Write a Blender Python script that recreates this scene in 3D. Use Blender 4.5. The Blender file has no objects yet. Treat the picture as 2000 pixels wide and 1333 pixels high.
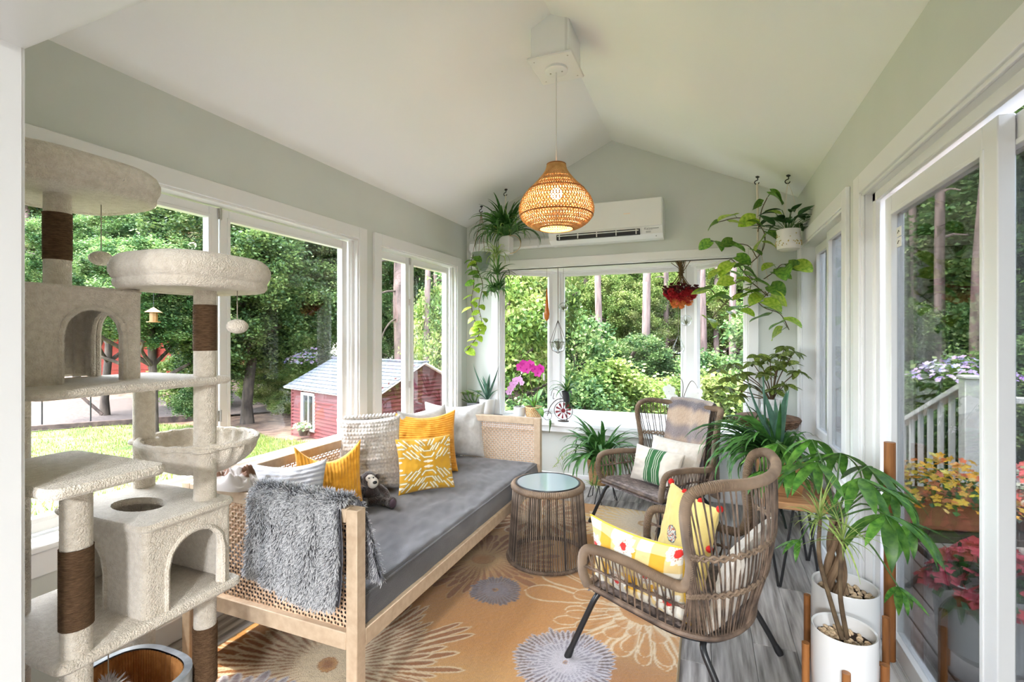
import bpy, bmesh, math, random
import numpy as np
from mathutils import Vector, Matrix, Euler, noise as mnoise
PI = math.pi
scene = bpy.context.scene
COL = scene.collection

# ------------------------------------------------------------------ camera
cam_d = bpy.data.cameras.new('camera')
cam_d.sensor_width = 36.0
cam_d.lens = 36.0 * 943.0 / 2000.0
cam_d.shift_y = -11.5 / 2000.0
cam_d.clip_start = 0.02
cam_d.clip_end = 300
cam = bpy.data.objects.new('camera', cam_d)
COL.objects.link(cam)
cam.location = (0, 0, 1.42)
cam.rotation_euler = (PI / 2, 0, math.atan(378.0 / 943.0))
scene.camera = cam

# ------------------------------------------------------------------ world, sun, exposure
SUN_DIR = Vector((-0.30, -0.16, 0.94)).normalized()      # towards the sun
w = bpy.data.worlds.new('sky'); scene.world = w; w.use_nodes = True
nt = w.node_tree; nt.nodes.clear()
sky = nt.nodes.new('ShaderNodeTexSky'); sky.sky_type = 'NISHITA'; sky.sun_disc = False
sky.sun_elevation = math.asin(SUN_DIR.z); sky.sun_rotation = math.atan2(SUN_DIR.x, SUN_DIR.y)
sky.altitude = 200; sky.air_density = 1.0; sky.dust_density = 2.5; sky.ozone_density = 1.0
bgn = nt.nodes.new('ShaderNodeBackground'); bgn.inputs[1].default_value = 1.65
wo = nt.nodes.new('ShaderNodeOutputWorld')
hsv = nt.nodes.new('ShaderNodeHueSaturation'); hsv.inputs['Saturation'].default_value = 0.55      # hazy summer sky
nt.links.new(sky.outputs[0], hsv.inputs['Color']); nt.links.new(hsv.outputs[0], bgn.inputs[0]); nt.links.new(bgn.outputs[0], wo.inputs[0])
sd = bpy.data.lights.new('sun', 'SUN'); sd.energy = 3.6; sd.angle = math.radians(0.6); sd.color = (1.0, 0.96, 0.90)
so = bpy.data.objects.new('sun', sd); COL.objects.link(so)
so.rotation_euler = SUN_DIR.to_track_quat('Z', 'Y').to_euler()
scene.view_settings.view_transform = 'Standard'
scene.view_settings.look = 'None'
scene.view_settings.gamma = 1.0
scene.view_settings.use_curve_mapping = False
scene.view_settings.exposure = 1.12
FILL_W = 170.0        # each fill light added behind the camera
try:
    cy = scene.cycles
    cy.use_denoising = True; cy.max_bounces = 9; cy.diffuse_bounces = 5; cy.glossy_bounces = 4
    cy.transmission_bounces = 6; cy.transparent_max_bounces = 14; cy.sample_clamp_indirect = 6.0
    cy.caustics_reflective = False; cy.caustics_refractive = False
except Exception:
    pass

def portal(name, loc, size, rot):
    d = bpy.data.lights.new(name, 'AREA'); d.shape = 'RECTANGLE'; d.size, d.size_y = size
    d.cycles.is_portal = True
    o = bpy.data.objects.new(name, d); COL.objects.link(o); o.location = loc; o.rotation_euler = rot
portal('daylight_portal', (-2.40, 1.84, 1.37), (1.40, 1.85), (0, -PI / 2, 0))
portal('daylight_portal', (-2.40, 3.62, 1.37), (1.40, 1.20), (0, -PI / 2, 0))
portal('daylight_portal', (0.86, 1.75, 1.05), (2.05, 1.9), (0, PI / 2, 0))
portal('daylight_portal', (0.80, 3.65, 1.37), (1.40, 1.20), (0, PI / 2, 0))
portal('daylight_portal', (-0.80, 5.02, 1.37), (2.3, 1.45), (PI / 2, 0, PI))

# ------------------------------------------------------------------ scene helpers
def tag(o, label=None, cat=None, group=None, kind=None):
    if label: o['label'] = label
    if cat: o['category'] = cat
    if group: o['group'] = group
    if kind: o['kind'] = kind
    return o
def thing(name, label, cat, loc=(0, 0, 0), rz=0.0, group=None, kind=None):
    o = bpy.data.objects.new(name, None); COL.objects.link(o)
    o.empty_display_size = 0.05
    o.location = loc; o.rotation_euler = (0, 0, rz)
    return tag(o, label, cat, group, kind)
def inst(name, me, parent=None, loc=(0, 0, 0), rot=(0, 0, 0), sc=(1, 1, 1)):
    o = bpy.data.objects.new(name, me); COL.objects.link(o)
    o.parent = parent; o.location = loc; o.rotation_euler = rot
    o.scale = (sc, sc, sc) if isinstance(sc, (int, float)) else sc
    return o

class MB:
    """collects shapes into one mesh"""
    def __init__(s): s.v = []; s.f = []; s.c = []
    def add(s, vs, fs, col=None):
        b = len(s.v)
        s.v += [tuple(p) for p in vs]; s.f += [tuple(b + i for i in f) for f in fs]
        s.c += [col or (1, 1, 1)] * len(vs)
        return s
    def box(s, x0, x1, y0, y1, z0, z1, bev=0.0, M=None, col=None):
        if x0 > x1: x0, x1 = x1, x0
        if y0 > y1: y0, y1 = y1, y0
        if z0 > z1: z0, z1 = z1, z0
        if bev <= 0:
            vs = [(x, y, z) for x in (x0, x1) for y in (y0, y1) for z in (z0, z1)]
            fs = [(0, 1, 3, 2), (4, 6, 7, 5), (0, 4, 5, 1), (2, 3, 7, 6), (0, 2, 6, 4), (1, 5, 7, 3)]
        else:
            bev = min(bev, (x1 - x0) * .49, (y1 - y0) * .49, (z1 - z0) * .49)
            X, Y, Z = (x0, x1), (y0, y1), (z0, z1); vs = []; idx = {}
            for i in (0, 1):
                for j in (0, 1):
                    for k in (0, 1):
                        sx, sy, sz = (1 - 2 * i) * bev, (1 - 2 * j) * bev, (1 - 2 * k) * bev
                        for a, p in enumerate(((X[i], Y[j] + sy, Z[k] + sz), (X[i] + sx, Y[j], Z[k] + sz), (X[i] + sx, Y[j] + sy, Z[k]))):
                            idx[(i, j, k, a)] = len(vs); vs.append(p)
            g = lambda i, j, k, a: idx[(i, j, k, a)]
            fs = []
            for i in (0, 1): fs.append([g(i, 0, 0, 0), g(i, 1, 0, 0), g(i, 1, 1, 0), g(i, 0, 1, 0)])
            for j in (0, 1): fs.append([g(0, j, 0, 1), g(1, j, 0, 1), g(1, j, 1, 1), g(0, j, 1, 1)])
            for k in (0, 1): fs.append([g(0, 0, k, 2), g(1, 0, k, 2), g(1, 1, k, 2), g(0, 1, k, 2)])
            for i in (0, 1):
                for j in (0, 1): fs.append([g(i, j, 0, 0), g(i, j, 1, 0), g(i, j, 1, 1), g(i, j, 0, 1)])
                for k in (0, 1): fs.append([g(i, 0, k, 0), g(i, 1, k, 0), g(i, 1, k, 2), g(i, 0, k, 2)])
            for j in (0, 1):
                for k in (0, 1): fs.append([g(0, j, k, 1), g(1, j, k, 1), g(1, j, k, 2), g(0, j, k, 2)])
            for i in (0, 1):
                for j in (0, 1):
                    for k in (0, 1): fs.append([g(i, j, k, 0), g(i, j, k, 1), g(i, j, k, 2)])
        if M is not None: vs = [M @ Vector(p) for p in vs]
        return s.add(vs, fs, col)
    def prism(s, poly, z0, z1, M=None, col=None):
        n = len(poly)
        vs = [(p[0], p[1], z0) for p in poly] + [(p[0], p[1], z1) for p in poly]
        fs = [tuple(reversed(range(n))), tuple(range(n, 2 * n))] + [(i, (i + 1) % n, n + (i + 1) % n, n + i) for i in range(n)]
        if M is not None: vs = [M @ Vector(p) for p in vs]
        return s.add(vs, fs, col)
    def tube(s, path, r, n=8, closed=False, cap=True, flat=1.0, col=None):
        P = [Vector(p) for p in path]; m = len(P)
        R = r if isinstance(r, (list, tuple)) else [r] * m
        T = []
        for i in range(m):
            a = P[(i - 1) % m] if (closed or i > 0) else P[i]
            b = P[(i + 1) % m] if (closed or i < m - 1) else P[i]
            t = b - a
            T.append(t.normalized() if t.length > 1e-9 else Vector((0, 0, 1)))
        ref = Vector((0, 0, 1)) if abs(T[0].z) < .9 else Vector((1, 0, 0))
        N = (ref - T[0] * ref.dot(T[0])).normalized()
        vs = []
        for i in range(m):
            N = (N - T[i] * N.dot(T[i]))
            N = N.normalized() if N.length > 1e-6 else T[i].orthogonal().normalized()
            B = T[i].cross(N)
            for k in range(n):
                a = 2 * PI * k / n
                vs.append(P[i] + (N * math.cos(a) + B * math.sin(a) * flat) * R[i])
        fs = []
        for i in range(m if closed else m - 1):
            j = (i + 1) % m
            for k in range(n):
                fs.append((i * n + k, i * n + (k + 1) % n, j * n + (k + 1) % n, j * n + k))
        if cap and not closed:
            fs += [tuple(reversed(range(n))), tuple((m - 1) * n + k for k in range(n))]
        return s.add(vs, fs, col)
    def lathe(s, prof, n=24, cx=0, cy=0, cap0=True, cap1=True, col=None, sx=1.0, sy=1.0):
        vs = [(cx + r * sx * math.cos(2 * PI * k / n), cy + r * sy * math.sin(2 * PI * k / n), z) for r, z in prof for k in range(n)]
        fs = []
        for i in range(len(prof) - 1):
            for k in range(n):
                fs.append((i * n + k, i * n + (k + 1) % n, (i + 1) * n + (k + 1) % n, (i + 1) * n + k))
        if cap0: fs.append(tuple(reversed(range(n))))
        if cap1: fs.append(tuple((len(prof) - 1) * n + k for k in range(n)))
        return s.add(vs, fs, col)
    def grid(s, fn, nu, nv, closed_u=False, col=None):
        vs = []; cs = []
        for j in range(nv + 1):
            for i in range(nu if closed_u else nu + 1):
                vs.append(fn(i / nu, j / nv))
        k = nu if closed_u else nu + 1
        fs = [(j * k + i, j * k + (i + 1) % k, (j + 1) * k + (i + 1) % k, (j + 1) * k + i) for j in range(nv) for i in range(nu)]
        return s.add(vs, fs, col)
    def ball(s, c, r, n=12, m=8, col=None, M=None):
        rr = (r, r, r) if isinstance(r, (int, float)) else r
        vs = [(0, 0, -1)]; fs = []
        for j in range(1, m):
            a = -PI / 2 + PI * j / m
            vs += [(math.cos(a) * math.cos(2 * PI * k / n), math.cos(a) * math.sin(2 * PI * k / n), math.sin(a)) for k in range(n)]
        vs.append((0, 0, 1)); t = len(vs) - 1
        for k in range(n):
            fs.append((0, 1 + (k + 1) % n, 1 + k)); fs.append((t, t - n + k, t - n + (k + 1) % n))
        for j in range(m - 2):
            for k in range(n):
                fs.append((1 + j * n + k, 1 + j * n + (k + 1) % n, 1 + (j + 1) * n + (k + 1) % n, 1 + (j + 1) * n + k))
        out = []
        for p in vs:
            q = Vector((p[0] * rr[0], p[1] * rr[1], p[2] * rr[2]))
            if M is not None: q = M @ q
            out.append(q + Vector(c))
        return s.add(out, fs, col)
    def mesh(s, name, mat=None, smooth=True, angle=0.7, fix=True, vc=False):
        me = bpy.data.meshes.new(name)
        me.from_pydata(s.v, [], s.f)
        if fix:
            bm = bmesh.new(); bm.from_mesh(me)
            bmesh.ops.recalc_face_normals(bm, faces=bm.faces); bm.to_mesh(me); bm.free()
        if vc:
            ca = me.color_attributes.new('Col', 'FLOAT_COLOR', 'POINT')
            a = np.ones((len(s.v), 4), dtype=np.float32); a[:, :3] = np.array(s.c, dtype=np.float32)
            ca.data.foreach_set('color', a.ravel())
        if mat: me.materials.append(mat)
        if smooth:
            me.shade_smooth()
            if angle: me.set_sharp_from_angle(angle=angle)
        me.update()
        return me
    def build(s, name, mat, parent=None, **k):
        return inst(name, s.mesh(name, mat, **k), parent)

def np_mesh(name, verts, faces, mat, cols=None, smooth=False):
    """fast mesh from arrays; faces all quads or all tris"""
    me = bpy.data.meshes.new(name)
    nv, nf, k = len(verts), len(faces), faces.shape[1]
    me.vertices.add(nv); me.vertices.foreach_set('co', np.asarray(verts, dtype=np.float32).ravel())
    me.loops.add(nf * k); me.loops.foreach_set('vertex_index', np.asarray(faces, dtype=np.int32).ravel())
    me.polygons.add(nf)
    me.polygons.foreach_set('loop_start', np.arange(0, nf * k, k, dtype=np.int32))
    me.polygons.foreach_set('loop_total', np.full(nf, k, dtype=np.int32))
    me.update(calc_edges=True)
    if cols is not None:
        ca = me.color_attributes.new('Col', 'FLOAT_COLOR', 'POINT')
        a = np.ones((nv, 4), dtype=np.float32); a[:, :3] = cols
        ca.data.foreach_set('color', a.ravel())
    if mat: me.materials.append(mat)
    if smooth: me.shade_smooth()
    me.validate()
    return me

def srgb(r, g, b):
    f = lambda c: (c / 255) / 12.92 if c <= 10 else ((c / 255 + .055) / 1.055) ** 2.4
    return (f(r), f(g), f(b))
def catmull(pts, n=6, closed=False):
    P = [Vector(p) for p in pts]; m = len(P); out = []
    for i in range(m if closed else m - 1):
        p0 = P[(i - 1) % m] if (closed or i > 0) else P[i] * 2 - P[i + 1]
        p1 = P[i]; p2 = P[(i + 1) % m]
        p3 = P[(i + 2) % m] if (closed or i + 2 < m) else p2 * 2 - p1
        for k in range(n):
            t = k / n
            out.append(.5 * ((2 * p1) + (p2 - p0) * t + (2 * p0 - 5 * p1 + 4 * p2 - p3) * t * t + (3 * p1 - p0 - 3 * p2 + p3) * t ** 3))
    if not closed: out.append(P[-1])
    return out
def RZ(a): return Matrix.Rotation(a, 4, 'Z')
def TR(x, y, z): return Matrix.Translation((x, y, z))

# ------------------------------------------------------------------ materials
def mat(name, col, rough=0.6, metal=0.0, spec=0.4, col2=None, nscale=8.0, stretch=(1, 1, 1), bump=0.0, bscale=60.0,
        bstretch=None, vc=False, sheen=0.0, trans=0.0, emit=0.0, coat=0.0, detail=3.0, subs=0.0, rand=0.0, ramp=(0.35, 0.65)):
    m = bpy.data.materials.new(name); m.use_nodes = True
    t = m.node_tree; N = t.nodes; L = t.links; N.clear()
    out = N.new('ShaderNodeOutputMaterial'); b = N.new('ShaderNodeBsdfPrincipled')
    L.new(b.outputs[0], out.inputs[0])
    b.inputs['Roughness'].default_value = rough; b.inputs['Metallic'].default_value = metal
    b.inputs['Specular IOR Level'].default_value = spec
    if coat: b.inputs['Coat Weight'].default_value = coat; b.inputs['Coat Roughness'].default_value = .1
    if sheen: b.inputs['Sheen Weight'].default_value = sheen; b.inputs['Sheen Roughness'].default_value = .5
    tc = N.new('ShaderNodeTexCoord')
    def noise_at(scale, st, det):
        mp = N.new('ShaderNodeMapping'); mp.inputs['Scale'].default_value = st
        L.new(tc.outputs['Object'], mp.inputs[0])
        n = N.new('ShaderNodeTexNoise'); n.inputs['Scale'].default_value = scale; n.inputs['Detail'].default_value = det
        L.new(mp.outputs[0], n.inputs[0]); return n
    src = None
    if vc:
        a = N.new('ShaderNodeVertexColor'); a.layer_name = 'Col'; src = a.outputs[0]
    if col2 is not None:
        n = noise_at(nscale, stretch, detail)
        r = N.new('ShaderNodeValToRGB'); r.color_ramp.elements[0].position = ramp[0]; r.color_ramp.elements[1].position = ramp[1]
        r.color_ramp.elements[0].color = (*col, 1); r.color_ramp.elements[1].color = (*col2, 1)
        L.new(n.outputs[0], r.inputs[0])
        if src is None: src = r.outputs[0]
        else:
            mx = N.new('ShaderNodeMix'); mx.data_type = 'RGBA'; mx.blend_type = 'MULTIPLY'; mx.inputs[0].default_value = 1
            L.new(src, mx.inputs[6]); L.new(r.outputs[0], mx.inputs[7]); src = mx.outputs[2]
    elif vc and col != (1, 1, 1):
        mx = N.new('ShaderNodeMix'); mx.data_type = 'RGBA'; mx.blend_type = 'MULTIPLY'; mx.inputs[0].default_value = 1
        L.new(src, mx.inputs[6]); mx.inputs[7].default_value = (*col, 1); src = mx.outputs[2]
    if rand:
        oi = N.new('ShaderNodeObjectInfo'); mr = N.new('ShaderNodeMapRange')
        mr.inputs[3].default_value = 1 - rand; mr.inputs[4].default_value = 1 + rand
        L.new(oi.outputs['Random'], mr.inputs[0])
        hs = N.new('ShaderNodeHueSaturation'); L.new(mr.outputs[0], hs.inputs['Value'])
        if src is not None: L.new(src, hs.inputs['Color'])
        else: hs.inputs['Color'].default_value = (*col, 1)
        src = hs.outputs[0]
    if src is not None: L.new(src, b.inputs['Base Color'])
    else: b.inputs['Base Color'].default_value = (*col, 1)
    if bump:
        n = noise_at(bscale, bstretch or (1, 1, 1), 4)
        bp = N.new('ShaderNodeBump'); bp.inputs['Strength'].default_value = bump; bp.inputs['Distance'].default_value = .01
        L.new(n.outputs[0], bp.inputs['Height']); L.new(bp.outputs[0], b.inputs['Normal'])
    if trans:      # thin leaf or cloth: some light comes through
        tl = N.new('ShaderNodeBsdfTranslucent'); ms = N.new('ShaderNodeMixShader'); ms.inputs[0].default_value = trans
        if src is not None: L.new(src, tl.inputs[0])
        else: tl.inputs[0].default_value = (*col, 1)
        L.new(b.outputs[0], ms.inputs[1]); L.new(tl.outputs[0], ms.inputs[2]); L.new(ms.outputs[0], out.inputs[0])
    if emit:
        b.inputs['Emission Color'].default_value = (*col, 1); b.inputs['Emission Strength'].default_value = emit
    return m
def glass_mat(name, tint=(1, 1, 1), rough=0.0, ior=1.45, refl=1.0):
    m = bpy.data.materials.new(name); m.use_nodes = True
    t = m.node_tree; N = t.nodes; L = t.links; N.clear()
    out = N.new('ShaderNodeOutputMaterial'); tr = N.new('ShaderNodeBsdfTransparent'); gl = N.new('ShaderNodeBsdfGlossy')
    tr.inputs[0].default_value = (*tint, 1); gl.inputs['Roughness'].default_value = rough
    fr = N.new('ShaderNodeFresnel'); fr.inputs[0].default_value = ior
    mu = N.new('ShaderNodeMath'); mu.operation = 'MULTIPLY'; mu.inputs[1].default_value = refl
    ms = N.new('ShaderNodeMixShader'); L.new(fr.outputs[0], mu.inputs[0]); L.new(mu.outputs[0], ms.inputs[0])
    L.new(tr.outputs[0], ms.inputs[1]); L.new(gl.outputs[0], ms.inputs[2]); L.new(ms.outputs[0], out.inputs[0])
    return m

M = {}
M['sage'] = mat('sage_wall_paint', (.605, .63, .59), .75, col2=(.625, .65, .61), nscale=3, bump=.05, bscale=250)
M['ceil'] = mat('ceiling_paint', (.89, .89, .885), .85, bump=.04, bscale=200)
M['trim'] = mat('white_trim_paint', (.78, .78, .775), .38, spec=.45)
M['vinyl'] = mat('white_vinyl', (.78, .78, .77), .33, spec=.5)
M['metal'] = mat('brushed_nickel', (.55, .53, .50), .35, metal=1)
M['black'] = mat('black_metal', (.012, .012, .013), .38, spec=.5)
M['pane'] = glass_mat('window_glass', (.97, .98, .97), refl=.14)
M['pane_right'] = glass_mat('screened_door_glass', (.56, .57, .56), refl=.5)
M['house_wall'] = mat('house_wall_paint', (.42, .41, .39), .8)
# ================================================================== the room
XL, XR, YB, YF = -2.29, 0.69, 4.46, 0.60
WH, RZH, XM = 2.53, 3.21, -0.80
def wall_panels(mb, fixed, u_rng, z_rng, holes, thick, axis):
    """wall made of rectangles around rectangular holes; axis 'x': plane x=fixed, u=y"""
    us = sorted({u_rng[0], u_rng[1], *[h[0] for h in holes], *[h[1] for h in holes]})
    zs = sorted({z_rng[0], z_rng[1], *[h[2] for h in holes], *[h[3] for h in holes]})
    for i in range(len(us) - 1):
        for j in range(len(zs) - 1):
            cu, cz = (us[i] + us[i + 1]) / 2, (zs[j] + zs[j + 1]) / 2
            if any(h[0] < cu < h[1] and h[2] < cz < h[3] for h in holes): continue
            if axis == 'x': mb.box(fixed, fixed + thick, us[i], us[i + 1], zs[j], zs[j + 1])
            else: mb.box(us[i], us[i + 1], fixed, fixed + thick, zs[j], zs[j + 1])
W1 = (0.84, 2.766, 0.65, 2.10); W2 = (3.02, 4.22, 0.65, 2.10); W4 = (3.03, 4.27, 0.65, 2.10)
D1 = (0.90, 2.715, 0.0, 2.085); BAY = (-1.93, 0.33, 0.585, 2.085)
mb = MB(); wall_panels(mb, XL, (0.3, YB + .15), (0, WH), [W1, W2], -.15, 'x')
tag(mb.build('wall_left', M['sage'], smooth=False), 'sage green left wall with two folding windows', 'wall', kind='structure')
mb = MB(); wall_panels(mb, XR, (0.3, YB + .15), (0, WH), [D1, W4], .15, 'x')
tag(mb.build('wall_right', M['sage'], smooth=False), 'sage green right wall with sliding glass door', 'wall', kind='structure')
mb = MB(); wall_panels(mb, YB, (XL, XR), (0, WH), [BAY], .15, 'y')
mb.add([(XL, YB, WH), (XR, YB, WH), (XM, YB, RZH), (XL, YB + .15, WH), (XR, YB + .15, WH), (XM, YB + .15, RZH)],
       [(0, 1, 2), (3, 5, 4), (0, 3, 4, 1), (1, 4, 5, 2), (2, 5, 3, 0)])
tag(mb.build('wall_back', M['sage'], smooth=False), 'sage green gable wall around the bay window', 'wall', kind='structure')
mb = MB(); wall_panels(mb, YF, (XL, XR), (0, WH), [(-1.45, .62, 0, 2.08)], -.15, 'y')
mb.add([(XL, YF, WH), (XR, YF, WH), (XM, YF, RZH), (XL, YF - .15, WH), (XR, YF - .15, WH), (XM, YF - .15, RZH)],
       [(0, 2, 1), (3, 4, 5), (0, 1, 4, 3), (1, 2, 5, 4), (2, 0, 3, 5)])
tag(mb.build('wall_front', M['trim'], smooth=False), 'white cased opening the sunroom is seen through', 'wall', kind='structure')
mb = MB()
mb.box(-1.45, -1.444, YF - .15, YF + .004, 0, 2.08); mb.box(-1.45, .62, YF - .15, YF + .004, 2.074, 2.08)
mb.box(-1.465, -1.449, YF, YF + .012, 0, 2.09); mb.box(-1.465, .63, YF, YF + .012, 2.077, 2.10)
tag(mb.build('trim_1', M['trim'], smooth=False), 'white jamb and header lining of the near opening', 'trim', kind='structure')
# ceiling slopes (with eaves beyond the walls)
def slope(name, x_low, sgn, label):
    m_ = MB(); k = (RZH - WH) / (XM - XL); e = .30
    xe = x_low - sgn * e; ze = WH - e * k
    y0, y1 = .3, YB + .6
    A = [(xe, ze), (XM, RZH), (XM, RZH + .16), (xe, ze + .14)]
    m_.add([(x, y0, z) for x, z in A] + [(x, y1, z) for x, z in A], [(0, 1, 2, 3), (7, 6, 5, 4), (0, 4, 5, 1), (1, 5, 6, 2), (2, 6, 7, 3), (3, 7, 4, 0)])
    tag(m_.build(name, M['ceil'], smooth=False), label, 'ceiling', kind='structure')
slope('ceiling', XL, 1, 'white sloped ceiling on the left of the ridge')
slope('ceiling', XR, -1, 'white sloped ceiling on the right of the ridge')
# floor: boards as pieces
M['plank'] = mat('grey_vinyl_plank', srgb(104, 99, 95), .45, spec=.4, col2=srgb(182, 177, 172), nscale=5, stretch=(7, .55, 1), detail=9, bump=.12,
                 bscale=14, bstretch=(8, .7, 1), rand=.16, ramp=(.33, .68))
M['subfloor'] = mat('subfloor', (.05, .045, .04), .9)
mb = MB(); mb.box(-3.2, XR + .15, -3.6, YB + .15, -.25, -.012)
fl = tag(mb.build('floor', M['subfloor'], smooth=False), 'grey wood-look plank floor', 'floor', kind='structure')
random.seed(3)
PW, PL = .178, 1.22
plank_me = {}
def plank_mesh(wd, ln):
    k = (round(wd, 3), round(ln, 3))
    if k not in plank_me:
        plank_me[k] = MB().box(-wd / 2 + .0008, wd / 2 - .0008, -ln / 2 + .0008, ln / 2 - .0008, -.012, 0, .0016).mesh('plank', M['plank'], angle=.3)
    return plank_me[k]
x = XL
while x < XR - .01:
    wd = min(PW, XR - x); y = -.4 - random.random() * PL
    while y < YB:
        a, b = max(y, -.4), min(y + PL, YB)
        if b - a > .03: inst('plank', plank_mesh(wd, b - a), fl, (x + wd / 2, (a + b) / 2, 0))
        y += PL
    x += wd
# baseboards
def base(name, x0, x1, y0, y1, lab):
    m_ = MB(); m_.box(x0, x1, y0, y1, 0, .105, .004)
    tag(m_.build(name, M['trim']), lab, 'baseboard', kind='structure')
base('baseboard_left', XL, XL + .016, YF, YB, 'white baseboard under the left windows')
base('baseboard_back', XL, XR, YB - .016, YB, 'white baseboard under the bay window')
base('baseboard_right', XR - .016, XR, 2.81, YB, 'white baseboard along the right wall')

def casing(m_, axis, fixed, h, wd, sgn, sill=True, th=.022):
    """flat casing boards with a small inner step around hole h on plane fixed; sgn = into the room"""
    u0, u1, z0, z1 = h
    def B(a, b, c, d, t):
        if axis == 'x': m_.box(fixed, fixed + sgn * t, a, b, c, d, .003)
        else: m_.box(a, b, fixed, fixed + sgn * t, c, d, .003)
    zb = z0 if not sill else z0 - .02
    B(u0 - wd, u0, zb, z1 + wd, th); B(u1, u1 + wd, zb, z1 + wd, th); B(u0, u1, z1, z1 + wd, th)
    B(u0 - .002, u0 + .014, zb, z1, th * .55); B(u1 - .014, u1 + .002, zb, z1, th * .55); B(u0, u1, z1 - .014, z1 + .002, th * .55)
def sash(parent, axis, plane, u0, u1, z0, z1, fw, th=.035, bead=.012, pane=True, pm='pane'):
    """a sash: frame of four rails and a pane"""
    m_ = MB()
    def B(mm, a, b, c, d, p0, p1, bev=.003):
        if axis == 'x': mm.box(p0, p1, a, b, c, d, bev)
        elif axis == 'y': mm.box(a, b, p0, p1, c, d, bev)
        else: mm.box(a, b, p0, p1, c, d, bev, M=axis)
    p0, p1 = plane - th / 2, plane + th / 2
    B(m_, u0, u0 + fw, z0, z1, p0, p1); B(m_, u1 - fw, u1, z0, z1, p0, p1)
    B(m_, u0 + fw, u1 - fw, z0, z0 + fw, p0, p1); B(m_, u0 + fw, u1 - fw, z1 - fw, z1, p0, p1)
    s_ = m_.build('sash', M['vinyl'], parent)
    m2 = MB(); q0, q1 = plane - th / 2 - .004, plane + th / 2 + .004; f2 = fw - bead
    B(m2, u0 + f2, u0 + fw + .006, z0 + f2, z1 - f2, q0, q1, .002); B(m2, u1 - fw - .006, u1 - f2, z0 + f2, z1 - f2, q0, q1, .002)
    B(m2, u0 + fw, u1 - fw, z0 + f2, z0 + fw + .006, q0, q1, .002); B(m2, u0 + fw, u1 - fw, z1 - fw - .006, z1 - f2, q0, q1, .002)
    m2.build('glazing_bead', M['vinyl'], s_)
    if pane:
        m3 = MB(); B(m3, u0 + fw, u1 - fw, z0 + fw, z1 - fw, plane - .002, plane + .002, 0)
        m3.build('pane', M[pm], s_, smooth=False)
    return s_
def jamb_lining(m_, fixed, depth, h):
    u0, u1, z0, z1 = h; t = .012
    x0, x1 = fixed, fixed + depth
    m_.box(x0, x1, u0, u0 + t, z0, z1, .002); m_.box(x0, x1, u1 - t, u1, z0, z1, .002)
    m_.box(x0, x1, u0, u1, z1 - t, z1, .002); m_.box(x0, x1, u0, u1, z0, z0 + t, .002)
def hinge(parent, x, y, z, sx=1):
    m_ = MB(); m_.box(x, x + sx * .004, y - .011, y + .011, z - .028, z + .028, .001)
    m_.tube([(x + sx * .008, y, z - .03), (x + sx * .008, y, z + .03)], .006, 8)
    for k in (-.016, .0, .016): m_.ball((x + sx * .005, y - .007, z + k), .0025, 6, 4)
    m_.build('hinge', M['metal'], parent)
def left_window(name, h, splits, label):
    w_ = thing(name, label, 'window', (0, 0, 0), kind='structure')
    m_ = MB(); casing(m_, 'x', XL, h, .085, 1); m_.build('window_casing', M['trim'], w_)
    m_ = MB(); jamb_lining(m_, XL, -.15, h)
    m_.box(XL - .02, XL - .05, h[0], h[0] + .035, h[2], h[3], .002); m_.box(XL - .02, XL - .05, h[1] - .035, h[1], h[2], h[3], .002)
    m_.build('window_frame', M['vinyl'], w_)
    m_ = MB(); m_.box(XL - .15, XL + .045, h[0] - .10, h[1] + .10, h[2] - .025, h[2] + .004, .006)
    m_.box(XL, XL + .02, h[0] - .085, h[1] + .085, h[2] - .12, h[2] - .025, .004); m_.build('window_sill', M['trim'], w_)
    us = [h[0] + .03, *splits, h[1] - .03]
    for a, b in zip(us[:-1], us[1:]):
        sash(w_, 'x', XL - .075, a + .004, b - .004, h[2] + .02, h[3] - .02, .052)
    for s_ in splits:
        for z in (h[3] - .05, 1.70, 1.0): hinge(w_, XL - .055, s_, z)
    return w_
left_window('window_1', W1, [1.765], 'large white folding window behind the cat tree and daybed')
left_window('window_2', W2, [3.50], 'narrow white folding window near the back corner')
# right window (slider) and patio door
w_ = thing('window_4', 'white sliding window in the right wall behind the plants', 'window', kind='structure')
m_ = MB(); casing(m_, 'x', XR, W4, .085, -1); m_.build('window_casing', M['trim'], w_)
m_ = MB(); jamb_lining(m_, XR, .15, W4); m_.build('window_frame', M['vinyl'], w_)
m_ = MB(); m_.box(XR + .15, XR - .045, W4[0] - .10, W4[1] + .10, W4[2] - .025, W4[2] + .004, .006)
m_.box(XR, XR - .02, W4[0] - .085, W4[1] + .085, W4[2] - .12, W4[2] - .025, .004); m_.build('window_sill', M['trim'], w_)
sash(w_, 'x', XR + .055, W4[0] + .012, 3.66, W4[2] + .012, W4[3] - .012, .06, pm='pane_right')
sash(w_, 'x', XR + .10, 3.62, W4[1] - .012, W4[2] + .012, W4[3] - .012, .06, pm='pane_right')
d_ = thing('door_1', 'white sliding glass patio door on the right', 'door', kind='structure')
m_ = MB(); casing(m_, 'x', XR, D1, .092, -1, sill=False); m_.build('door_casing', M['trim'], d_)
m_ = MB(); jamb_lining(m_, XR, .15, D1)
m_.box(XR + .03, XR + .05, D1[1] - .05, D1[1], 0, D1[3], .003); m_.box(XR + .03, XR + .05, D1[0], D1[1], D1[3] - .05, D1[3], .003)
m_.build('door_frame', M['vinyl'], d_)
m_ = MB(); m_.box(XR - .035, XR + .16, D1[0], D1[1], 0, .022, .004)
for k in (.035, .06, .098): m_.box(XR + k, XR + k + .008, D1[0], D1[1], .02, .04, .002)
m_.build('door_track', M['vinyl'], d_)
s1 = sash(d_, 'x', XR + .085, 1.752, 2.66, .04, 2.035, .082, th=.04, pm='pane_right')
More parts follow.
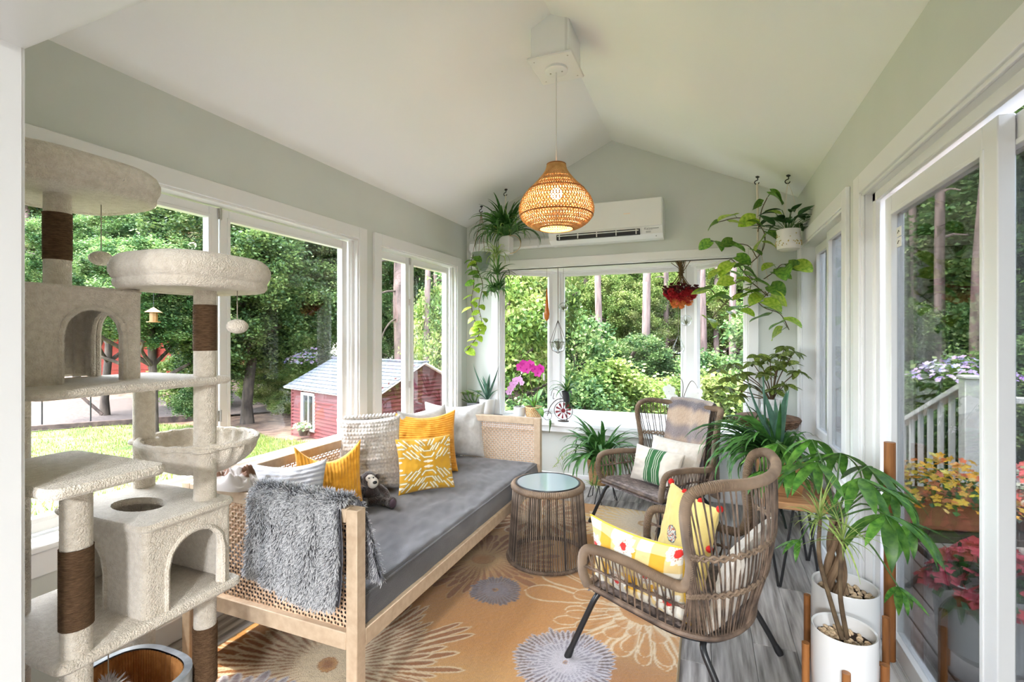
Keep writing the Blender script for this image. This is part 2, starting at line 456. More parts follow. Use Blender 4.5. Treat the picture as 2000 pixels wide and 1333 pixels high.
s2 = sash(d_, 'x', XR + .128, .93, 1.945, .04, 2.035, .085, th=.04, pm='pane_right')
m_ = MB()
for k in (0, 1): m_.box(XR + .080, XR + .083, 2.515, 2.568, 1.845 - k * .045, 1.885 - k * .045, 0)
m_.build('sticker', mat('paper_sticker', (.75, .74, .70), .7), s1)
m_ = MB()
for k in (0, 1):
    zz = 1.865 - k * .045
    m_.tube([(XR + .0795, 2.553, zz - .006), (XR + .0795, 2.543, zz + .006), (XR + .0795, 2.533, zz - .002 + .006 * k)], .0015, 5)
m_.build('sticker_mark', M['black'], s1)
M['oak'] = mat('honey_oak', srgb(124, 76, 38), .4, col2=srgb(156, 102, 54), nscale=4, stretch=(12, 12, .8), detail=6)
m_ = MB(); m_.tube([(XR + .036, 2.50, .042), (XR + .036, 2.50, .965)], .021, 16)
tag(m_.build('security_bar', M['oak']), 'wooden dowel standing upright in the sliding door track', 'dowel')

# bay window
w_ = thing('window_3', 'white three-sided bay window in the back wall', 'window', kind='structure')
m_ = MB(); casing(m_, 'y', YB, BAY, .075, -1, sill=False)
m_.build('window_casing', M['trim'], w_)
YC = 4.93
A, B_, C_, D_ = (-1.95, YB + .06), (-1.47, YC), (-.13, YC), (.35, YB + .06)
m_ = MB(); m_.prism([(XL, YB - .095), (.45, YB - .095), (.45, YB), (.33, YB), (.33, YB + .16), (-.11, YC + .06), (-1.49, YC + .06), (-1.93, YB + .16), (-1.93, YB), (XL, YB)], .565, .595)
m_.box(XL, .43, YB - .075, YB, .505, .565, .004)
m_.build('window_seat', M['trim'], w_, angle=.3)
m_ = MB(); m_.prism([(-1.95, YB), (.35, YB), (.35, YB + .16), (-.11, YC + .08), (-1.49, YC + .08), (-1.95, YB + .16)], 2.085, 2.15)
m_.build('window_head', M['trim'], w_, angle=.3)
m_ = MB()
for p in (B_, C_):
    m_ = MB(); m_.box(p[0] - .05, p[0] + .05, p[1] - .045, p[1] + .045, .59, 2.09, .006); m_.build('corner_post', M['vinyl'], w_)
for a_, b_ in ((-1.95, -1.925), (.325, .35)):
    m_ = MB(); m_.box(a_, b_, YB, YB + .12, .59, 2.09, .003); m_.build('side_jamb', M['vinyl'], w_)
def bay_unit(P, Q):
    P, Q = Vector((*P, 0)), Vector((*Q, 0)); t = (Q - P); L_ = t.length; t.normalize()
    ang = math.atan2(t.y, t.x); Mx = TR(P.x, P.y, 0) @ RZ(ang)
    m_ = MB()
    m_.box(.0, L_ - .0, -.035, .035, .59, .612, .003, M=Mx); m_.box(.0, L_ - .0, -.035, .035, 2.068, 2.09, .003, M=Mx)
    m_.box(.0, .02, -.035, .035, .59, 2.09, .003, M=Mx); m_.box(L_ - .02, L_, -.035, .035, .59, 2.09, .003, M=Mx)
    m_.build('window_frame', M['vinyl'], w_)
    e0, e1 = (.05 if P.y > 4.8 else .012), (.05 if Q.y > 4.8 else .012)
    return sash(w_, Mx, 0.0, e0, L_ - e1, .60, 2.078, .036)
bay_unit(A, B_); bay_unit(B_, C_); bay_unit(C_, D_)
for z in (1.62, .98):
    m_ = MB(); m_.box(-1.575, -1.555, YC - .135, YC - .128, z - .035, z + .035, .002, M=None); m_.build('window_latch', M['metal'], w_)

# the house room behind the camera, with added fill lights for the sunroom
mb = MB()
mb.box(-3.2, -3.1, -3.6, YF - .15, 0, 2.45); mb.box(1.9, 2.0, -3.6, YF - .15, 0, 2.45)
mb.box(-3.2, 2.0, -3.6, -3.5, 0, 2.45); mb.box(-3.2, 2.0, -3.6, YF - .15, 2.45, 2.55)
mb.box(-3.2, XL, YF - .15, YF - .05, 0, 2.45); mb.box(XR, 2.0, YF - .15, YF - .05, 0, 2.45)
tag(mb.build('wall_house', M['house_wall'], smooth=False), 'white walls and ceiling of the house room behind', 'wall', kind='structure')
mb = MB(); mb.box(XR + .15, 2.0, -3.6, YF - .05, -.25, -.002)
tag(mb.build('floor_house', M['plank'], smooth=False), 'house room floor beside the opening', 'floor', kind='structure')
def house_fill(x, y, energy, size=.5):  # area light without a fixture, added to brighten the sunroom
    d = bpy.data.lights.new('house_fill_light', 'AREA'); d.shape = 'DISK'; d.size = size; d.energy = energy; d.color = (.95, .97, 1)
    o = bpy.data.objects.new('house_fill_light', d); COL.objects.link(o); o.location = (x, y, 2.40)
for x_, y_ in ((-.70, -3.1), (.60, -2.6)): house_fill(x_, y_, FILL_W)
# ================================================================== outside
rng = np.random.default_rng(7)
M['leaf_out'] = mat('tree_leaves', (1, 1, 1), .55, spec=.3, vc=True, trans=.35, rand=.25)
M['bark_pine'] = mat('pine_bark', srgb(84, 70, 66), .9, col2=srgb(136, 114, 108), nscale=6, stretch=(1, 1, .25), bump=.8, bscale=9, bstretch=(1, 1, .3), detail=6)
M['bark_dark'] = mat('dark_bark', srgb(52, 44, 38), .9, col2=srgb(86, 74, 64), nscale=8, stretch=(1, 1, .3), bump=.8, bscale=10, bstretch=(1, 1, .3))
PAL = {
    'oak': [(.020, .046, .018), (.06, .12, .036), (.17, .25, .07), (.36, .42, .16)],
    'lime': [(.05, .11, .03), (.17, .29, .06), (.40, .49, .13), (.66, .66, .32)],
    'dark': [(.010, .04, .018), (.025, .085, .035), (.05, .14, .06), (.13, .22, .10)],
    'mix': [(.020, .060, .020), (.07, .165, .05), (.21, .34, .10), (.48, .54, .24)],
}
def leaf_cloud(name, n, leaf, pal, clumps=40, spread=.2, flat=1.0, seed=0, fill=.5, droop=0.0):
    """unit-radius crown of single leaves, each a folded blade of four triangles"""
    r = np.random.default_rng(seed)
    d = r.normal(size=(clumps, 3)); d /= np.linalg.norm(d, axis=1)[:, None]
    cc = d * (r.random(clumps) ** (1 / 3) * (1 - fill) + fill)[:, None] * .82
    k = r.integers(0, clumps, n)
    p = cc[k] + r.normal(size=(n, 3)) * spread * .55
    p[:, 2] *= flat
    a = r.random(n) * 2 * PI; el = r.normal(size=n) * .6 - droop
    ax = np.stack([np.cos(a) * np.cos(el), np.sin(a) * np.cos(el), np.sin(el)], 1)
    up = r.normal(size=(n, 3)) * .55 + np.array([0, 0, 1.0])
    sd_ = np.cross(ax, up); sd_ /= np.linalg.norm(sd_, axis=1)[:, None]
    nn = np.cross(sd_, ax)
    L_ = leaf * (.7 + .6 * r.random(n)); W_ = L_ * (.28 + .14 * r.random(n))
    b0 = p - ax * L_[:, None] * .5; t0 = p + ax * L_[:, None] * .5
    m0 = p - nn * (W_ * .35)[:, None]
    lft = p + sd_ * W_[:, None]; rgt = p - sd_ * W_[:, None]
    V = np.stack([b0, lft, t0, rgt, m0], 1).reshape(-1, 3)
    i = np.arange(n)[:, None] * 5
    F = np.concatenate([i + np.array([[0, 4, 1]]), i + np.array([[1, 4, 2]]), i + np.array([[2, 4, 3]]), i + np.array([[3, 4, 0]])], 0)
    P = np.array(PAL[pal]) * .70; ck = r.random(clumps)
    t = np.clip(ck[k] * .55 + r.random(n) * .45, 0, .999) * (len(P) - 1)
    q = t.astype(int); fr_ = (t - q)[:, None]
    c = P[q] * (1 - fr_) + P[np.minimum(q + 1, len(P) - 1)] * fr_
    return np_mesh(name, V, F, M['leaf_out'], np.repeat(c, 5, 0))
CL = {
    'oak': [leaf_cloud('foliage', 15000, .062, 'oak', 90, .16, seed=s, fill=.35) for s in (1, 2)],
    'lime': [leaf_cloud('foliage', 12500, .068, 'lime', 80, .16, seed=s, fill=.4) for s in (3, 4)],
    'dark': [leaf_cloud('foliage', 12500, .066, 'dark', 80, .16, seed=s, fill=.4) for s in (5, 6)],
    'mix': [leaf_cloud('foliage', 12500, .066, 'mix', 80, .16, seed=s, fill=.4) for s in (8, 9)],
}
# ground: lawn falling away from the house on the left, woods floor behind
def ground_z(x, y):
    d = math.hypot(x + .8, (y - 2.5) * .8)
    z = -.72 - .065 * min(max(d - 2.0, 0), 14)
    return z
M['grass'] = mat('lawn', srgb(66, 86, 34), .9, col2=srgb(122, 124, 72), nscale=1.2, bump=.9, bscale=40, detail=8, ramp=(.38, .66))
M['mulch'] = mat('forest_floor', srgb(84, 62, 50), .95, col2=srgb(140, 112, 92), nscale=3, bump=.9, bscale=30, detail=8)
M['gravel'] = mat('gravel_drive', srgb(66, 55, 50), .95, col2=srgb(90, 79, 74), nscale=9, bump=.9, bscale=60, detail=8)
mb = MB()
GX, GY = 46, 40
mb.grid(lambda u, v: ((lambda x, y: (x, y, ground_z(x, y) ))(-46 + 76 * u, -14 + 66 * v)), GX * 3, GY * 3)
tag(mb.build('ground', M['mulch'], fix=False), 'brown leaf-strewn ground under the trees', 'ground', kind='structure')
def patch(name, poly_fn, nu, nv, mt, lab, cat, kind, lift=.02):
    m_ = MB(); m_.grid(lambda u, v: (lambda p: (p[0], p[1], ground_z(*p) + lift))(poly_fn(u, v)), nu, nv)
    return tag(m_.build(name, mt, fix=False), lab, cat, kind=kind)
FAR = catmull([(-30, -6, 0), (-24, 3, 0), (-20.3, 7.8, 0), (-17.2, 10.6, 0), (-13.6, 10.8, 0), (-10.4, 9.3, 0), (-7.0, 8.6, 0), (-4.0, 8.6, 0)], 6)
def lawn_at(u, v):
    i = u * (len(FAR) - 1); j = min(int(i), len(FAR) - 2); q = FAR[j].lerp(FAR[j + 1], i - j)
    nx_, ny_ = -2.55, -7 + 13.5 * u
    return nx_ + (q.x - nx_) * v, ny_ + (q.y - ny_) * v
patch('lawn', lawn_at, 60, 40, M['grass'], 'sunlit green lawn outside the left windows', 'lawn', 'structure', .05)
def drive_at(u, v):
    p, q = Vector((-27, -3.5)), Vector((-15.6, 14.2)); c_ = p.lerp(q, u); return c_.x - 7.0 * v, c_.y + 4.6 * v
patch('driveway', drive_at, 30, 10, M['gravel'], 'pale gravel drive beyond the timber edging', 'driveway', 'structure', .07)
# blades of grass over the lawn
def grass_blades(n):
    r = np.random.default_rng(5)
    u, v = r.random(n), r.random(n)
    xy_ = np.array([lawn_at(.25 + .75 * a, b) for a, b in zip(u, np.sqrt(v))]); x, y = xy_[:, 0], xy_[:, 1]
    z = np.array([ground_z(a, b) for a, b in zip(x, y)]) + .03
    h = .05 + .07 * r.random(n); a = r.random(n) * PI; wd = .012
    p = np.stack([x, y, z], 1); s_ = np.stack([np.cos(a), np.sin(a), 0 * a], 1) * wd
    t = p + np.stack([r.normal(size=n) * .03, r.normal(size=n) * .03, h], 1)
    V = np.stack([p - s_, p + s_, t], 1).reshape(-1, 3); F = np.arange(3 * n).reshape(-1, 3)
    c = np.array([.08, .14, .03]) * (.6 + .9 * r.random((n, 1))) + np.array([.14, .10, .02]) * r.random((n, 1))
    return np_mesh('grass_blades', V, F, M['leaf_out'], np.repeat(c, 3, 0))
tag(inst('grass', grass_blades(30000)), 'short grass blades growing on the lawn', 'grass', kind='stuff')
# timber edging, stakes
M['timber'] = mat('weathered_timber', srgb(52, 42, 38), .9, col2=srgb(88, 72, 64), nscale=5, stretch=(1, 6, 1))
def at(u, v, d):     # a spot in plan: column u, depth d
    a = (u - 1000) / 943.; th = math.atan(378 / 943.); c_, s_ = math.cos(th), math.sin(th)
    return (d * (-s_ + a * c_), d * (c_ + a * s_))
e0 = (-24.0, 2.6); e1 = (-19.6, 8.4); e2 = (-16.2, 12.6)
for i, (p, q) in enumerate(((e0, e1), (e1, e2))):
    m_ = MB(); L_ = math.hypot(q[0] - p[0], q[1] - p[1])
    m_.box(0, L_, -.07, .07, -.08, .16, .015)
    o = m_.build('edging_timber', M['timber']); o.location = (*p, ground_z(*p) + .06)
    o.rotation_euler = (0, -math.atan2(ground_z(*q) - ground_z(*p), L_), math.atan2(q[1] - p[1], q[0] - p[0]))
    tag(o, ['dark landscape timber edging the lawn, nearer length', 'dark landscape timber edging the lawn, length by the trees'][i], 'timber', 'landscape timbers')
for i, (x, y, hh) in enumerate(((*at(82, 0, 15.6), 1.0), (*at(177, 0, 16.2), 1.05))):
    m_ = MB(); m_.tube([(0, 0, -.2), (0, 0, hh)], .022, 8); m_.box(-.03, .03, -.012, .012, hh - .08, hh - .02, .003)
    o = m_.build('fence_stake', M['black']); o.location = (x, y, ground_z(x, y))
    tag(o, ['thin black fence stake at the drive, nearest the opening', 'thin black fence stake beside the leaning plank'][i], 'stake', 'fence stakes')
m_ = MB(); m_.box(-.05, .05, -.02, .02, 0, 1.25, .006)
o = m_.build('leaning_plank', M['timber']); xy = at(200, 0, 16.4); o.location = (*xy, ground_z(*xy) + .35); o.rotation_euler = (0, -.8, 0.5)
tag(o, 'dark plank leaning at an angle beside the drive', 'plank')

# red shed with clapboards
M['red'] = mat('red_clapboard', srgb(84, 22, 24), .6, col2=srgb(96, 28, 30), nscale=3, stretch=(1, 1, 4))
M['redhouse'] = mat('red_log_siding', srgb(150, 50, 36), .6, col2=srgb(176, 66, 44), nscale=3, stretch=(1, 1, 4))
M['roofgrey'] = mat('grey_shingle', srgb(62, 66, 76), .9, col2=srgb(90, 95, 104), nscale=14, bump=.4, bscale=80, rand=.12)
M['darkglass'] = mat('dark_window_glass', (.02, .022, .025), .06, spec=.8)
def gable_house(name, label, base_, rz, Lx, Ly, H, rise, eave, board, mred, shingles, window=None):
    """body Lx (front, along +x) by Ly (depth, +y), gable on the x=Lx side; front face at y=0 looks to -y"""
    h_ = thing(name, label, 'shed' if shingles else 'house', base_, rz)
    m_ = MB(); m_.box(.02, Lx - .02, .02, Ly - .02, -.5, H)
    m_.add([(.02, .02, H), (.02, Ly - .02, H), (.02, Ly / 2, H + rise), (Lx - .02, .02, H), (Lx - .02, Ly - .02, H), (Lx - .02, Ly / 2, H + rise)],
           [(0, 1, 2), (3, 5, 4), (0, 2, 5, 3), (1, 4, 5, 2)])
    m_.build('wall', mred, h_, smooth=False)
    nb = int(H / board)
    def clap(x0, y0, x1, y1, z):
        dx, dy = x1 - x0, y1 - y0; l = math.hypot(dx, dy); Mx = TR(x0, y0, z) @ RZ(math.atan2(dy, dx))
        mm = MB(); o_ = .034
        vs = [(0, 0, 0), (l, 0, 0), (l, -o_ - .012, 0), (0, -o_ - .012, 0), (0, -.004, board * 1.02), (l, -.004, board * 1.02)]
        mm.add([Mx @ Vector(p) for p in vs], [(0, 1, 2, 3), (3, 2, 5, 4), (0, 3, 4), (1, 5, 2), (0, 4, 5, 1)])
        mm.build('clapboard', mred, h_, smooth=False)
    for k in range(nb):
        z = k * board
        if window and z + board > window[2] and z < window[3]:
            clap(0, 0, window[0], 0, z); clap(window[1], 0, Lx, 0, z)
        else: clap(0, 0, Lx, 0, z)
        clap(Lx, 0, Lx, Ly, z)
    k = 0
    while H + k * board < H + rise - .06:
        t = k * board / rise * Ly / 2
        clap(Lx, t, Lx, Ly - t, H + k * board); k += 1
    sl = math.hypot(Ly / 2, rise); ang = math.atan2(rise, Ly / 2)
    for sgn in (0, 1):
        mm = MB(); mm.box(-eave, Lx + eave, -eave * 1.1, sl, .0, .035, .004)
        r_ = mm.build('roof_panel', M['trim'], h_)
        if sgn == 0: r_.location = (0, 0, H); r_.rotation_euler = (ang, 0, 0)
        else: r_.location = (Lx, Ly, H); r_.rotation_euler = (ang, 0, PI)
        sw = .33 if shingles else .9; sh = .16 if shingles else .4
        me_ = MB().add([(0, 0, .022), (sw - .008, 0, .022), (sw - .008, sh + .03, .004), (0, sh + .03, .004), (0, 0, 0), (sw - .008, 0, 0)],
                       [(0, 1, 2, 3), (0, 4, 5, 1), (0, 3, 4), (1, 5, 2)]).mesh('shingle', M['roofgrey'], smooth=False)
        if sgn == 0 or not shingles:
            for j in range(int((sl + eave) / sh) + 1):
                y = -eave * 1.1 + j * sh
                if y + sh > sl + .02: break
                x = -eave - (sw / 2 if j % 2 else 0)
                while x < Lx + eave - .02:
                    if x + sw > -eave:
                        xx = max(x, -eave); s_ = (min(x + sw, Lx + eave) - xx) / sw
                        if s_ > .1: inst('shingle', me_, r_, (xx, y, .036), (0, 0, 0), (s_, 1, 1))
                    x += sw
    mm = MB(); mm.box(-eave, Lx + eave, Ly / 2 - .12, Ly / 2 + .12, H + rise + .02, H + rise + .06, .01)
    mm.build('ridge_cap', M['roofgrey'], h_)
    mm = MB(); mm.box(-.01, .07, -.035, .01, 0, H, .003); mm.box(Lx - .05, Lx + .035, -.035, .05, 0, H, .003); mm.build('corner_board', mred, h_)
    if window:
        x0, x1, z0, z1 = window; f_ = .07
        mm = MB()
        mm.box(x0, x0 + f_, -.05, .03, z0, z1, .004); mm.box(x1 - f_, x1, -.05, .03, z0, z1, .004)
        mm.box(x0, x1, -.05, .03, z0, z0 + f_, .004); mm.box(x0, x1, -.05, .03, z1 - f_, z1, .004)
        wf = mm.build('window_frame', M['trim'], h_)
        mm = MB(); mm.box(x0 + f_, x1 - f_, -.01, .01, z0 + f_, z1 - f_); mm.build('pane', M['darkglass'], wf, smooth=False)
        mm = MB(); mm.box((x0 + x1) / 2 - .012, (x0 + x1) / 2 + .012, -.03, .01, z0 + f_, z1 - f_, .002); mm.build('muntin', M['trim'], wf)
    return h_
# near corner of the shed (front/gable) at ~11 m
shed_c = Vector((*at(731, 0, 10.9), 0)); shed_l = Vector((*at(571, 0, 13.3), 0))
sx_ = (shed_c - shed_l); LX = sx_.length; srz = math.atan2(sx_.y, sx_.x)
GZ = -1.62
gable_house('garden_shed', 'red clapboard garden shed with grey shingle roof and white window', (shed_l.x, shed_l.y, GZ), srz, LX, 2.75, 1.66, .68, .16, .092,
            M['red'], True, (.55, 1.25, .52, 1.52))
gable_house('neighbour_house', 'red log-sided house with pale roof far behind the trees', (*at(185, 0, 33), -.95), .45, 10.5, 7, 2.6, 2.2, .4, .26, M['redhouse'], False)
# flower pot hung on the shed window
M['petal'] = mat('outdoor_petals', (1, 1, 1), .5, vc=True, trans=.3)
def flower_clump(name, n, rad, cols, size, seed, flat=.6, leafcol=(.03, .10, .03), leaf_n=60):
    r = random.Random(seed); m_ = MB()
    for i in range(n + leaf_n):
        a = r.random() * 2 * PI; q = math.sqrt(r.random()) * rad
        is_l = i >= n
        p = Vector((q * math.cos(a), q * math.sin(a), flat * rad * (1 - (q / rad) ** 2) * (r.random() * .5 + (.1 if is_l else .5))))
        nrm = Vector((r.gauss(0, .5) + p.x / rad * .7, r.gauss(0, .5) + p.y / rad * .7, 1)).normalized()
        if is_l: c = tuple(x * (.6 + r.random()) for x in leafcol)
        else: c = tuple(min(1, x * (.8 + .4 * r.random())) for x in r.choice(cols))
        t = nrm.orthogonal().normalized(); b = nrm.cross(t); s_ = size * (.7 + .6 * r.random()) * (1.6 if is_l else 1)
        k = 5 if not is_l else 2
        for j in range(k):
            g = 2 * PI * j / k + r.random() * .4
            d1 = t * math.cos(g) + b * math.sin(g); d2 = t * math.cos(g + 1.57) + b * math.sin(g + 1.57)
            m_.add([p, p + d1 * s_ * .55 + d2 * s_ * .38 + nrm * s_ * .15, p + d1 * s_ + nrm * s_ * .1, p + d1 * s_ * .55 - d2 * s_ * .38 + nrm * s_ * .15], [(0, 1, 2, 3)], c)
    return m_.mesh(name, M['petal'], vc=True, fix=False, smooth=False)
ca, sa = math.cos(srz), math.sin(srz)
fp = thing('flower_pot', 'small dark pot of yellow flowers hanging below the shed window', 'flower pot', (shed_l.x + ca * .92 + sa * .16, shed_l.y + sa * .92 - ca * .16, GZ + .42), srz)
mm = MB(); mm.lathe([(.10, 0), (.16, .22), (.17, .24), (.14, .235)], 16); mm.build('pot', M['black'], fp)
inst('flowers', flower_clump('flowers', 40, .24, [(.75, .6, .25), (.8, .75, .5)], .06, 4), fp, (0, 0, .22))
# deck steps / terracotta block near the shed gable
mm = MB()
for k in range(3): mm.box(0, 1.1, k * .25, 1.2, k * .17, k * .17 + .15, .01)
o = mm.build('step_stack', mat('cedar_steps', srgb(196, 118, 84), .8, col2=srgb(214, 140, 104), nscale=4)); xy = at(772, 0, 8.4)
o.location = (*xy, ground_z(*xy) + .25); o.rotation_euler = (0, 0, .5)
tag(o, 'pale cedar steps outside in front of the shed gable', 'steps')

# trees
def trunk_mesh(name, H, r0, r1, bark, seed, stubs=8, bend=.25, limbs=0, n=10):
    r = random.Random(seed); m_ = MB()
    pts = [(bend * math.sin(i * .9 + seed) * i / 10, bend * math.cos(i * .7 + seed * 2) * i / 10, H * i / 10) for i in range(11)]
    m_.tube(pts, [r0 * (1.25 if i == 0 else 1) + (r1 - r0) * i / 10 for i in range(11)], n)
    for k in range(stubs):
        i = r.randint(3, 9); p = Vector(pts[i]) + Vector((0, 0, r.random() * H / 12)); a = r.random() * 2 * PI; l = .25 + r.random() * 1.2
        q = p + Vector((math.cos(a) * l, math.sin(a) * l, l * (r.random() * .5 - .15)))
        m_.tube([p, (p + q) / 2 + Vector((0, 0, .06)), q], [.035, .022, .01], 5)
    for k in range(limbs):
        i = r.randint(3, 7); p = Vector(pts[i]); a = 2 * PI * k / max(limbs, 1) + r.random(); l = H * (.35 + .25 * r.random())
        path = [p, p + Vector((math.cos(a) * l * .4, math.sin(a) * l * .4, l * .22)), p + Vector((math.cos(a + .2) * l * .75, math.sin(a + .2) * l * .75, l * .36)), p + Vector((math.cos(a) * l, math.sin(a) * l, l * .42))]
        m_.tube(catmull(path, 3), [r0 * .38 * (1 - j / 10) + .015 for j in range(10)], 6)
    return m_.mesh(name, bark, fix=False)
PINE = [trunk_mesh('trunk', 14, .17, .10, M['bark_pine'], s, 14) for s in (1, 2, 3)]
OAKT = trunk_mesh('trunk', 6.5, .19, .09, M['bark_dark'], 5, 3, .3, 7)
used_lab = {}
def ground_at(u, d):
    x, y = at(u, 0, d); return x, y, ground_z(x, y)
def pine(u, d, lab, sc=1.0, tilt=0.0, k=0, crown=True):
    x, y, z = ground_at(u, d)
    t = thing('pine_tree', lab, 'tree', (x, y, z - .1), k * 1.3, 'pines of the woods')
    o = inst('trunk', PINE[k % 3], t, (0, 0, 0), (tilt, tilt * .5, 0), (sc * .66, sc * .66, 1.0))
    if crown:
        inst('foliage', CL['dark'][k % 2], t, (.1, .1, 11.8), (0, 0, k), (1.3, 1.3, 1.9))
    return t
def broad(name, u, d, zc, r, pal, lab, k=0, trunk=True, grp='leafy trees and shrubs outside', rr=None, cat='tree'):
    x, y, z = ground_at(u, d)
    t = thing(name, lab, cat, (x, y, z - .05), k * .9, grp)
    rr = rr or (r, r, r)
    if r < 1.75: inst('foliage', CL[pal][k % 2], t, (0, 0, zc - z), (0, 0, k * 2.1), rr)
    else:
        q = random.Random(k * 7 + int(u)); n_ = 11 if r < 3 else 13
        for j in range(n_):
            a = j * 2.399; h_ = 1 - 2 * (j + .5) / n_; e = math.sqrt(1 - h_ * h_) * .62
            inst('foliage', CL[pal][j % 2], t, (rr[0] * e * math.cos(a), rr[1] * e * math.sin(a), zc - z + rr[2] * h_ * .62), (0, 0, q.random() * 6), (rr[0] * .46, rr[1] * .46, rr[2] * .42))
    if trunk:
        h = max(zc - z, .5); inst('trunk', OAKT, t, (0, 0, 0), (0, 0, k), (min(1, r / 3.2), min(1, r / 3.2), (h + r * .5) / 6.5))
    return t
# left side: big oak, lighter tree, woods behind
broad('oak_tree', 483, 16.5, 3.3, 3.9, 'oak', 'big dark oak with thick trunk left of the shed', 0, rr=(3.7, 3.9, 3.7))
broad('maple_tree', 300, 13.5, 2.75, 2.1, 'mix', 'lighter green maple seen above the hammock', 1, rr=(2.0, 2.3, 1.75))
broad('maple_tree', 205, 18, 4.1, 2.4, 'mix', 'green maple behind the highest cat perch', 0, rr=(2.3, 2.6, 2.2))
broad('oak_tree', 610, 20, 4.4, 4.0, 'oak', 'dark oak towering behind the shed roof', 1)
broad('oak_tree', 395, 24, 6.5, 4.6, 'oak', 'tall oak far back above the middle perch', 1)
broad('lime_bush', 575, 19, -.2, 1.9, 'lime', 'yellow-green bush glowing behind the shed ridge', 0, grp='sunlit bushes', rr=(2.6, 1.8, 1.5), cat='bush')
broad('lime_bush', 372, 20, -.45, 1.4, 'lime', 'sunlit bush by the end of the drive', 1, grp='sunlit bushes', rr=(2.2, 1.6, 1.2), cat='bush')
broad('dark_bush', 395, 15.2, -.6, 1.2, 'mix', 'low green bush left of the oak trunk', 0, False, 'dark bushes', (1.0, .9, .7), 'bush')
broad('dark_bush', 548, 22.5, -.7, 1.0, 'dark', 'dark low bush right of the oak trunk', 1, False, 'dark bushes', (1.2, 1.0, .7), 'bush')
for i, (u, d, k) in enumerate(((45, 26, 0), (75, 29, 1), (190, 27, 2), (20, 24, 1))):
    pine(u, d, ['bare pine trunk by the left edge of the big window', 'bare pine trunk beside the top perch post', 'grey pine trunk right of the top perch post', 'pine trunk nearest the white jamb'][i], 1.3, .01 * i, k)
# narrow left window: pine with bent dead limbs
t = pine(779, 17.5, 'grey pine with arching dead limbs behind the narrow window', 1.75, .02, 1)
mm = MB()
for zz, l, hgt in ((5.7, -1.8, -1.2), (4.6, -1.75, -1.3), (3.6, -.95, -1.2)):
    mm.tube(catmull([(0, 0, zz), (l * .45, -.1, zz - .12), (l * .85, -.15, zz + hgt * .45), (l, -.1, zz + hgt)], 4), [.035] * 6 + [.028] * 4 + [.018] * 3, 6)
mm.build('dead_limb', M['bark_dark'], t)
pine(832, 15, 'slim pine trunk in the right sash of the narrow window', .9, .01, 2)
pine(852, 19, 'thin pale trunk far back beyond the narrow window', .7, 0, 0)
broad('maple_tree', 735, 20.5, 2.6, 2.2, 'mix', 'leafy maple left of the limbed pine', 0)
broad('lime_bush', 858, 15.5, 1.0, 1.6, 'lime', 'bright leafy sapling right of the shed gable', 1, grp='sunlit bushes', rr=(1.2, 1.3, 2.2), cat='bush')
broad('maple_tree', 800, 22, 4.6, 3.4, 'mix', 'maple filling the gap between the two trunks', 1)
# behind the bay: shrubs, then pines, then deep woods
bay = [  # u, d, zc, rx, rz, palette
    (985, 7.6, 1.5, 1.0, 1.25, 'lime', 'tall cream-blossomed shrub filling the left bay pane'), (1045, 8.6, 2.2, 1.0, 1.3, 'lime', 'tall pale shrub behind the left bay mullion'),
    (1010, 6.9, -.1, 1.0, .8, 'mix', 'low shrub behind the pink orchid'), (960, 9.5, 2.5, 1.3, 1.5, 'mix', 'dark green tree at the left edge of the bay'),
    (1130, 7.6, -.1, 1.05, 1.05, 'mix', 'round green shrub left in the middle pane'), (1205, 8.2, .15, 1.1, 1.0, 'lime', 'yellow-green shrub centred in the middle pane'),
    (1295, 8.4, -.1, 1.0, .95, 'lime', 'leafy shrub behind the dried bouquet'), (1160, 6.5, -.25, .95, .75, 'dark', 'dark blue-green shrub low in the middle pane'),
    (1250, 6.5, -.3, .9, .72, 'dark', 'dark shrub low behind the far armchair'), (1320, 6.8, -.25, .8, .7, 'mix', 'shrub low behind the white orchid'),
    (1400, 7.0, .15, .95, .9, 'lime', 'bright lime shrub filling the right bay pane'), (1450, 7.6, -.1, 1.0, .95, 'mix', 'green shrub at the right edge of the bay'),
    (1385, 9.5, .3, 1.0, 1.0, 'mix', 'shrub behind the lime one in the right pane'), (1230, 12.5, .1, 1.9, 1.5, 'mix', 'young tree behind the central shrubs'),
    (1118, 12.0, .7, 1.3, 1.7, 'mix', 'young tree behind the left of the middle pane')]
for i, (u, d, zc, rx, rz_, pal, lab) in enumerate(bay):
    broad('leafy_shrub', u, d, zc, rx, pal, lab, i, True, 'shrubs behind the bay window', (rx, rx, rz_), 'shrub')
names = ['first', 'second', 'third', 'fourth', 'fifth', 'sixth', 'seventh', 'eighth', 'ninth', 'tenth', 'eleventh', 'twelfth']
pl = [(1148, 17, 1.15), (1172, 14.5, 1.0), (1222, 20, .95), (1233, 23, .8), (1243, 21, .8), (1263, 13.0, 1.05), (1292, 19, .7), (1300, 17, .9), (1312, 22, .8)]
for i, (u, d, s_) in enumerate(pl): pine(u, d, names[i] + ' pine trunk from the left in the middle bay pane', s_, .012 if i == 5 else .004 * (i % 3 - 1), i)
mid = [(1105, 19, 2.4, 1.9), (1160, 21, 3.6, 2.2), (1205, 18, 2.0, 1.8), (1250, 22, 3.8, 2.3), (1300, 20, 2.6, 2.0), (1345, 22, 4.0, 2.2), (1385, 18.5, 2.4, 1.8), (1425, 21, 3.6, 2.1), (1470, 19, 2.6, 2.0)]
for i, (u, d, zc, r) in enumerate(mid): broad('understory_tree', u, d - 1.5, zc, r, ['lime', 'mix'][i % 2], names[i] + ' young leafy tree from the left among the pines', i, True, 'young trees among the pines')
pl = [(1376, 15, .9), (1391, 21, .9), (1402, 16, .85), (1418, 24, .8), (1432, 13.5, .9), (1447, 18, .8)]
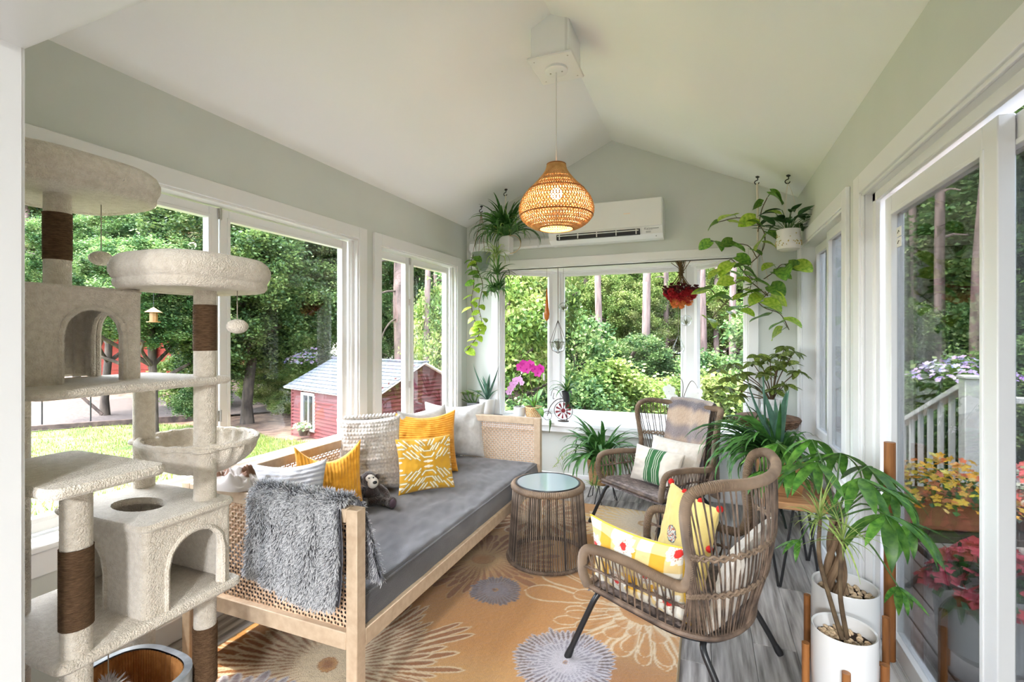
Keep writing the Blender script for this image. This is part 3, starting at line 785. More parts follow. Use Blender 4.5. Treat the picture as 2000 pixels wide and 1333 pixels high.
for i, (u, d, s_) in enumerate(pl): pine(u, d, names[i] + ' pine trunk from the left in the right bay pane', s_, .004 * (i % 3), i + 1)
deep = [(880, 26, 3, 5.2), (960, 27, 5, 5.2), (1040, 28, 3.5, 5.2), (1110, 30, 6.5, 5.4), (1180, 29, 3.0, 5), (1250, 30, 6, 5.4), (1320, 29, 3.5, 5), (1390, 30, 6, 5.4), (1450, 27, 3, 5), (1530, 26, 5, 5.2),
        (700, 30, 5.5, 5.8), (560, 31, 6, 5.8), (430, 40, 6, 6), (300, 33, 7, 5.5), (150, 30, 8, 5.2), (60, 30, 5.2, 4.6), (240, 43, 4.2, 4.6), (620, 34, 10.5, 6), (500, 34, 11, 6), (340, 32, 11, 6), (780, 34, 11, 6), (180, 32, 12, 6)]
ORD = names + ['thirteenth', 'fourteenth', 'fifteenth', 'sixteenth', 'seventeenth', 'eighteenth', 'nineteenth', 'twentieth', 'twenty-first', 'twenty-second']
DEEPLAB = {}
for k, i in enumerate(sorted(range(len(deep)), key=lambda q: deep[q][0])): DEEPLAB[i] = ORD[k] + ' distant tree counted from the left along the woods edge'
for i, (u, d, zc, r) in enumerate(deep):
    broad('woods_tree', u, d, zc, r, ['mix', 'lime', 'oak', 'mix'][i % 4], DEEPLAB[i], i, True, 'backdrop trees of the woods')
# bird feeder hanging from the maple
xy = at(300, 0, 11.0); t = thing('bird_feeder', 'small roofed bird feeder hanging in the maple', 'bird feeder', (xy[0], xy[1], 1.72))
mm = MB(); mm.lathe([(.0, .34), (.20, .22), (.19, .215)], 4, cap0=False, cap1=False); mm.build('roof', mat('tan_roof', srgb(150, 116, 80), .7), t)
mm = MB(); mm.lathe([(.08, .0), (.08, .22)], 8); mm.lathe([(.14, -.01), (.14, .01)], 10); mm.build('seed_tube', mat('amber_tube', srgb(120, 84, 40), .4), t)
mm = MB(); mm.tube([(0, 0, .33), (0, 0, .9)], .004, 5); mm.build('hanger', M['black'], t)
mp = [o for o in COL.objects if o.name == 'maple_tree'][0]; fx, fy = at(300, 0, 13.5); mm = MB()
mm.tube(catmull([(fx, fy, 2.2), ((fx * 2 + xy[0]) / 3, (fy * 2 + xy[1]) / 3, 2.7), (xy[0], xy[1], 2.62), (xy[0] + .3, xy[1] - .5, 2.6)], 5), [.06] * 6 + [.04] * 5 + [.025] * 5, 6)
o = mm.build('branch', M['bark_dark'], mp); o.matrix_parent_inverse = (TR(*mp.location) @ RZ(mp.rotation_euler.z)).inverted()

# ------------------------------------------------------------------ deck on the right
M['deck'] = mat('grey_deck_board', srgb(96, 88, 84), .7, col2=srgb(134, 124, 118), nscale=4, stretch=(6, .6, 1), detail=6, rand=.12)
M['white_rail'] = mat('white_railing', (.55, .55, .53), .5)
dk = tag(MB().box(.86, 4.2, -1.5, 4.9, -.30, -.10).build('floor_deck', M['timber'], smooth=False), 'grey board deck outside the sliding door', 'deck', kind='structure')
bm_ = MB().box(-.068, .068, -3.2, 3.2, -.028, 0, .003).mesh('deck_board', M['deck'])
x = .93
while x < 4.15: inst('deck_board', bm_, dk, (x, 1.7, -.07)); x += .142
rl = thing('deck_railing', 'white deck railing with square post and balusters', 'railing', (0, 0, -.07))
def rail_run(p, q, z0, z1, nb):
    mm = MB(); p, q = Vector(p), Vector(q)
    for zz, hw in ((z1, .045), (z0, .03)):
        d = q - p; Mx = TR(p.x, p.y, p.z + zz) @ (d.to_track_quat('X', 'Z').to_matrix().to_4x4())
        m1 = MB(); m1.box(0, d.length, -hw, hw, -.022, .022, .004, M=Mx); m1.build('rail', M['white_rail'], rl)
    for i in range(nb):
        b = p.lerp(q, (i + .5) / nb); m1 = MB(); m1.box(b.x - .018, b.x + .018, b.y - .018, b.y + .018, b.z + z0, b.z + z1, .003); m1.build('baluster', M['white_rail'], rl)
def post(x, y, h): m1 = MB(); m1.box(x - .055, x + .055, y - .055, y + .055, -.5, h, .006); m1.box(x - .065, x + .065, y - .065, y + .065, h, h + .03, .008); m1.build('post', M['white_rail'], rl)
post(1.90, 4.78, 1.15); post(4.1, 4.75, 1.05); post(4.1, 1.2, 1.05)
rail_run((1.90, 4.78, 0), (4.1, 4.75, 0), .12, 1.0, 15); rail_run((4.1, 4.75, 0), (4.1, 1.2, 0), .12, 1.0, 22)
rail_run((1.90, 4.78, .12), (1.82, 6.2, -.50), .12, 1.0, 8)
tb = thing('plant_bench', 'dark wooden folding bench carrying the flower troughs outside', 'bench', (1.66, 3.78, -.07), .25)
mm = MB(); mm.box(-.62, .62, -.2, .2, .30, .34, .005); mm.build('bench_top', M['timber'], tb)
for sx2 in (-.45, .45):
    mm = MB(); mm.tube([(sx2 - .16, -.12, 0), (sx2 + .16, -.12, .3)], .016, 6); mm.tube([(sx2 + .16, -.12, 0), (sx2 - .16, -.12, .3)], .016, 6); mm.build('leg', M['black'], tb)
M['terracotta'] = mat('terracotta', srgb(150, 84, 62), .8, col2=srgb(170, 100, 76), nscale=6)
for i, (dx, cols, lab) in enumerate(((-.32, [(.85, .60, .06), (.80, .48, .05), (.85, .70, .2), (.7, .2, .08)], 'terracotta trough of yellow and orange blooms on the bench'),
                                     (.30, [(.62, .10, .09), (.70, .14, .12), (.66, .78, .66), (.6, .75, .6)], 'terracotta trough of red blooms and pale leaves on the bench'))):
    t = thing('flower_trough', lab, 'planter', (1.66 + dx * math.cos(.25), 3.78 + dx * math.sin(.25), .272), .25, 'flower troughs')
    mm = MB(); mm.box(-.28, .28, -.13, .13, 0, .17, .012); mm.box(-.295, .295, -.145, .145, .15, .185, .008); mm.build('trough', M['terracotta'], t)
    inst('flowers', flower_clump('flowers', 280, .34, cols, .025, 11 + i, .85, (.05, .13, .04), 160), t, (0, 0, .15))
t = thing('deck_planter', 'white round deck pot of red flowers on wooden legs', 'planter', (1.09, 2.58, -.07))
mm = MB(); mm.lathe([(.13, .16), (.17, .2), (.19, .48), (.175, .48), (.165, .42)], 28, cap1=True); mm.build('pot', mat('white_ceramic_out', (.5, .5, .5), .3), t)
for k in range(4):
    a = k * PI / 2 + .4; mm = MB(); mm.tube([(.2 * math.cos(a), .2 * math.sin(a), 0), (.2 * math.cos(a), .2 * math.sin(a), .36)], .016, 8); mm.build('leg', M['oak'], t)
inst('flowers', flower_clump('flowers', 110, .22, [(.62, .06, .10), (.70, .10, .14)], .036, 21, 1.0, (.05, .14, .05), 90), t, (0, 0, .44))
# garden and woods beyond the deck
side = [(1610, 8.5, .2, 1.3, 'mix'), (1690, 8.0, .1, 1.3, 'mix'), (1760, 8.6, -.1, 1.25, 'dark'), (1830, 7.6, .1, 1.15, 'mix'), (1905, 7.6, .0, 1.1, 'dark'), (1985, 7.8, .4, 1.3, 'mix'), (2080, 7.5, .3, 1.4, 'mix'),
        (1640, 12, 1.6, 2.0, 'mix'), (1740, 12.5, 1.2, 1.9, 'dark'), (1850, 12, 1.0, 1.8, 'mix'), (1960, 12, 1.2, 2.0, 'mix'), (1560, 11, 1.2, 1.7, 'mix')]
lab2 = ['green shrub beyond the right-hand window', 'shrub beyond the deck just left of the door glass', 'dark shrub at the left edge of the door glass', 'shrub below the purple blossoms', 'dark shrub behind the railing post', 'shrub seen in the outermost door pane', 'shrub past the right end of the deck',
        'young tree behind the right-hand window', 'dark young tree behind the stair rail', 'young tree above the purple blossoms', 'young tree in the outermost door pane', 'young tree near the back right corner']
for i, (u, d, zc, r, pal) in enumerate(side): broad('garden_shrub', u, d, zc, r, pal, lab2[i], i, True, 'shrubs beyond the deck', cat='shrub')
for i, (x_, y_, r_) in enumerate(((11, -1, 4.2), (12, 3, 4.4), (11.5, 7, 4.2), (10, 11.5, 4.0), (8.5, 15, 4.2))):  # mostly unseen trees, added to block bright sky mirrored in the left panes
    t = broad('woods_tree', 1900, 10, 3.6, r_, 'mix', ['added sky-blocking tree beyond the deck closest to the house', 'second added sky-blocking tree along the far side of the deck', 'third added sky-blocking tree along the far side of the deck', 'fourth added sky-blocking tree along the far side of the deck', 'added sky-blocking tree farthest along the far side of the deck'][i], i, True, 'trees added on the deck side to block sky')
    t.location = (x_, y_, -1.6)
t = thing('lilac_bush', 'purple flowering bush in the middle of the door glass', 'bush', (*at(1880, 0, 6.3), -.9))
inst('foliage', CL['mix'][0], t, (0, 0, 1.35), (0, 0, 1), (.75, .75, .7))
inst('flowers', flower_clump('flowers', 240, .6, [(.42, .30, .62), (.55, .42, .70), (.62, .55, .75)], .032, 31, .5, (.08, .2, .06), 20), t, (0, 0, 1.75))
mm = MB(); mm.tube([(0, 0, 0), (.05, 0, .8), (0, 0, 1.5)], .03, 6); mm.build('trunk', M['bark_dark'], t)
for i, (u, d, s_) in enumerate(((1640, 14, .9), (1766, 14, .8), (1786, 12, .9), (1812, 17, .7), (1836, 10.5, .95), (1908, 9.6, 1.1), (1925, 14, .8))):
    pine(u, d, names[i] + ' pine trunk from the left beyond the right wall', s_, .006 * (i % 3), i)
for i, (u, d, zc, r) in enumerate(((1600, 24, 5, 5), (1700, 22, 6, 5), (1800, 22, 5, 5), (1900, 22, 7, 5.5), (2000, 22, 5, 5), (2150, 20, 6, 5), (1750, 24, 1.5, 4), (1950, 24, 2, 4))):
    broad('woods_tree', u, d, zc, r, ['mix', 'oak'][i % 2], names[i] + ' distant leafy tree behind the deck garden', i, True, 'backdrop trees behind the deck')
# ================================================================== furniture
def wb(mb, name, mt, parent, **k):
    """build a part given in room coordinates under an unrotated thing (or under a part of it)"""
    o = mb.build(name, mt, parent, **k)
    if parent is not None and parent.type == 'EMPTY': o.location = -parent.location
    return o
M['birch'] = mat('pale_birch', srgb(182, 158, 132), .5, col2=srgb(198, 176, 150), nscale=3, stretch=(10, 10, 10), detail=5)
M['cane'] = mat('natural_cane', srgb(196, 162, 132), .6, col2=srgb(212, 182, 154), nscale=40)
M['mattress'] = mat('grey_twill', srgb(68, 66, 68), .85, col2=srgb(88, 86, 88), nscale=7, stretch=(2.5, .7, 1), bump=.35, bscale=300, sheen=.3)
# ------------------------------------------------ rug
def rug():
    x0, x1, y0, y1 = -2.05, -.108, 1.12, 3.98
    st = .0062; nx, ny = int((x1 - x0) / st), int((y1 - y0) / st)
    X, Y = np.meshgrid(np.linspace(x0, x1, nx + 1), np.linspace(y0, y1, ny + 1)); X = X.ravel(); Y = Y.ravel()
    r = np.random.default_rng(12)
    def fbm(sc, seed, n=14):
        q = np.random.default_rng(seed); out = np.zeros_like(X)
        for i in range(n):
            a = q.random() * 2 * PI; f = sc * (.6 + 1.6 * q.random())
            out += np.sin((X * math.cos(a) + Y * math.sin(a)) * f + q.random() * 6.28 + .7 * np.sin(Y * f * .6 + i))
        return out / n * 1.6
    ss = lambda a, b, t: np.clip((t - a) / (b - a), 0, 1) ** 2 * (3 - 2 * np.clip((t - a) / (b - a), 0, 1))
    mixc = lambda c, k, m_: c * (1 - m_[:, None]) + np.array(k)[None] * m_[:, None]
    gold, amber, pale, cream = srgb(176, 122, 56), srgb(130, 74, 18), srgb(184, 146, 90), srgb(204, 184, 150)
    lil, slate, white = srgb(116, 112, 122), srgb(66, 64, 76), srgb(176, 172, 178)
    wx, wy = .02 * fbm(9, 3), .02 * fbm(9, 4)
    C = np.tile(np.array(gold), (len(X), 1))
    C = mixc(C, pale, ss(-.1, .5, fbm(3.2, 5)) * .7)
    C = mixc(C, amber, ss(.15, .6, fbm(4.5, 6)) * .55)
    def flower(cx, cy, rad, npet, inner, fill, line, tipw=.35, rings=1, jit=.15, seed=1, lw=.011, core=None, alpha=.9):
        """a bloom: long petals drawn as outlined fingers around a centre"""
        nonlocal C
        q = np.random.default_rng(seed)
        dx, dy = X - cx + wx, Y - cy + wy; R = np.hypot(dx, dy); A = np.arctan2(dy, dx)
        for k in range(rings):
            rk = rad * (1 - .28 * k); n = int(npet * (1 - .12 * k))
            ph = q.random() * 6.28; t = (A + ph) / (2 * PI) * n + .25 * np.sin(A * 5 + k) ; i = np.floor(t); f = t - i - .5
            h = q.random(n + 4); ln = rk * (1 - jit * h[(i.astype(int) % n)])
            s_ = np.clip((R - inner * rad) / (ln - inner * rad + 1e-6), 0, 2)
            wdt = np.where(s_ < .75, .16 + .26 * s_ / .75, .42 * np.sqrt(np.clip(1 - ((s_ - .75) / .25) ** 2, 0, 1)))
            arc = 2 * PI * R / n
            dist = (np.abs(f) - wdt) * arc
            inside = ss(.004, -.004, dist) * (s_ < 1) * (s_ > 0)
            edge = ss(lw, lw * .35, np.abs(dist)) * (s_ < 1.02) * (s_ > .02)
            if fill is not None: C = mixc(C, fill, inside * (.55 + .45 * s_.clip(0, 1)) * alpha)
            C = mixc(C, line, edge * alpha)
        if core is not None: C = mixc(C, core, ss(inner * rad, inner * rad * .3, R) * .8)
    flower(-1.50, 1.62, .66, 74, .06, amber, cream, rings=3, seed=2, lw=.0060, core=amber, jit=.35)
    flower(-1.30, 2.75, .52, 40, .12, amber, pale, rings=2, seed=3, lw=.005, core=gold, jit=.3)
    flower(-.42, 3.72, .52, 40, .10, srgb(210, 174, 104), cream, rings=2, seed=4, lw=.010, core=cream)
    flower(-.28, 2.55, .64, 24, .2, gold, cream, rings=3, seed=5, lw=.008, core=amber, jit=.35)
    flower(-1.20, 3.55, .42, 22, .1, amber, cream, rings=1, seed=9, lw=.008, core=amber)
    flower(-1.62, 1.16, .36, 44, .08, lil, white, rings=2, seed=6, lw=.006, core=slate)
    flower(-1.07, 2.86 - .42, .16, 40, .1, slate, lil, rings=1, seed=7, lw=.004, core=slate)
    flower(-.145, 1.55, .42, 26, .08, slate, white, rings=1, seed=10, lw=.007, core=slate)
    flower(-.57, 2.02, .235, 58, .05, slate, white, rings=1, seed=8, lw=.0045, core=lil, jit=.12)
    flower(-.57, 2.02, .185, 40, .05, lil, white, rings=2, seed=18, lw=.005, core=lil, jit=.3)
    C *= (1 + .05 * r.normal(size=(len(X), 1)))
    Z = .011 + .0012 * fbm(60, 8) + .0006 * r.normal(size=len(X))
    i = np.arange(ny)[:, None] * (nx + 1) + np.arange(nx)[None]; i = i.ravel()
    F = np.stack([i, i + 1, i + nx + 2, i + nx + 1], 1)
    t = thing('floor_rug', 'golden rug printed with big outlined flowers and a lilac-grey bloom', 'rug', ((x0 + x1) / 2, (y0 + y1) / 2, 0))
    M['rug'] = mat('rug_pile', (1, 1, 1), .95, vc=True, sheen=.3, bump=.4, bscale=220)
    o = inst('pile', np_mesh('pile', np.stack([X, Y, Z], 1), F, M['rug'], np.clip(C, 0, 1), smooth=True), t, -t.location)
    m_ = MB()
    for a, b in (((x0, y0), (x1, y0)), ((x1, y0), (x1, y1)), ((x1, y1), (x0, y1)), ((x0, y1), (x0, y0))):
        m_.tube([(*a, .006), (*b, .006)], .007, 6)
    m_.box(x0, x1, y0, y1, .001, .006)
    wb(m_, 'bound_edge', mat('rug_binding', srgb(150, 132, 104), .9), t)
rug()

# ------------------------------------------------ daybed
def cane_panel(w_, h_, cell=.0155, hole=.345):
    """open woven cane: cells with eight-sided holes, in the x-z plane"""
    nx, nz = int(w_ / cell), int(h_ / cell); cx, cz = w_ / nx, h_ / nz
    q = [(-.5, -.5), (.5, -.5), (.5, .5), (-.5, .5)]
    oc = [(hole * math.cos(PI / 8 + k * PI / 4), hole * math.sin(PI / 8 + k * PI / 4)) for k in range(8)]
    base_ = np.array(q + oc)                                          # 0..3 corners, 4..11 octagon (22.5deg first)
    f4 = np.array([(1, 2, 4, 11), (2, 3, 6, 5), (3, 0, 8, 7), (0, 1, 10, 9)]); f3 = [(2, 5, 4), (3, 7, 6), (0, 9, 8), (1, 11, 10)]
    I, J = np.meshgrid(np.arange(nx), np.arange(nz)); I = I.ravel(); J = J.ravel(); n = len(I)
    V = np.zeros((n, 12, 3)); V[:, :, 0] = (I[:, None] + .5 + base_[None, :, 0]) * cx; V[:, :, 2] = (J[:, None] + .5 + base_[None, :, 1]) * cz
    V[:, 4:, 1] = np.where(((I + J) % 2)[:, None] == 0, .0016, -.0016)
    o = np.arange(n)[:, None] * 12
    tri = [(a, b, c) for a, b, c, d in f4] + [(a, c, d) for a, b, c, d in f4] + f3
    F = np.concatenate([o + np.array([t]) for t in tri], 0)
    return np_mesh('cane_panel', V.reshape(-1, 3), F, M['cane'])
def daybed():
    X0, X1, Y0, Y1, H, T = -2.10, -1.165, 1.405, 3.525, .785, .05
    t = thing('daybed', 'pale wooden daybed with cane ends and a grey mattress', 'daybed', ((X0 + X1) / 2, (Y0 + Y1) / 2, 0))
    for x in (X0, X1 - T):
        for y in (Y0, Y1 - T):
            m_ = MB(); m_.box(x, x + T, y, y + T, .013 if (x > -1.3 and y < 3) else 0.0, H, .003); wb(m_, 'leg', M['birch'], t)
    for y in (Y0, Y1 - T):
        m_ = MB(); m_.box(X0 + T, X1 - T, y, y + T, H - T, H, .003); wb(m_, 'top_rail', M['birch'], t)
        m_ = MB(); m_.box(X0 + T, X1 - T, y, y + T, .27, .335, .003); wb(m_, 'bottom_rail', M['birch'], t)
        c = inst('cane_panel', cane_panel(X1 - X0 - 2 * T, H - T - .335), t, Vector((X0 + T, y + T / 2, .335)) - t.location)
    m_ = MB(); m_.box(X0, X0 + T, Y0 + T, Y1 - T, H - T, H, .003); wb(m_, 'top_rail', M['birch'], t)
    for x in (X0, X1 - T):
        m_ = MB(); m_.box(x, x + T, Y0 + T, Y1 - T, .27, .335, .003); wb(m_, 'bottom_rail', M['birch'], t)
    inst('cane_panel', cane_panel(Y1 - Y0 - 2 * T, H - T - .335), t, Vector((X0 + T / 2, Y0 + T, .335)) - t.location, (0, 0, PI / 2))
    for k in range(9):
        y = Y0 + .2 + k * .21; m_ = MB(); m_.box(X0 + T, X1 - T, y - .035, y + .035, .30, .318, .002); wb(m_, 'slat', M['birch'], t)
    # mattress with soft edges and pulled wrinkles
    mx0, mx1, my0, my1, mz0, mz1 = -2.045, -1.19, 1.463, 3.468, .32, .455
    nu, nv = 70, 150
    def top(u, v):
        x, y = mx0 + (mx1 - mx0) * u, my0 + (my1 - my0) * v
        e = min(u * .855, (1 - u) * .855, v * 2.0, (1 - v) * 2.0); rnd = min(e / .03, 1)
        z = mz1 - .018 * (1 - math.sqrt(max(0, 1 - (1 - rnd) ** 2)))
        n = mnoise.noise((x * 3 + y * 1.2, y * 1.0 - x * 1.5, 1)); f = mnoise.noise((x * 14 + y * 9, y * 4 - x * 8, 2)); g = mnoise.noise((x * 26 + y * 20, y * 7 - x * 9, 5))
        return (x, y, z + rnd * (.012 * n + .010 * f + .0055 * g))
    m_ = MB(); m_.grid(top, nu, nv)
    def side(p, q, n):
        d = Vector(q) - Vector(p); nr = Vector((d.y, -d.x, 0)).normalized()
        def fn(u, v):
            w_ = Vector(p) + d * u; b = .012 * math.sin(PI * v) + .004 * mnoise.noise((w_.x * 9, w_.y * 9, v * 3))
            return (w_.x + nr.x * b, w_.y + nr.y * b, mz0 + (mz1 - .018 - mz0) * v)
        m_.grid(fn, n, 8)
    side((mx0, my0), (mx1, my0), 60); side((mx1, my0), (mx1, my1), 120); side((mx1, my1), (mx0, my1), 60); side((mx0, my1), (mx0, my0), 120)
    m_.add([(mx0, my0, mz0), (mx1, my0, mz0), (mx1, my1, mz0), (mx0, my1, mz0)], [(0, 3, 2, 1)])
    mt_ = wb(m_, 'mattress', M['mattress'], t, angle=0, fix=False)
    m_ = MB(); pth = []
    for k in range(160):
        s_ = k / 160 * 4; i = int(s_); f = s_ - i
        c = [(mx0, my0), (mx1, my0), (mx1, my1), (mx0, my1)]; p, q = c[i], c[(i + 1) % 4]
        pth.append((p[0] + (q[0] - p[0]) * f, p[1] + (q[1] - p[1]) * f, mz1 - .016))
    m_.tube(pth, .005, 6, closed=True); m_.build('piping', M['mattress'], mt_)
daybed()

# ------------------------------------------------ cat tree
M['plush'] = mat('beige_plush', srgb(214, 201, 182), .95, col2=srgb(230, 219, 202), nscale=60, bump=.9, bscale=220, sheen=.6)
M['sisal'] = mat('brown_sisal', srgb(104, 76, 50), .95, col2=srgb(136, 104, 74), nscale=60, stretch=(1, 1, 6), bump=1.0, bscale=120, bstretch=(1, 1, 8))
M['string'] = mat('string', srgb(150, 140, 126), .8)
def cat_tree():
    t = thing('cat_tree', 'tall beige plush cat tree with perches, condos and sisal posts', 'cat tree', (-1.74, .95, 0))
    R = .034
    def post(x, y, z0, z1, sis=None):
        m_ = MB(); m_.tube([(x, y, z0 + (z1 - z0) * k / 8) for k in range(9)], R, 18); p_ = wb(m_, 'post', M['plush'], t)
        if sis:
            pr = []; z = sis[0]
            while z < sis[1]:
                pr += [(R + .0006, z), (R + .0030, z + .0022)]; z += .0045
            pr.append((R + .0006, sis[1])); pr = [(R - .001, sis[0])] + pr + [(R - .001, sis[1])]
            m_ = MB(); m_.lathe(pr, 18, x, y, cap0=False, cap1=False); m_.build('sisal_wrap', M['sisal'], p_)
    def plate(x0, x1, y0, y1, z0, z1, name='shelf', holes=None):
        m_ = MB()
        rr = .03; pts = []
        for cx, cy, a0 in ((x1 - rr, y0 + rr, -PI / 2), (x1 - rr, y1 - rr, 0), (x0 + rr, y1 - rr, PI / 2), (x0 + rr, y0 + rr, PI)):
            pts += [(cx + rr * math.cos(a0 + k * PI / 8), cy + rr * math.sin(a0 + k * PI / 8)) for k in range(5)]
        n = len(pts); e = .008
        cxx, cyy = (x0 + x1) / 2, (y0 + y1) / 2
        def ring(s_, z): return [(cxx + (p[0] - cxx) * s_, cyy + (p[1] - cyy) * s_, z) for p in pts]
        V = ring(.97, z0) + ring(1, z0 + e) + ring(1, z1 - e) + ring(.97, z1)
        F = [tuple(reversed(range(n)))] + [(j * n + i, j * n + (i + 1) % n, (j + 1) * n + (i + 1) % n, (j + 1) * n + i) for j in range(3) for i in range(n)]
        if holes:
            (hx, hy, ha, hb) = holes; H = [(hx + ha * math.cos(2 * PI * k / n - PI * .4), hy + hb * math.sin(2 * PI * k / n - PI * .4), z1) for k in range(n)]
            b = len(V); V += H; V += [(p[0], p[1], z0) for p in H]
            F += [(3 * n + i, 3 * n + (i + 1) % n, b + (i + 1) % n, b + i) for i in range(n)] + [(b + i, b + (i + 1) % n, b + n + (i + 1) % n, b + n + i) for i in range(n)]
            F[0] = (0, 1, 2); F += [(i, (i + 1) % n, b + n + (i + 1) % n, b + n + i) for i in range(n)]
            F = F[1:]
        else: F.append(tuple(3 * n + i for i in range(n)))
        m_.add(V, F); return wb(m_, name, M['plush'], t)
    def arch_wall(p, q, z0, z1, aw=None, ah=None, off=.5, th=.016, parent=None, sill=.0):
        """wall from plan point p to q with an arched doorway"""
        d = Vector((q[0] - p[0], q[1] - p[1], 0)); L_ = d.length; Mx = TR(p[0], p[1], 0) @ RZ(math.atan2(d.y, d.x)); m_ = MB(); hh = th / 2
        if aw is None: m_.box(0, L_, -hh, hh, z0, z1, .007, M=Mx)
        else:
            c = L_ * off; a0, a1 = c - aw / 2, c + aw / 2
            m_.box(0, a0, -hh, hh, z0, z1, 0, M=Mx); m_.box(a1, L_, -hh, hh, z0, z1, 0, M=Mx)
            n = 18; top = [(a0 + aw * k / n, z0 + ah - aw / 2 + math.sqrt(max(0, (aw / 2) ** 2 - (aw * k / n - aw / 2) ** 2))) for k in range(n + 1)]
            V = []
            for x, z in top: V += [(x, -hh, z), (x, hh, z), (x, hh, z1), (x, -hh, z1)]
            F = []
            for k in range(n):
                b = k * 4; F += [(b, b + 4, b + 5, b + 1), (b + 1, b + 5, b + 6, b + 2), (b + 2, b + 6, b + 7, b + 3), (b + 3, b + 7, b + 4, b)]
            m_.add([Mx @ Vector(v) for v in V], F)
            pth = [Mx @ Vector((a0, -hh, z0))] + [Mx @ Vector((x, -hh, z)) for x, z in top] + [Mx @ Vector((a1, -hh, z0))]
            m_.tube(pth, .008, 6); m_.tube([Mx @ (Mx.inverted() @ v + Vector((0, 2 * hh, 0))) for v in pth], .008, 6)
        return wb(m_, 'condo_wall', M['plush'], t)
    def corners(x0, x1, y0, y1, z0, z1):
        for x in (x0 + .02, x1 - .02):
            for y in (y0 + .02, y1 - .02): m_ = MB(); m_.tube([(x, y, z0), (x, y, z1)], .0202, 16); wb(m_, 'condo_corner', M['plush'], t)
    def perch(cx, cy, hx, hy, z0, z1):
        def rr_path(hx, hy, z, n=40, p=3.2):
            return [(cx + hx * math.copysign(abs(math.cos(2 * PI * k / n)) ** (2 / p), math.cos(2 * PI * k / n)),
                     cy + hy * math.copysign(abs(math.sin(2 * PI * k / n)) ** (2 / p), math.sin(2 * PI * k / n)), z) for k in range(n)]
        m_ = MB(); r_ = (z1 - z0) / 2
        m_.tube(rr_path(hx - r_ * .9, hy - r_ * .9, z0 + r_ + .012), r_, 14, closed=True); bed = wb(m_, 'bolster', M['plush'], t, angle=0)
        m_ = MB(); o = rr_path(hx - .012, hy - .012, 0, 40)
        m_.tube(rr_path(hx - .03, hy - .03, z0 + .016), .022, 10, closed=True); m_.build('piping', M['plush'], bed)
        m_ = MB(); m_.prism([(p[0], p[1]) for p in rr_path(hx - .035, hy - .035, 0)], z0, z0 + .02); wb(m_, 'perch_board', M['plush'], t)
        m_ = MB(); m_.prism([(p[0], p[1]) for p in rr_path(hx - .07, hy - .07, 0)], z0 + .02, z0 + .045); wb(m_, 'perch_cushion', M['plush'], t)
    def ball(x, y, z0, z1, r, pom=False):
        m_ = MB(); m_.tube([(x, y, z0), (x, y, z1)], .0016, 5); s_ = wb(m_, 'toy_string', M['string'], t)
        m_ = MB()
        if pom:
            rr_ = random.Random(4); m_.ball((x, y, z1 - r * .6), r * .7, 12, 8)
            for k in range(420):
                d = Vector((rr_.gauss(0, 1), rr_.gauss(0, 1), rr_.gauss(-.25, 1))).normalized(); a = Vector((x, y, z1 - r * .6)) + d * r * .55
                b = a + d * r * (.5 + .35 * rr_.random()) + Vector((0, 0, -.008)); s2 = d.orthogonal().normalized() * .0035
                m_.add([a - s2, a + s2, b], [(0, 1, 2)])
            m_.build('pompom', mat('grey_pompom', srgb(206, 200, 198), .9, trans=.3), s_, fix=False)
        else:
            m_.ball((x, y, z1 - r * .75), (r, r, r * .72), 16, 10); m_.build('plush_ball', M['plush'], s_)
    P1, P2, P3, P4 = (-1.535, .752), (-1.587, 1.141), (-1.91, .785), (-1.925, 1.15)
    plate(-2.02, -1.44, .665, 1.26, .0, .03, 'base_board')
    ZS, ZC, ZM = .585, .862, 1.278
    plate(-1.985, -1.495, .695, 1.215, ZS - .03, ZS)
    for P, s_ in ((P1, (.08, .3)), (P2, (.235, .43)), (P3, None), (P4, None)): post(*P, .03, ZS - .03, s_)
    # lower condo on the shelf
    cx0, cx1, cy0, cy1 = -1.955, -1.515, .905, 1.185
    arch_wall((cx1 - .008, cy0 + .02), (cx1 - .008, cy1 - .02), ZS, ZC - .02, .185, .215, .57)
    arch_wall((cx0 + .02, cy0 + .008), (cx1 - .02, cy0 + .008), ZS, ZC - .02, .19, .205, .36)
    arch_wall((cx0 + .008, cy0 + .02), (cx0 + .008, cy1 - .02), ZS, ZC - .02); arch_wall((cx0 + .02, cy1 - .008), (cx1 - .02, cy1 - .008), ZS, ZC - .02)
    corners(cx0, cx1, cy0, cy1, ZS, ZC - .02)
    plate(cx0 - .012, cx1 + .012, cy0 - .012, cy1 + .012, ZC - .022, ZC, 'condo_roof', (-1.735, 1.02, .10, .062))
    post(*P1, ZS, 1.04, (.655, .862)); post(*P3, ZS, ZM - .02); post(*P2, ZC, 1.575, (1.367, 1.523)); post(*P4, ZC, ZM - .02)
    plate(-1.835, -1.385, .632, .895, 1.035, 1.062)
    # middle shelf with the upper condo
    plate(-1.985, -1.525, .665, 1.205, ZM - .024, ZM)
    ux0, ux1, uy0, uy1, UZ = -2.04, -1.715, .675, 1.022, 1.566
    arch_wall((ux1 - .008, uy0 + .02), (ux1 - .008, uy1 - .02), ZM, UZ - .012, .165, .225, .62)
    arch_wall((ux0 + .02, uy1 - .008), (ux1 - .02, uy1 - .008), ZM, UZ - .012, .16, .225, .5)
    arch_wall((ux0 + .02, uy0 + .008), (ux1 - .02, uy0 + .008), ZM, UZ - .012); arch_wall((ux0 + .008, uy0 + .02), (ux0 + .008, uy1 - .02), ZM, UZ - .012)
    corners(ux0, ux1, uy0, uy1, ZM, UZ - .012)
    plate(ux0 - .006, ux1 + .006, uy0 - .006, uy1 + .006, UZ - .016, UZ, 'condo_roof')
    post(-1.888, .876, UZ, 1.875, (1.655, 1.80))
    perch(-1.915, .885, .235, .245, 1.862, 1.955)
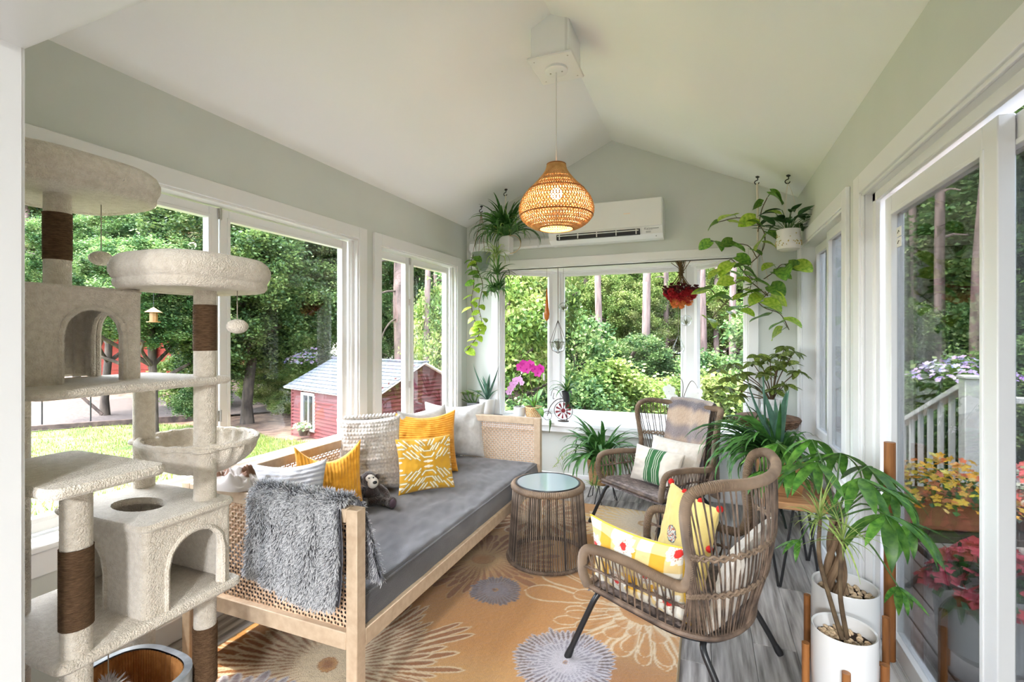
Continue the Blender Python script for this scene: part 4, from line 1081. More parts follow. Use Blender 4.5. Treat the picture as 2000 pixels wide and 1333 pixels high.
    perch(-1.575, 1.095, .205, .20, 1.570, 1.665)
    # hanging basket between two posts
    hx, hy, hz, hr, dp = -1.735, 1.225, 1.035, .185, .125
    m_ = MB()
    def bowl(u, v):
        a = 2 * PI * u; q = math.cos(v * PI / 2); pl = 1 + .035 * math.sin(a * 22) * (1 - v) + .012 * math.sin(a * 9 + 1)
        return (hx + hr * 1.12 * q * pl * math.cos(a), hy + hr * .92 * q * pl * math.sin(a), hz - dp * math.sin(v * PI / 2) + .002 * math.sin(a * 22) * (1 - v))
    m_.grid(bowl, 132, 12, closed_u=True); m_.grid(lambda u, v: tuple(Vector(bowl(u, v)) * 1.0 + Vector(((hx - bowl(u, v)[0]) * .05, (hy - bowl(u, v)[1]) * .05, .008))), 132, 12, closed_u=True)
    hk = wb(m_, 'hammock_basket', M['plush'], t, angle=0, fix=False)
    m_ = MB(); m_.tube([(hx + hr * 1.13 * math.cos(a), hy + hr * .93 * math.sin(a), hz + .003 + .0015 * math.sin(a * 22)) for a in [2 * PI * k / 132 for k in range(132)]], .011, 8, closed=True)
    m_.build('basket_rim', M['plush'], hk)
    for P in (P2, P4):
        m_ = MB(); m_.tube([(P[0] + .04 * math.cos(2 * PI * k / 20), P[1] + .04 * math.sin(2 * PI * k / 20), 1.03) for k in range(20)], .009, 8, closed=True); m_.build('post_loop', M['plush'], hk)
    ball(-1.90, 1.0, 1.868, 1.705, .034); ball(-1.47, 1.17, 1.58, 1.475, .034); ball(-1.60, .86, ZS - .03, .42, .045, True)
cat_tree()
# cardboard scratcher lounge on the base board
M['card'] = mat('corrugated_card', srgb(176, 120, 66), .9, col2=srgb(204, 146, 86), nscale=30, bump=.3, bscale=80)
def scratcher():
    t = thing('cat_scratcher', 'oval corrugated cardboard scratcher lounge under the cat tree', 'cat scratcher', (-1.735, .985, .03))
    def oval(a, s_=0.0): return ((.180 - s_) * math.copysign(abs(math.cos(a)) ** .7, math.cos(a)), (.150 - s_) * math.copysign(abs(math.sin(a)) ** .7, math.sin(a)))
    n = 180
    m_ = MB(); o_ = [oval(2 * PI * k / 60) for k in range(60)]; i_ = [oval(2 * PI * k / 60, .022) for k in range(60)]
    V = [(*p, 0) for p in o_] + [(*p, .285) for p in o_] + [(*p, .285) for p in i_]
    F = [(k, (k + 1) % 60, 60 + (k + 1) % 60, 60 + k) for k in range(60)] + [(60 + k, 60 + (k + 1) % 60, 120 + (k + 1) % 60, 120 + k) for k in range(60)]
    m_.add(V, F); m_.build('outer_shell', mat('printed_card', srgb(150, 156, 160), .8, col2=srgb(198, 204, 206), nscale=14), t, angle=.9)
    m_ = MB(); ii = []
    for k in range(n):
        s_ = .023 + (.004 if k % 2 else 0); ii.append(oval(2 * PI * k / n, s_))
    m_.add([(*p, .281) for p in ii] + [(*p, .05) for p in ii], [(k, n + k, n + (k + 1) % n, (k + 1) % n) for k in range(n)])
    m_.build('corrugated_wall', M['card'], t, smooth=False, fix=False)
    m_ = MB(); m_.grid(lambda u, v: (lambda p: (p[0] * v, p[1] * v, .075 + .008 * mnoise.noise((p[0] * v * 60, p[1] * v * 22, 3)) + .004 * math.sin(p[1] * v * 900)))(oval(2 * PI * u, .024)), 90, 40, closed_u=True)
    m_.build('scratch_pad', mat('worn_card', srgb(132, 116, 104), .95, col2=srgb(184, 172, 164), nscale=40, stretch=(1, 6, 1)), t, angle=0, fix=False)
    m_ = MB(); rr_ = random.Random(3)
    for k in range(7):
        x = .02 + k * .014 - .05; 
        a = -.25 + k * .09; p = oval(a, -.0015); q = oval(a + .05, -.0015)
        m_.add([(*p, .15 - .04 * (k % 2)), (*q, .15 - .04 * (k % 2)), (*q, .205), (*p, .205)], [(0, 1, 2, 3)])
    m_.build('teal_print', mat('teal_print', srgb(60, 130, 150), .8), t, smooth=False)
scratcher()

# ------------------------------------------------ round cord side table
M['cord'] = mat('taupe_cord', srgb(70, 58, 50), .7, col2=srgb(142, 126, 112), nscale=22, stretch=(1, 1, .3), rand=.55)
M['wick'] = mat('taupe_rattan', srgb(92, 76, 62), .62, col2=srgb(142, 120, 98), nscale=7, detail=4, ramp=(.3, .7))
M['wickd'] = mat('dark_rattan', srgb(66, 54, 46), .62, col2=srgb(120, 100, 84), nscale=16, detail=4, rand=.25)
def wrapped(path, r, pitch=.0062, n=10, amp=.09):
    """a rod wound with cord: the winding is modelled"""
    P = [Vector(p) for p in path]; L = [0.0]
    for a, b in zip(P[:-1], P[1:]): L.append(L[-1] + (b - a).length)
    k = max(8, int(L[-1] / pitch * 3)); out = []; R = []; j = 0
    for i in range(k + 1):
        s_ = L[-1] * i / k
        while j < len(L) - 2 and L[j + 1] < s_: j += 1
        out.append(P[j].lerp(P[j + 1], (s_ - L[j]) / max(L[j + 1] - L[j], 1e-9))); R.append(r * (1 + amp * (1, .3, -1)[i % 3] - amp * .5))
    return out, R
def side_table():
    t = thing('side_table', 'round cord-wound side table with frosted glass top', 'side table', (-.93, 2.93, .012))
    H, rt, rb = .478, .214, .252
    me = MB(); N = 110
    m_ = MB(); p, R = wrapped([(rt * math.cos(2 * PI * k / 60), rt * math.sin(2 * PI * k / 60), H - .022) for k in range(61)], .021, .011, 10, .06); m_.tube(p, R, 10); m_.build('top_ring', M['wick'], t)
    m_ = MB(); p, R = wrapped([(rb * math.cos(2 * PI * k / 60), rb * math.sin(2 * PI * k / 60), .014) for k in range(61)], .013, .009, 8, .1); m_.tube(p, R, 8); m_.build('bottom_ring', M['wickd'], t)
    m_ = MB(); m_.tube([(rt * .93 * math.cos(2 * PI * k / 60), rt * .93 * math.sin(2 * PI * k / 60), H - .003) for k in range(60)], .006, 8, closed=True); m_.build('glass_rim', M['black'], t)
    m_ = MB(); m_.lathe([(rt * .92, H - .008), (rt * .92, H - .001)], 48); m_.build('glass_top', mat('frosted_glass', srgb(150, 170, 176), .12, spec=.8, coat=.6), t)
    cd = MB().tube([(rb - .001, 0, .012), (rt + .006, 0, H - .025)], .0030, 5).mesh('cord', M['cord'])
    for k in range(N): inst('cord', cd, t, (0, 0, 0), (0, 0, 2 * PI * (k + .15 * math.sin(k * 7.1)) / N))
    for k in range(4):
        a = PI / 4 + k * PI / 2; m_ = MB(); m_.tube([((rb - .014) * math.cos(a), (rb - .014) * math.sin(a), .012), ((rt - .01) * math.cos(a), (rt - .01) * math.sin(a), H - .03)], .009, 8); m_.build('upright', M['black'], t)
side_table()

# ------------------------------------------------ rattan armchairs
M['seatweave'] = mat('woven_seat', srgb(96, 84, 80), .7, col2=srgb(150, 136, 130), nscale=26, detail=4)
def armchair(name, label, loc, rz):
    """front looks to -y; x to the side"""
    t = thing(name, label, 'armchair', loc, rz, 'rattan armchairs')
    half = [(.285, -.275, .335), (.305, -.288, .40), (.315, -.275, .485), (.32, -.215, .515), (.325, -.05, .512), (.328, .10, .492), (.332, .170, .500), (.338, .198, .57),
            (.354, .190, .69), (.374, .190, .79), (.372, .215, .858), (.325, .285, .888), (.19, .352, .880), (0, .378, .872)]
    full = half + [(-x, y, z) for x, y, z in reversed(half[:-1])]
    path = catmull(full, 8); p, R = wrapped(path, .0205, .0064, 10, .10)
    m_ = MB(); m_.tube(p, R, 10); m_.build('wrapped_rim', M['wick'], t)
    # seat
    def seat_edge(s_):  # outline of the seat from front-left, along the left, round the back, to front-right
        q = [(-.285, -.275), (-.292, -.05), (-.285, .13), (-.20, .255), (0, .305), (.20, .255), (.285, .13), (.292, -.05), (.285, -.275)]
        c = catmull([(x, y, 0) for x, y in q], 8); i = s_ * (len(c) - 1); j = min(int(i), len(c) - 2); return c[j].lerp(c[j + 1], i - j)
    def seat(u, v):
        y = -.282 + .575 * v; hw = .288 if y < .1 else .288 * math.sqrt(max(0.02, 1 - ((y - .1) / .205) ** 2))
        x = (u - .5) * 2 * hw
        w_ = .0035 * math.sin(x * 190) * math.sin(y * 250) ; fr_ = max(0, (-.22 - y)) * .5
        return (x, y, .352 - .03 * (1 - (2 * u - 1) ** 2) * min(1, v * 3) - .045 * v + w_ - fr_)
    m_ = MB(); m_.grid(seat, 84, 84); m_.grid(lambda u, v: tuple(Vector(seat(u, v)) - Vector((0, 0, .014))), 40, 40); m_.build('woven_seat', M['seatweave'], t, angle=0, fix=False)
    edge = [seat_edge(k / 60) for k in range(61)]
    ez = lambda y: .335 - .055 * (y + .275) / .58
    m_ = MB(); m_.tube([(e.x, e.y, ez(e.y)) for e in edge] , .012, 8); m_.tube([(.285, -.278, .335), (-.285, -.278, .335)], .014, 8); m_.build('seat_frame', M['wickd'], t)
    m_ = MB(); m_.tube([(e.x * .93, e.y * .93, ez(e.y) - .02) for e in edge], .011, 8); m_.tube([(.265, -.255, .314), (-.265, -.255, .314)], .011, 8); m_.build('steel_ring', M['black'], t)
    # back strands: rim portion between the arm joints
    hl = [0.0]
    for a, b in zip(path[:-1], path[1:]): hl.append(hl[-1] + (b - a).length)
    def on(s_):
        j = 0
        while j < len(hl) - 2 and hl[j + 1] < s_: j += 1
        return path[j].lerp(path[j + 1], (s_ - hl[j]) / (hl[j + 1] - hl[j]))
    i0 = 6 * 8 + 4; s0, s1 = hl[i0], hl[-1] - hl[i0]; N = 56
    def shell(f, v):
        """f across the back 0..1, v from rim 0 to seat 1"""
        a = on(s0 + (s1 - s0) * f); e = seat_edge(.75 - .5 * f); b = Vector((e.x, e.y, ez(e.y)))
        c = a.lerp(b, v); bul = .035 * math.sin(PI * min(1, v * 1.05)); d = Vector((c.x, c.y - .02, 0)); d.normalize()
        return c + d * bul
    for k in range(N):
        f = (k + .5) / N
        m_ = MB(); sh = .010 * (1 if k % 2 else -1)
        m_.tube([shell(min(1, max(0, f + sh * math.sin(PI * v * 2) * .35)), v) for v in [j / 7 for j in range(8)]], .0036, 5); m_.build('back_strand', M['wickd'], t)
    for zb in (.625, .475):
        n = 400; row = []
        for j in range(n + 1):
            a, b = shell(j / n, 0), shell(j / n, 1)
            if a.z > zb + .004: row.append((j / n, (a.z - zb) / (a.z - b.z)))
        for s_ in (1, -1):
            m_ = MB(); m_.tube([shell(f, v + s_ * .010 + s_ * .007 * math.sin(k * .55)) for k, (f, v) in enumerate(row)], .0058, 6); m_.build('braid', M['wick'], t)
    # arm strands
    for sg in (-1, 1):
        n = 12
        for k in range(n):
            f = (k + .7) / (n + .3); y = -.262 + .40 * f
            top_ = Vector((sg * (.322 + .008 * f), y, .500 - .016 * f)); bot = Vector((sg * .288, y * .98 - .005, ez(y)))
            mid = top_.lerp(bot, .45) + Vector((sg * .006, .008, 0))
            m_ = MB(); m_.tube([top_ + Vector((0, -.010, 0)), mid, bot], .0036, 5); m_.tube([top_ + Vector((0, .012, 0)), mid + Vector((0, .002, 0)), top_.lerp(bot, .62)], .0034, 5); m_.build('arm_strand', M['wickd'], t)
        m_ = MB()
        for s_ in (1, -1):
            m_.tube([(sg * (.312 + .004 * s_ * math.sin(j * 1.5)), -.285 + .45 * j / 40, .428 - .016 * j / 40 + .003 * s_ * math.cos(j * 1.5)) for j in range(41)], .0048, 5)
        m_.build('arm_braid', M['wickd'], t)
    # legs
    for sx_, sy_, fx, fy in ((-1, -1, .33, -.35), (1, -1, .33, -.35), (-1, 1, .31, .34), (1, 1, .31, .34)):
        bx, by = sx_ * .235, (-.235 if sy_ < 0 else .20); zt = .312 if sy_ < 0 else .275
        q = catmull([(bx * .35, by * .8, zt), (bx * .8, by * .98, zt - .004), (bx * 1.08, by * 1.06, zt - .03), (sx_ * (abs(bx) * .45 + fx * .55), by * .5 + fy * .5, zt * .55), (sx_ * fx, fy, .012)], 6)
        m_ = MB(); m_.tube(q, .0125, 10); lg = m_.build('leg', M['black'], t)
        m_ = MB(); e = Vector(q[-1]); d = (Vector(q[-1]) - Vector(q[-2])).normalized(); m_.tube([e - d * .04, e - d * .01, e + d * .004], [.0135, .0165, .015], 10); m_.build('foot_cap', M['black'], lg)
    return t
CH1 = armchair('rattan_armchair', 'taupe rattan armchair nearest the camera with a gingham cushion', (-.12, 2.245, .0), math.atan2(-.94, -.34))
CH2 = armchair('rattan_armchair', 'taupe rattan armchair by the bay window with a striped throw', (-.335, 3.68, .0), math.atan2(-.6, .8))

# ------------------------------------------------ pendant lamp on its boxed mount
def pendant():
    x0, y0 = -.808, 2.71
    b = thing('mounting_box', 'white box mount hanging from the ceiling ridge', 'ceiling mount', (x0, y0, 2.972))
    m_ = MB(); m_.box(-.112, .112, -.13, .13, .012, .30, .004); m_.build('box_body', M['ceil'], b)
    m_ = MB(); m_.box(.088, .100, -.1335, -.13, .012, .30, 0); m_.build('edge_strip', M['trim'], b)
    m_ = MB(); m_.box(-.131, .131, -.149, .149, 0, .014, .005); pl = m_.build('cover_plate', M['trim'], b)
    for sx_ in (-1, 1):
        for sy_ in (-1, 1): m_ = MB(); m_.ball((sx_ * .098, sy_ * .112, 0), (.005, .005, .0025), 8, 5); m_.build('screw', M['metal'], pl)
    t = thing('pendant_lamp', 'woven rattan pendant lamp with a glowing bulb', 'pendant lamp', (x0, y0, 2.04))
    m_ = MB(); m_.lathe([(.055, .912), (.066, .918), (.066, .932)], 28); c_ = m_.build('canopy', M['trim'], t)
    for sg in (-1, 1): m_ = MB(); m_.ball((sg * .035, .0, .912), (.006, .006, .004), 8, 5); m_.build('canopy_screw', M['metal'], c_)
    m_ = MB(); m_.tube([(0, 0, .26), (0, 0, .915)], .0032, 8); m_.build('cord', mat('white_cord', (.7, .69, .66), .6), t)
    prof = [(.052, .375), (.060, .345), (.078, .315), (.115, .27), (.16, .225), (.195, .18), (.213, .135), (.216, .10), (.205, .065), (.178, .035), (.140, .012), (.098, .0)]
    pz = catmull([(r_, 0, z) for r_, z in prof], 8)
    def pr(v):
        i = v * (len(pz) - 1); j = min(int(i), len(pz) - 2); q = pz[j].lerp(pz[j + 1], i - j); return q.x, q.z
    M['shade'] = mat('woven_rattan', srgb(204, 150, 86), .6, col2=srgb(222, 174, 112), nscale=30, trans=.12)
    sh = None; m_ = MB(); n = 76
    for s_ in (1, -1):
        for k in range(n):
            a0 = 2 * PI * k / n
            pts = []
            for j in range(31):
                v = j / 30; r_, z = pr(v); a = a0 + s_ * 1.25 * v; r_ += .0012 * s_ * (1 if (j + k) % 2 else -1)
                pts.append((r_ * math.cos(a), r_ * math.sin(a), z))
            m_.tube(pts, .0027, 4, cap=False)
    sh = m_.build('shade_weave', M['shade'], t, angle=0, fix=False)
    m_ = MB()
    for k in range(n):
        a = 2 * PI * (k + .5) / n
        m_.tube([(pr(j / 20)[0] * math.cos(a) * .985, pr(j / 20)[0] * math.sin(a) * .985, pr(j / 20)[1]) for j in range(21)], .0024, 4, cap=False)
    m_.build('shade_lining', M['shade'], t, angle=0, fix=False)
    for v in (0, .37, .70, 1):
        r_, z = pr(v); m_ = MB(); m_.tube([((r_ + .001) * math.cos(2 * PI * k / 48), (r_ + .001) * math.sin(2 * PI * k / 48), z) for k in range(48)], .0042, 6, closed=True)
        m_.build('shade_ring', mat('dark_rattan_ring', srgb(150, 92, 40), .6), t)
    m_ = MB(); m_.ball((0, 0, .205), .034, 20, 14); m_.build('bulb', mat('bulb_glow', (1, .88, .68), .5, emit=14.0), t)
    m_ = MB(); m_.lathe([(.02, .235), (.022, .29)], 14); m_.build('socket', M['trim'], t)
    d = bpy.data.lights.new('pendant_bulb', 'POINT'); d.energy = 8; d.color = (1, .90, .78); d.shadow_soft_size = .034
    o = bpy.data.objects.new('pendant_bulb', d); COL.objects.link(o); o.location = (x0, y0, 2.155)
pendant()

# ------------------------------------------------ air conditioner and its line duct
def aircon():
    x0, x1, z0, z1, yf = -1.335, -.335, 2.255, 2.585, 4.225
    t = thing('air_conditioner', 'white wall-mounted split air conditioner above the bay window', 'air conditioner', ((x0 + x1) / 2, 4.46, z0))
    sidep = [(YB, z0 + .02), (YB, z1), (yf + .03, z1), (yf, z1 - .012), (yf, z0 + .085), (yf + .03, z0 + .03), (yf + .09, z0), (YB - .03, z0)]
    m_ = MB(); n = len(sidep); V = [(x, y, z) for x in (x0, x1) for y, z in sidep]
    m_.add(V, [tuple(range(n)), tuple(reversed(range(n, 2 * n)))] + [(i, n + i, n + (i + 1) % n, (i + 1) % n) for i in range(n)])
    wb(m_, 'housing', M['vinyl'], t, angle=.4)
    m_ = MB(); m_.box(x0 + .004, x1 - .004, yf - .012, yf + .004, z0 + .088, z1 - .004, .004); fp_ = wb(m_, 'front_panel', M['vinyl'], t)
    m_ = MB(); m_.box(x0 + .68, x0 + .735, yf - .0135, yf - .0115, z0 + .205, z0 + .212, 0); m_.build('logo_badge', mat('warm_badge', (.9, .72, .6), .3, metal=.3), fp_)
    m_ = MB(); m_.box(x0 + .075, x1 - .185, yf + .004, yf + .055, z0 + .028, z0 + .078, .002); sl_ = wb(m_, 'outlet_slot', mat('dark_outlet', (.02, .02, .022), .5), t)
    for zz, yy in ((.062, -.004), (.036, .014)):
        m_ = MB(); m_.box(x0 + .085, x1 - .195, yf + yy - .006, yf + yy + .012, z0 + zz - .004, z0 + zz + .003, .0015); wb(m_, 'louver', M['vinyl'], t)
    for k in range(5):
        x = x0 + .10 + k * .17; m_ = MB(); m_.box(x, x + .008, yf - .004, yf + .02, z0 + .030, z0 + .074, .001); wb(m_, 'louver_arm', M['vinyl'], t)
    # brand lettering and display marks at the lower right of the front
    cu = bpy.data.curves.new('maker_lettering', 'FONT'); cu.body = 'Kaizer'; cu.size = .030; cu.extrude = .0004; cu.align_x = 'LEFT'
    tmp = bpy.data.objects.new('tmp', cu); COL.objects.link(tmp); bpy.context.view_layer.update(); me_ = bpy.data.meshes.new_from_object(tmp.evaluated_get(bpy.context.evaluated_depsgraph_get()))
    bpy.data.objects.remove(tmp); me_.materials.clear(); me_.materials.append(mat('grey_print', (.30, .30, .31), .5)); lo = inst('maker_lettering', me_, t)
    lo.location = Vector((x1 - .15, yf + .001, z0 + .060)) - t.location; lo.rotation_euler = (PI / 2, 0, 0)
    m_ = MB(); m_.box(x1 - .072, x1 - .03, yf - .001, yf + .001, z0 + .066, z0 + .072, 0); m_.box(x1 - .135, x1 - .095, yf + .004, yf + .008, z0 + .036, z0 + .042, 0); m_.box(x1 - .135, x1 - .095, yf + .002, yf + .006, z0 + .045, z0 + .049, 0)
    wb(m_, 'display_marks', mat('grey_print_b', (.4, .4, .41), .5), t, smooth=False)
    m_ = MB(); m_.ball((x1 - .055, yf + .052, z0 + .012), .004, 8, 5); wb(m_, 'sensor', M['black'], t)
    d = thing('line_duct', 'white line-set duct running from the air conditioner to the corner', 'duct', (-1.8, YB, 2.25))
    m_ = MB(); m_.box(-2.20, x0 + .01, YB - .075, YB, 2.262, 2.355, .018); wb(m_, 'duct_run', M['vinyl'], d)
    m_ = MB(); m_.box(-2.245, -2.135, YB - .085, YB, 2.245, 2.372, .03); wb(m_, 'duct_elbow', M['vinyl'], d)
    m_ = MB(); m_.box(-2.225, -2.155, YB - .07, YB, 2.10, 2.25, .016); wb(m_, 'duct_drop', M['vinyl'], d)
    m_ = MB(); m_.box(-1.50, -1.47, YB - .078, YB, 2.26, 2.357, .012); wb(m_, 'duct_joint', M['vinyl'], d)
aircon()
# ================================================================== cushions, throws, plush toy
BEDZ = .452
def pillow(name, label, w_, h_, t_, loc, face, lean, mt, colfn=None, n=36, roll=0.0, group=None, bumpfn=None, piping=None, seed=1, sag=.0, cat='cushion', poms=None, ears=0.0):
    """stands on its lower edge at loc; face = plan angle its front looks to; leans back by lean"""
    t = thing(name, label, cat, loc, face + PI / 2, group)
    def P(u, v, sgn):
        a, b = 2 * u - 1, 2 * v - 1
        ex = 1 - .085 * (1 - b * b) ** 1.0; ez = 1 - .075 * (1 - a * a)
        x = w_ / 2 * a * ex; z = h_ / 2 * (b * ez) + h_ / 2
        th = (max(0, 1 - a * a) * max(0, 1 - b * b)) ** .42 * t_ / 2
        wr = mnoise.noise((a * 2.2 + seed, b * 2.2, sgn * 3 + seed)) * .012 + mnoise.noise((a * 6 + seed, b * 5, sgn + seed * 2)) * .004
        k = min(1, (1 - a * a) * 4, (1 - b * b) * 4)
        th += wr * k
        if bumpfn: th += bumpfn(u, v) * k
        z += ears * (a * a) * max(0, b) - sag * (1 - a * a) * max(0, b)
        y = -sgn * th
        q = Vector((x, y, z))
        q.rotate(Euler((0, roll, 0))); q.rotate(Euler((-lean, 0, 0)))
        return q
    objs = []
    lo = min(P(i / 12, j / 12, s_).z for i in range(13) for j in range(13) for s_ in (1, -1))
    m_ = MB()
    for s_ in (1, -1):
        k0 = len(m_.v); m_.grid(lambda u, v: P(u, v, s_) - Vector((0, 0, lo)), n, n)
        if colfn:
            for j in range(n + 1):
                for i in range(n + 1): m_.c[k0 + j * (n + 1) + i] = colfn(i / n, j / n, s_)
    o = m_.build('cover', mt, t, angle=0, vc=colfn is not None)
    if piping:
        m_ = MB(); pts = []
        for k in range(4 * 16):
            i, f = k // 16, (k % 16) / 16; u, v = [(f, 0), (1, f), (1 - f, 1), (0, 1 - f)][i]; pts.append(P(u, v, 1) - Vector((0, 0, lo)))
        m_.tube(pts, .0045, 6, closed=True); m_.build('piping', piping, t)
    if poms:
        pm, col_ = poms
        for (u, v) in pm:
            m_ = MB(); m_.ball(P(u, v, 1) - Vector((0, 0, lo)), .0155, 10, 7); m_.build('pompom', col_, t)
    return t
fab = lambda nm, c, c2=None, **k: mat(nm, c, .9, col2=c2, nscale=k.pop('ns', 40), bump=k.pop('bump', .25), bscale=k.pop('bs', 260), sheen=.3, **k)
M['white_cot'] = fab('white_cotton', srgb(190, 189, 187), srgb(202, 201, 199))
M['cream_cot'] = fab('cream_linen', srgb(196, 186, 172), srgb(206, 197, 184))
M['vcfab'] = mat('printed_cotton', (1, 1, 1), .9, vc=True, bump=.2, bscale=260, sheen=.2)
M['mustard'] = fab('mustard_corduroy', srgb(216, 148, 32), srgb(228, 162, 48))
dirang = lambda x, y: math.atan2(y, x)
# daybed cushions, back to front
pillow('bed_pillow', 'white pillow leaning on the cane headboard', .50, .44, .15, (-1.86, 3.385, BEDZ), dirang(.35, -.94), .24, M['white_cot'], seed=3, group='white pillows', sag=.03)
pillow('bed_pillow', 'white pillow behind the orange cushion near the window corner', .46, .44, .14, (-1.90, 3.05, BEDZ), dirang(.94, -.30), .10, M['white_cot'], seed=5, group='white pillows', sag=.03)
rib = lambda f, a: (lambda u, v: a * math.sin(v * f))
pillow('ribbed_cushion', 'large orange ribbed cushion behind the gold patterned one', .44, .44, .15, (-1.80, 2.90, BEDZ), dirang(.62, -.78), .28, fab('orange_rib', srgb(222, 148, 34), srgb(232, 164, 54)), n=90, bumpfn=rib(150, .0028), seed=8, sag=.035)
def seg_d(px, py, a, b):
    dx, dy = b[0] - a[0], b[1] - a[1]; t = max(0, min(1, ((px - a[0]) * dx + (py - a[1]) * dy) / (dx * dx + dy * dy + 1e-9)))
    return math.hypot(px - a[0] - t * dx, py - a[1] - t * dy)
GEO = [((.0, .26), (.14, .26)), ((.14, .26), (.26, .40)), ((.34, .28), (.58, .56)), ((.46, .24), (.72, .52)), ((.62, .24), (.84, .46)), ((.22, .52), (.40, .76)), ((.34, .52), (.52, .76)), ((.30, .16), (.40, .26)),
       ((.0, .50), (.12, .50)), ((.12, .50), (.26, .68)), ((.84, .30), (.97, .30)), ((.06, .72), (.20, .92)), ((.58, .72), (.76, .94)), ((.72, .66), (.92, .88)), ((.18, .72), (.34, .94)), ((.80, .62), (.97, .62))]
LENS = [(0, .10, .17, .055), (.98, .78, .12, .05), (.98, .14, .07, .04), (.0, .92, .1, .04)]
def geo_col(u, v, s_):
    g, wht, gry = srgb(196, 146, 34), srgb(232, 222, 200), srgb(168, 150, 92)
    if s_ < 0: return g
    x, y = abs(2 * u - 1), abs(2 * v - 1)
    for cx, cy, rx, ry in LENS:
        if abs(x - cx) / rx + ((y - cy) / ry) ** 2 < 1: return wht
    d = min(seg_d(x, y, a, b) for a, b in GEO)
    return wht if d < .020 else (gry if d < .042 else g)
pillow('patterned_cushion', 'small gold cushion with white line pattern in front', .36, .335, .13, (-1.595, 2.575, BEDZ), dirang(.754, -.656), .26, M['vcfab'], geo_col, n=110, seed=11, sag=.0)
pillow('corduroy_cushion', 'mustard corduroy cushion between the knit and striped ones', .35, .355, .13, (-1.85, 2.03, BEDZ), dirang(.80, -.60), .22, M['mustard'], n=80, bumpfn=lambda u, v: .0030 * math.sin(u * 120), seed=13, sag=.055, ears=.035)
def strip_col(u, v, s_):
    k = math.sin(v * 95 + 2.0 * math.sin(u * 5)); return srgb(196, 196, 200) if k > .1 else srgb(168, 170, 178)
pillow('striped_cushion', 'grey and white striped cushion by the near end of the daybed', .36, .37, .14, (-1.84, 1.70, BEDZ), dirang(.55, -.83), .30, M['vcfab'], strip_col, n=80, bumpfn=lambda u, v: .0016 * math.sin(v * 95), seed=15, sag=.02)
# knit throw folded over a cushion against the back rail
knit = lambda u, v: .0055 * abs(math.sin(u * 62 + .6 * math.sin(v * 40))) * (.5 + .5 * math.sin(v * 120)) + .004 * math.sin(v * 34)
kt = pillow('knit_throw', 'light grey cable-knit throw folded over a cushion', .39, .46, .17, (-1.915, 2.44, BEDZ), dirang(.72, -.69), .16, fab('grey_knit', srgb(176, 170, 164), srgb(206, 200, 194), ns=70), n=120, bumpfn=knit, seed=17, cat='throw')
m_ = MB(); rr_ = random.Random(2)
for k in range(15):
    a = -.15 + .3 * k / 14; m_.tube(catmull([(a, .02, .43), (a + .01, .03, .458), (a + .012, .0, .468), (a, -.03, .452)], 3), .009, 6)
o = m_.build('knit_fold', kt.children[0].data.materials[0], kt); o.rotation_euler = (-.20, 0, 0)
# crumpled cloth on the footboard corner
def cloth_heap(name, label, loc, rx, ry, h, mt, seed, cat='cloth'):
    m_ = MB()
    def fn(u, v):
        a = 2 * PI * u; q = math.sin(v * PI / 2)
        n1 = mnoise.noise((math.cos(a) * 1.6 * q + seed, math.sin(a) * 1.6 * q, seed)); n2 = mnoise.noise((math.cos(a) * 4 * q + seed, math.sin(a) * 4 * q, seed + 3)); n3 = abs(mnoise.noise((math.cos(a) * 4.5 * q, math.sin(a) * 4.5 * q, seed + 5)))
        r_ = (1 + .25 * n1) * q; z = h * math.cos(v * PI / 2) ** .6 * (.62 + .4 * n1 + .45 * n2 + .45 * n3)
        return (rx * r_ * math.cos(a), ry * r_ * math.sin(a), max(.001, z))
    m_.grid(fn, 72, 26, closed_u=True)
    o = m_.build(name, mt, None, angle=0, fix=False); o.location = loc
    return tag(o, label, cat)
cloth_heap('crumpled_cloth', 'crumpled white and brown cloth at the corner of the footboard', (-1.86, 1.445, .786), .17, .065, .085,
           mat('white_brown_cloth', srgb(120, 88, 70), .9, col2=srgb(212, 206, 204), nscale=11, ramp=(.46, .50), detail=1), 4)
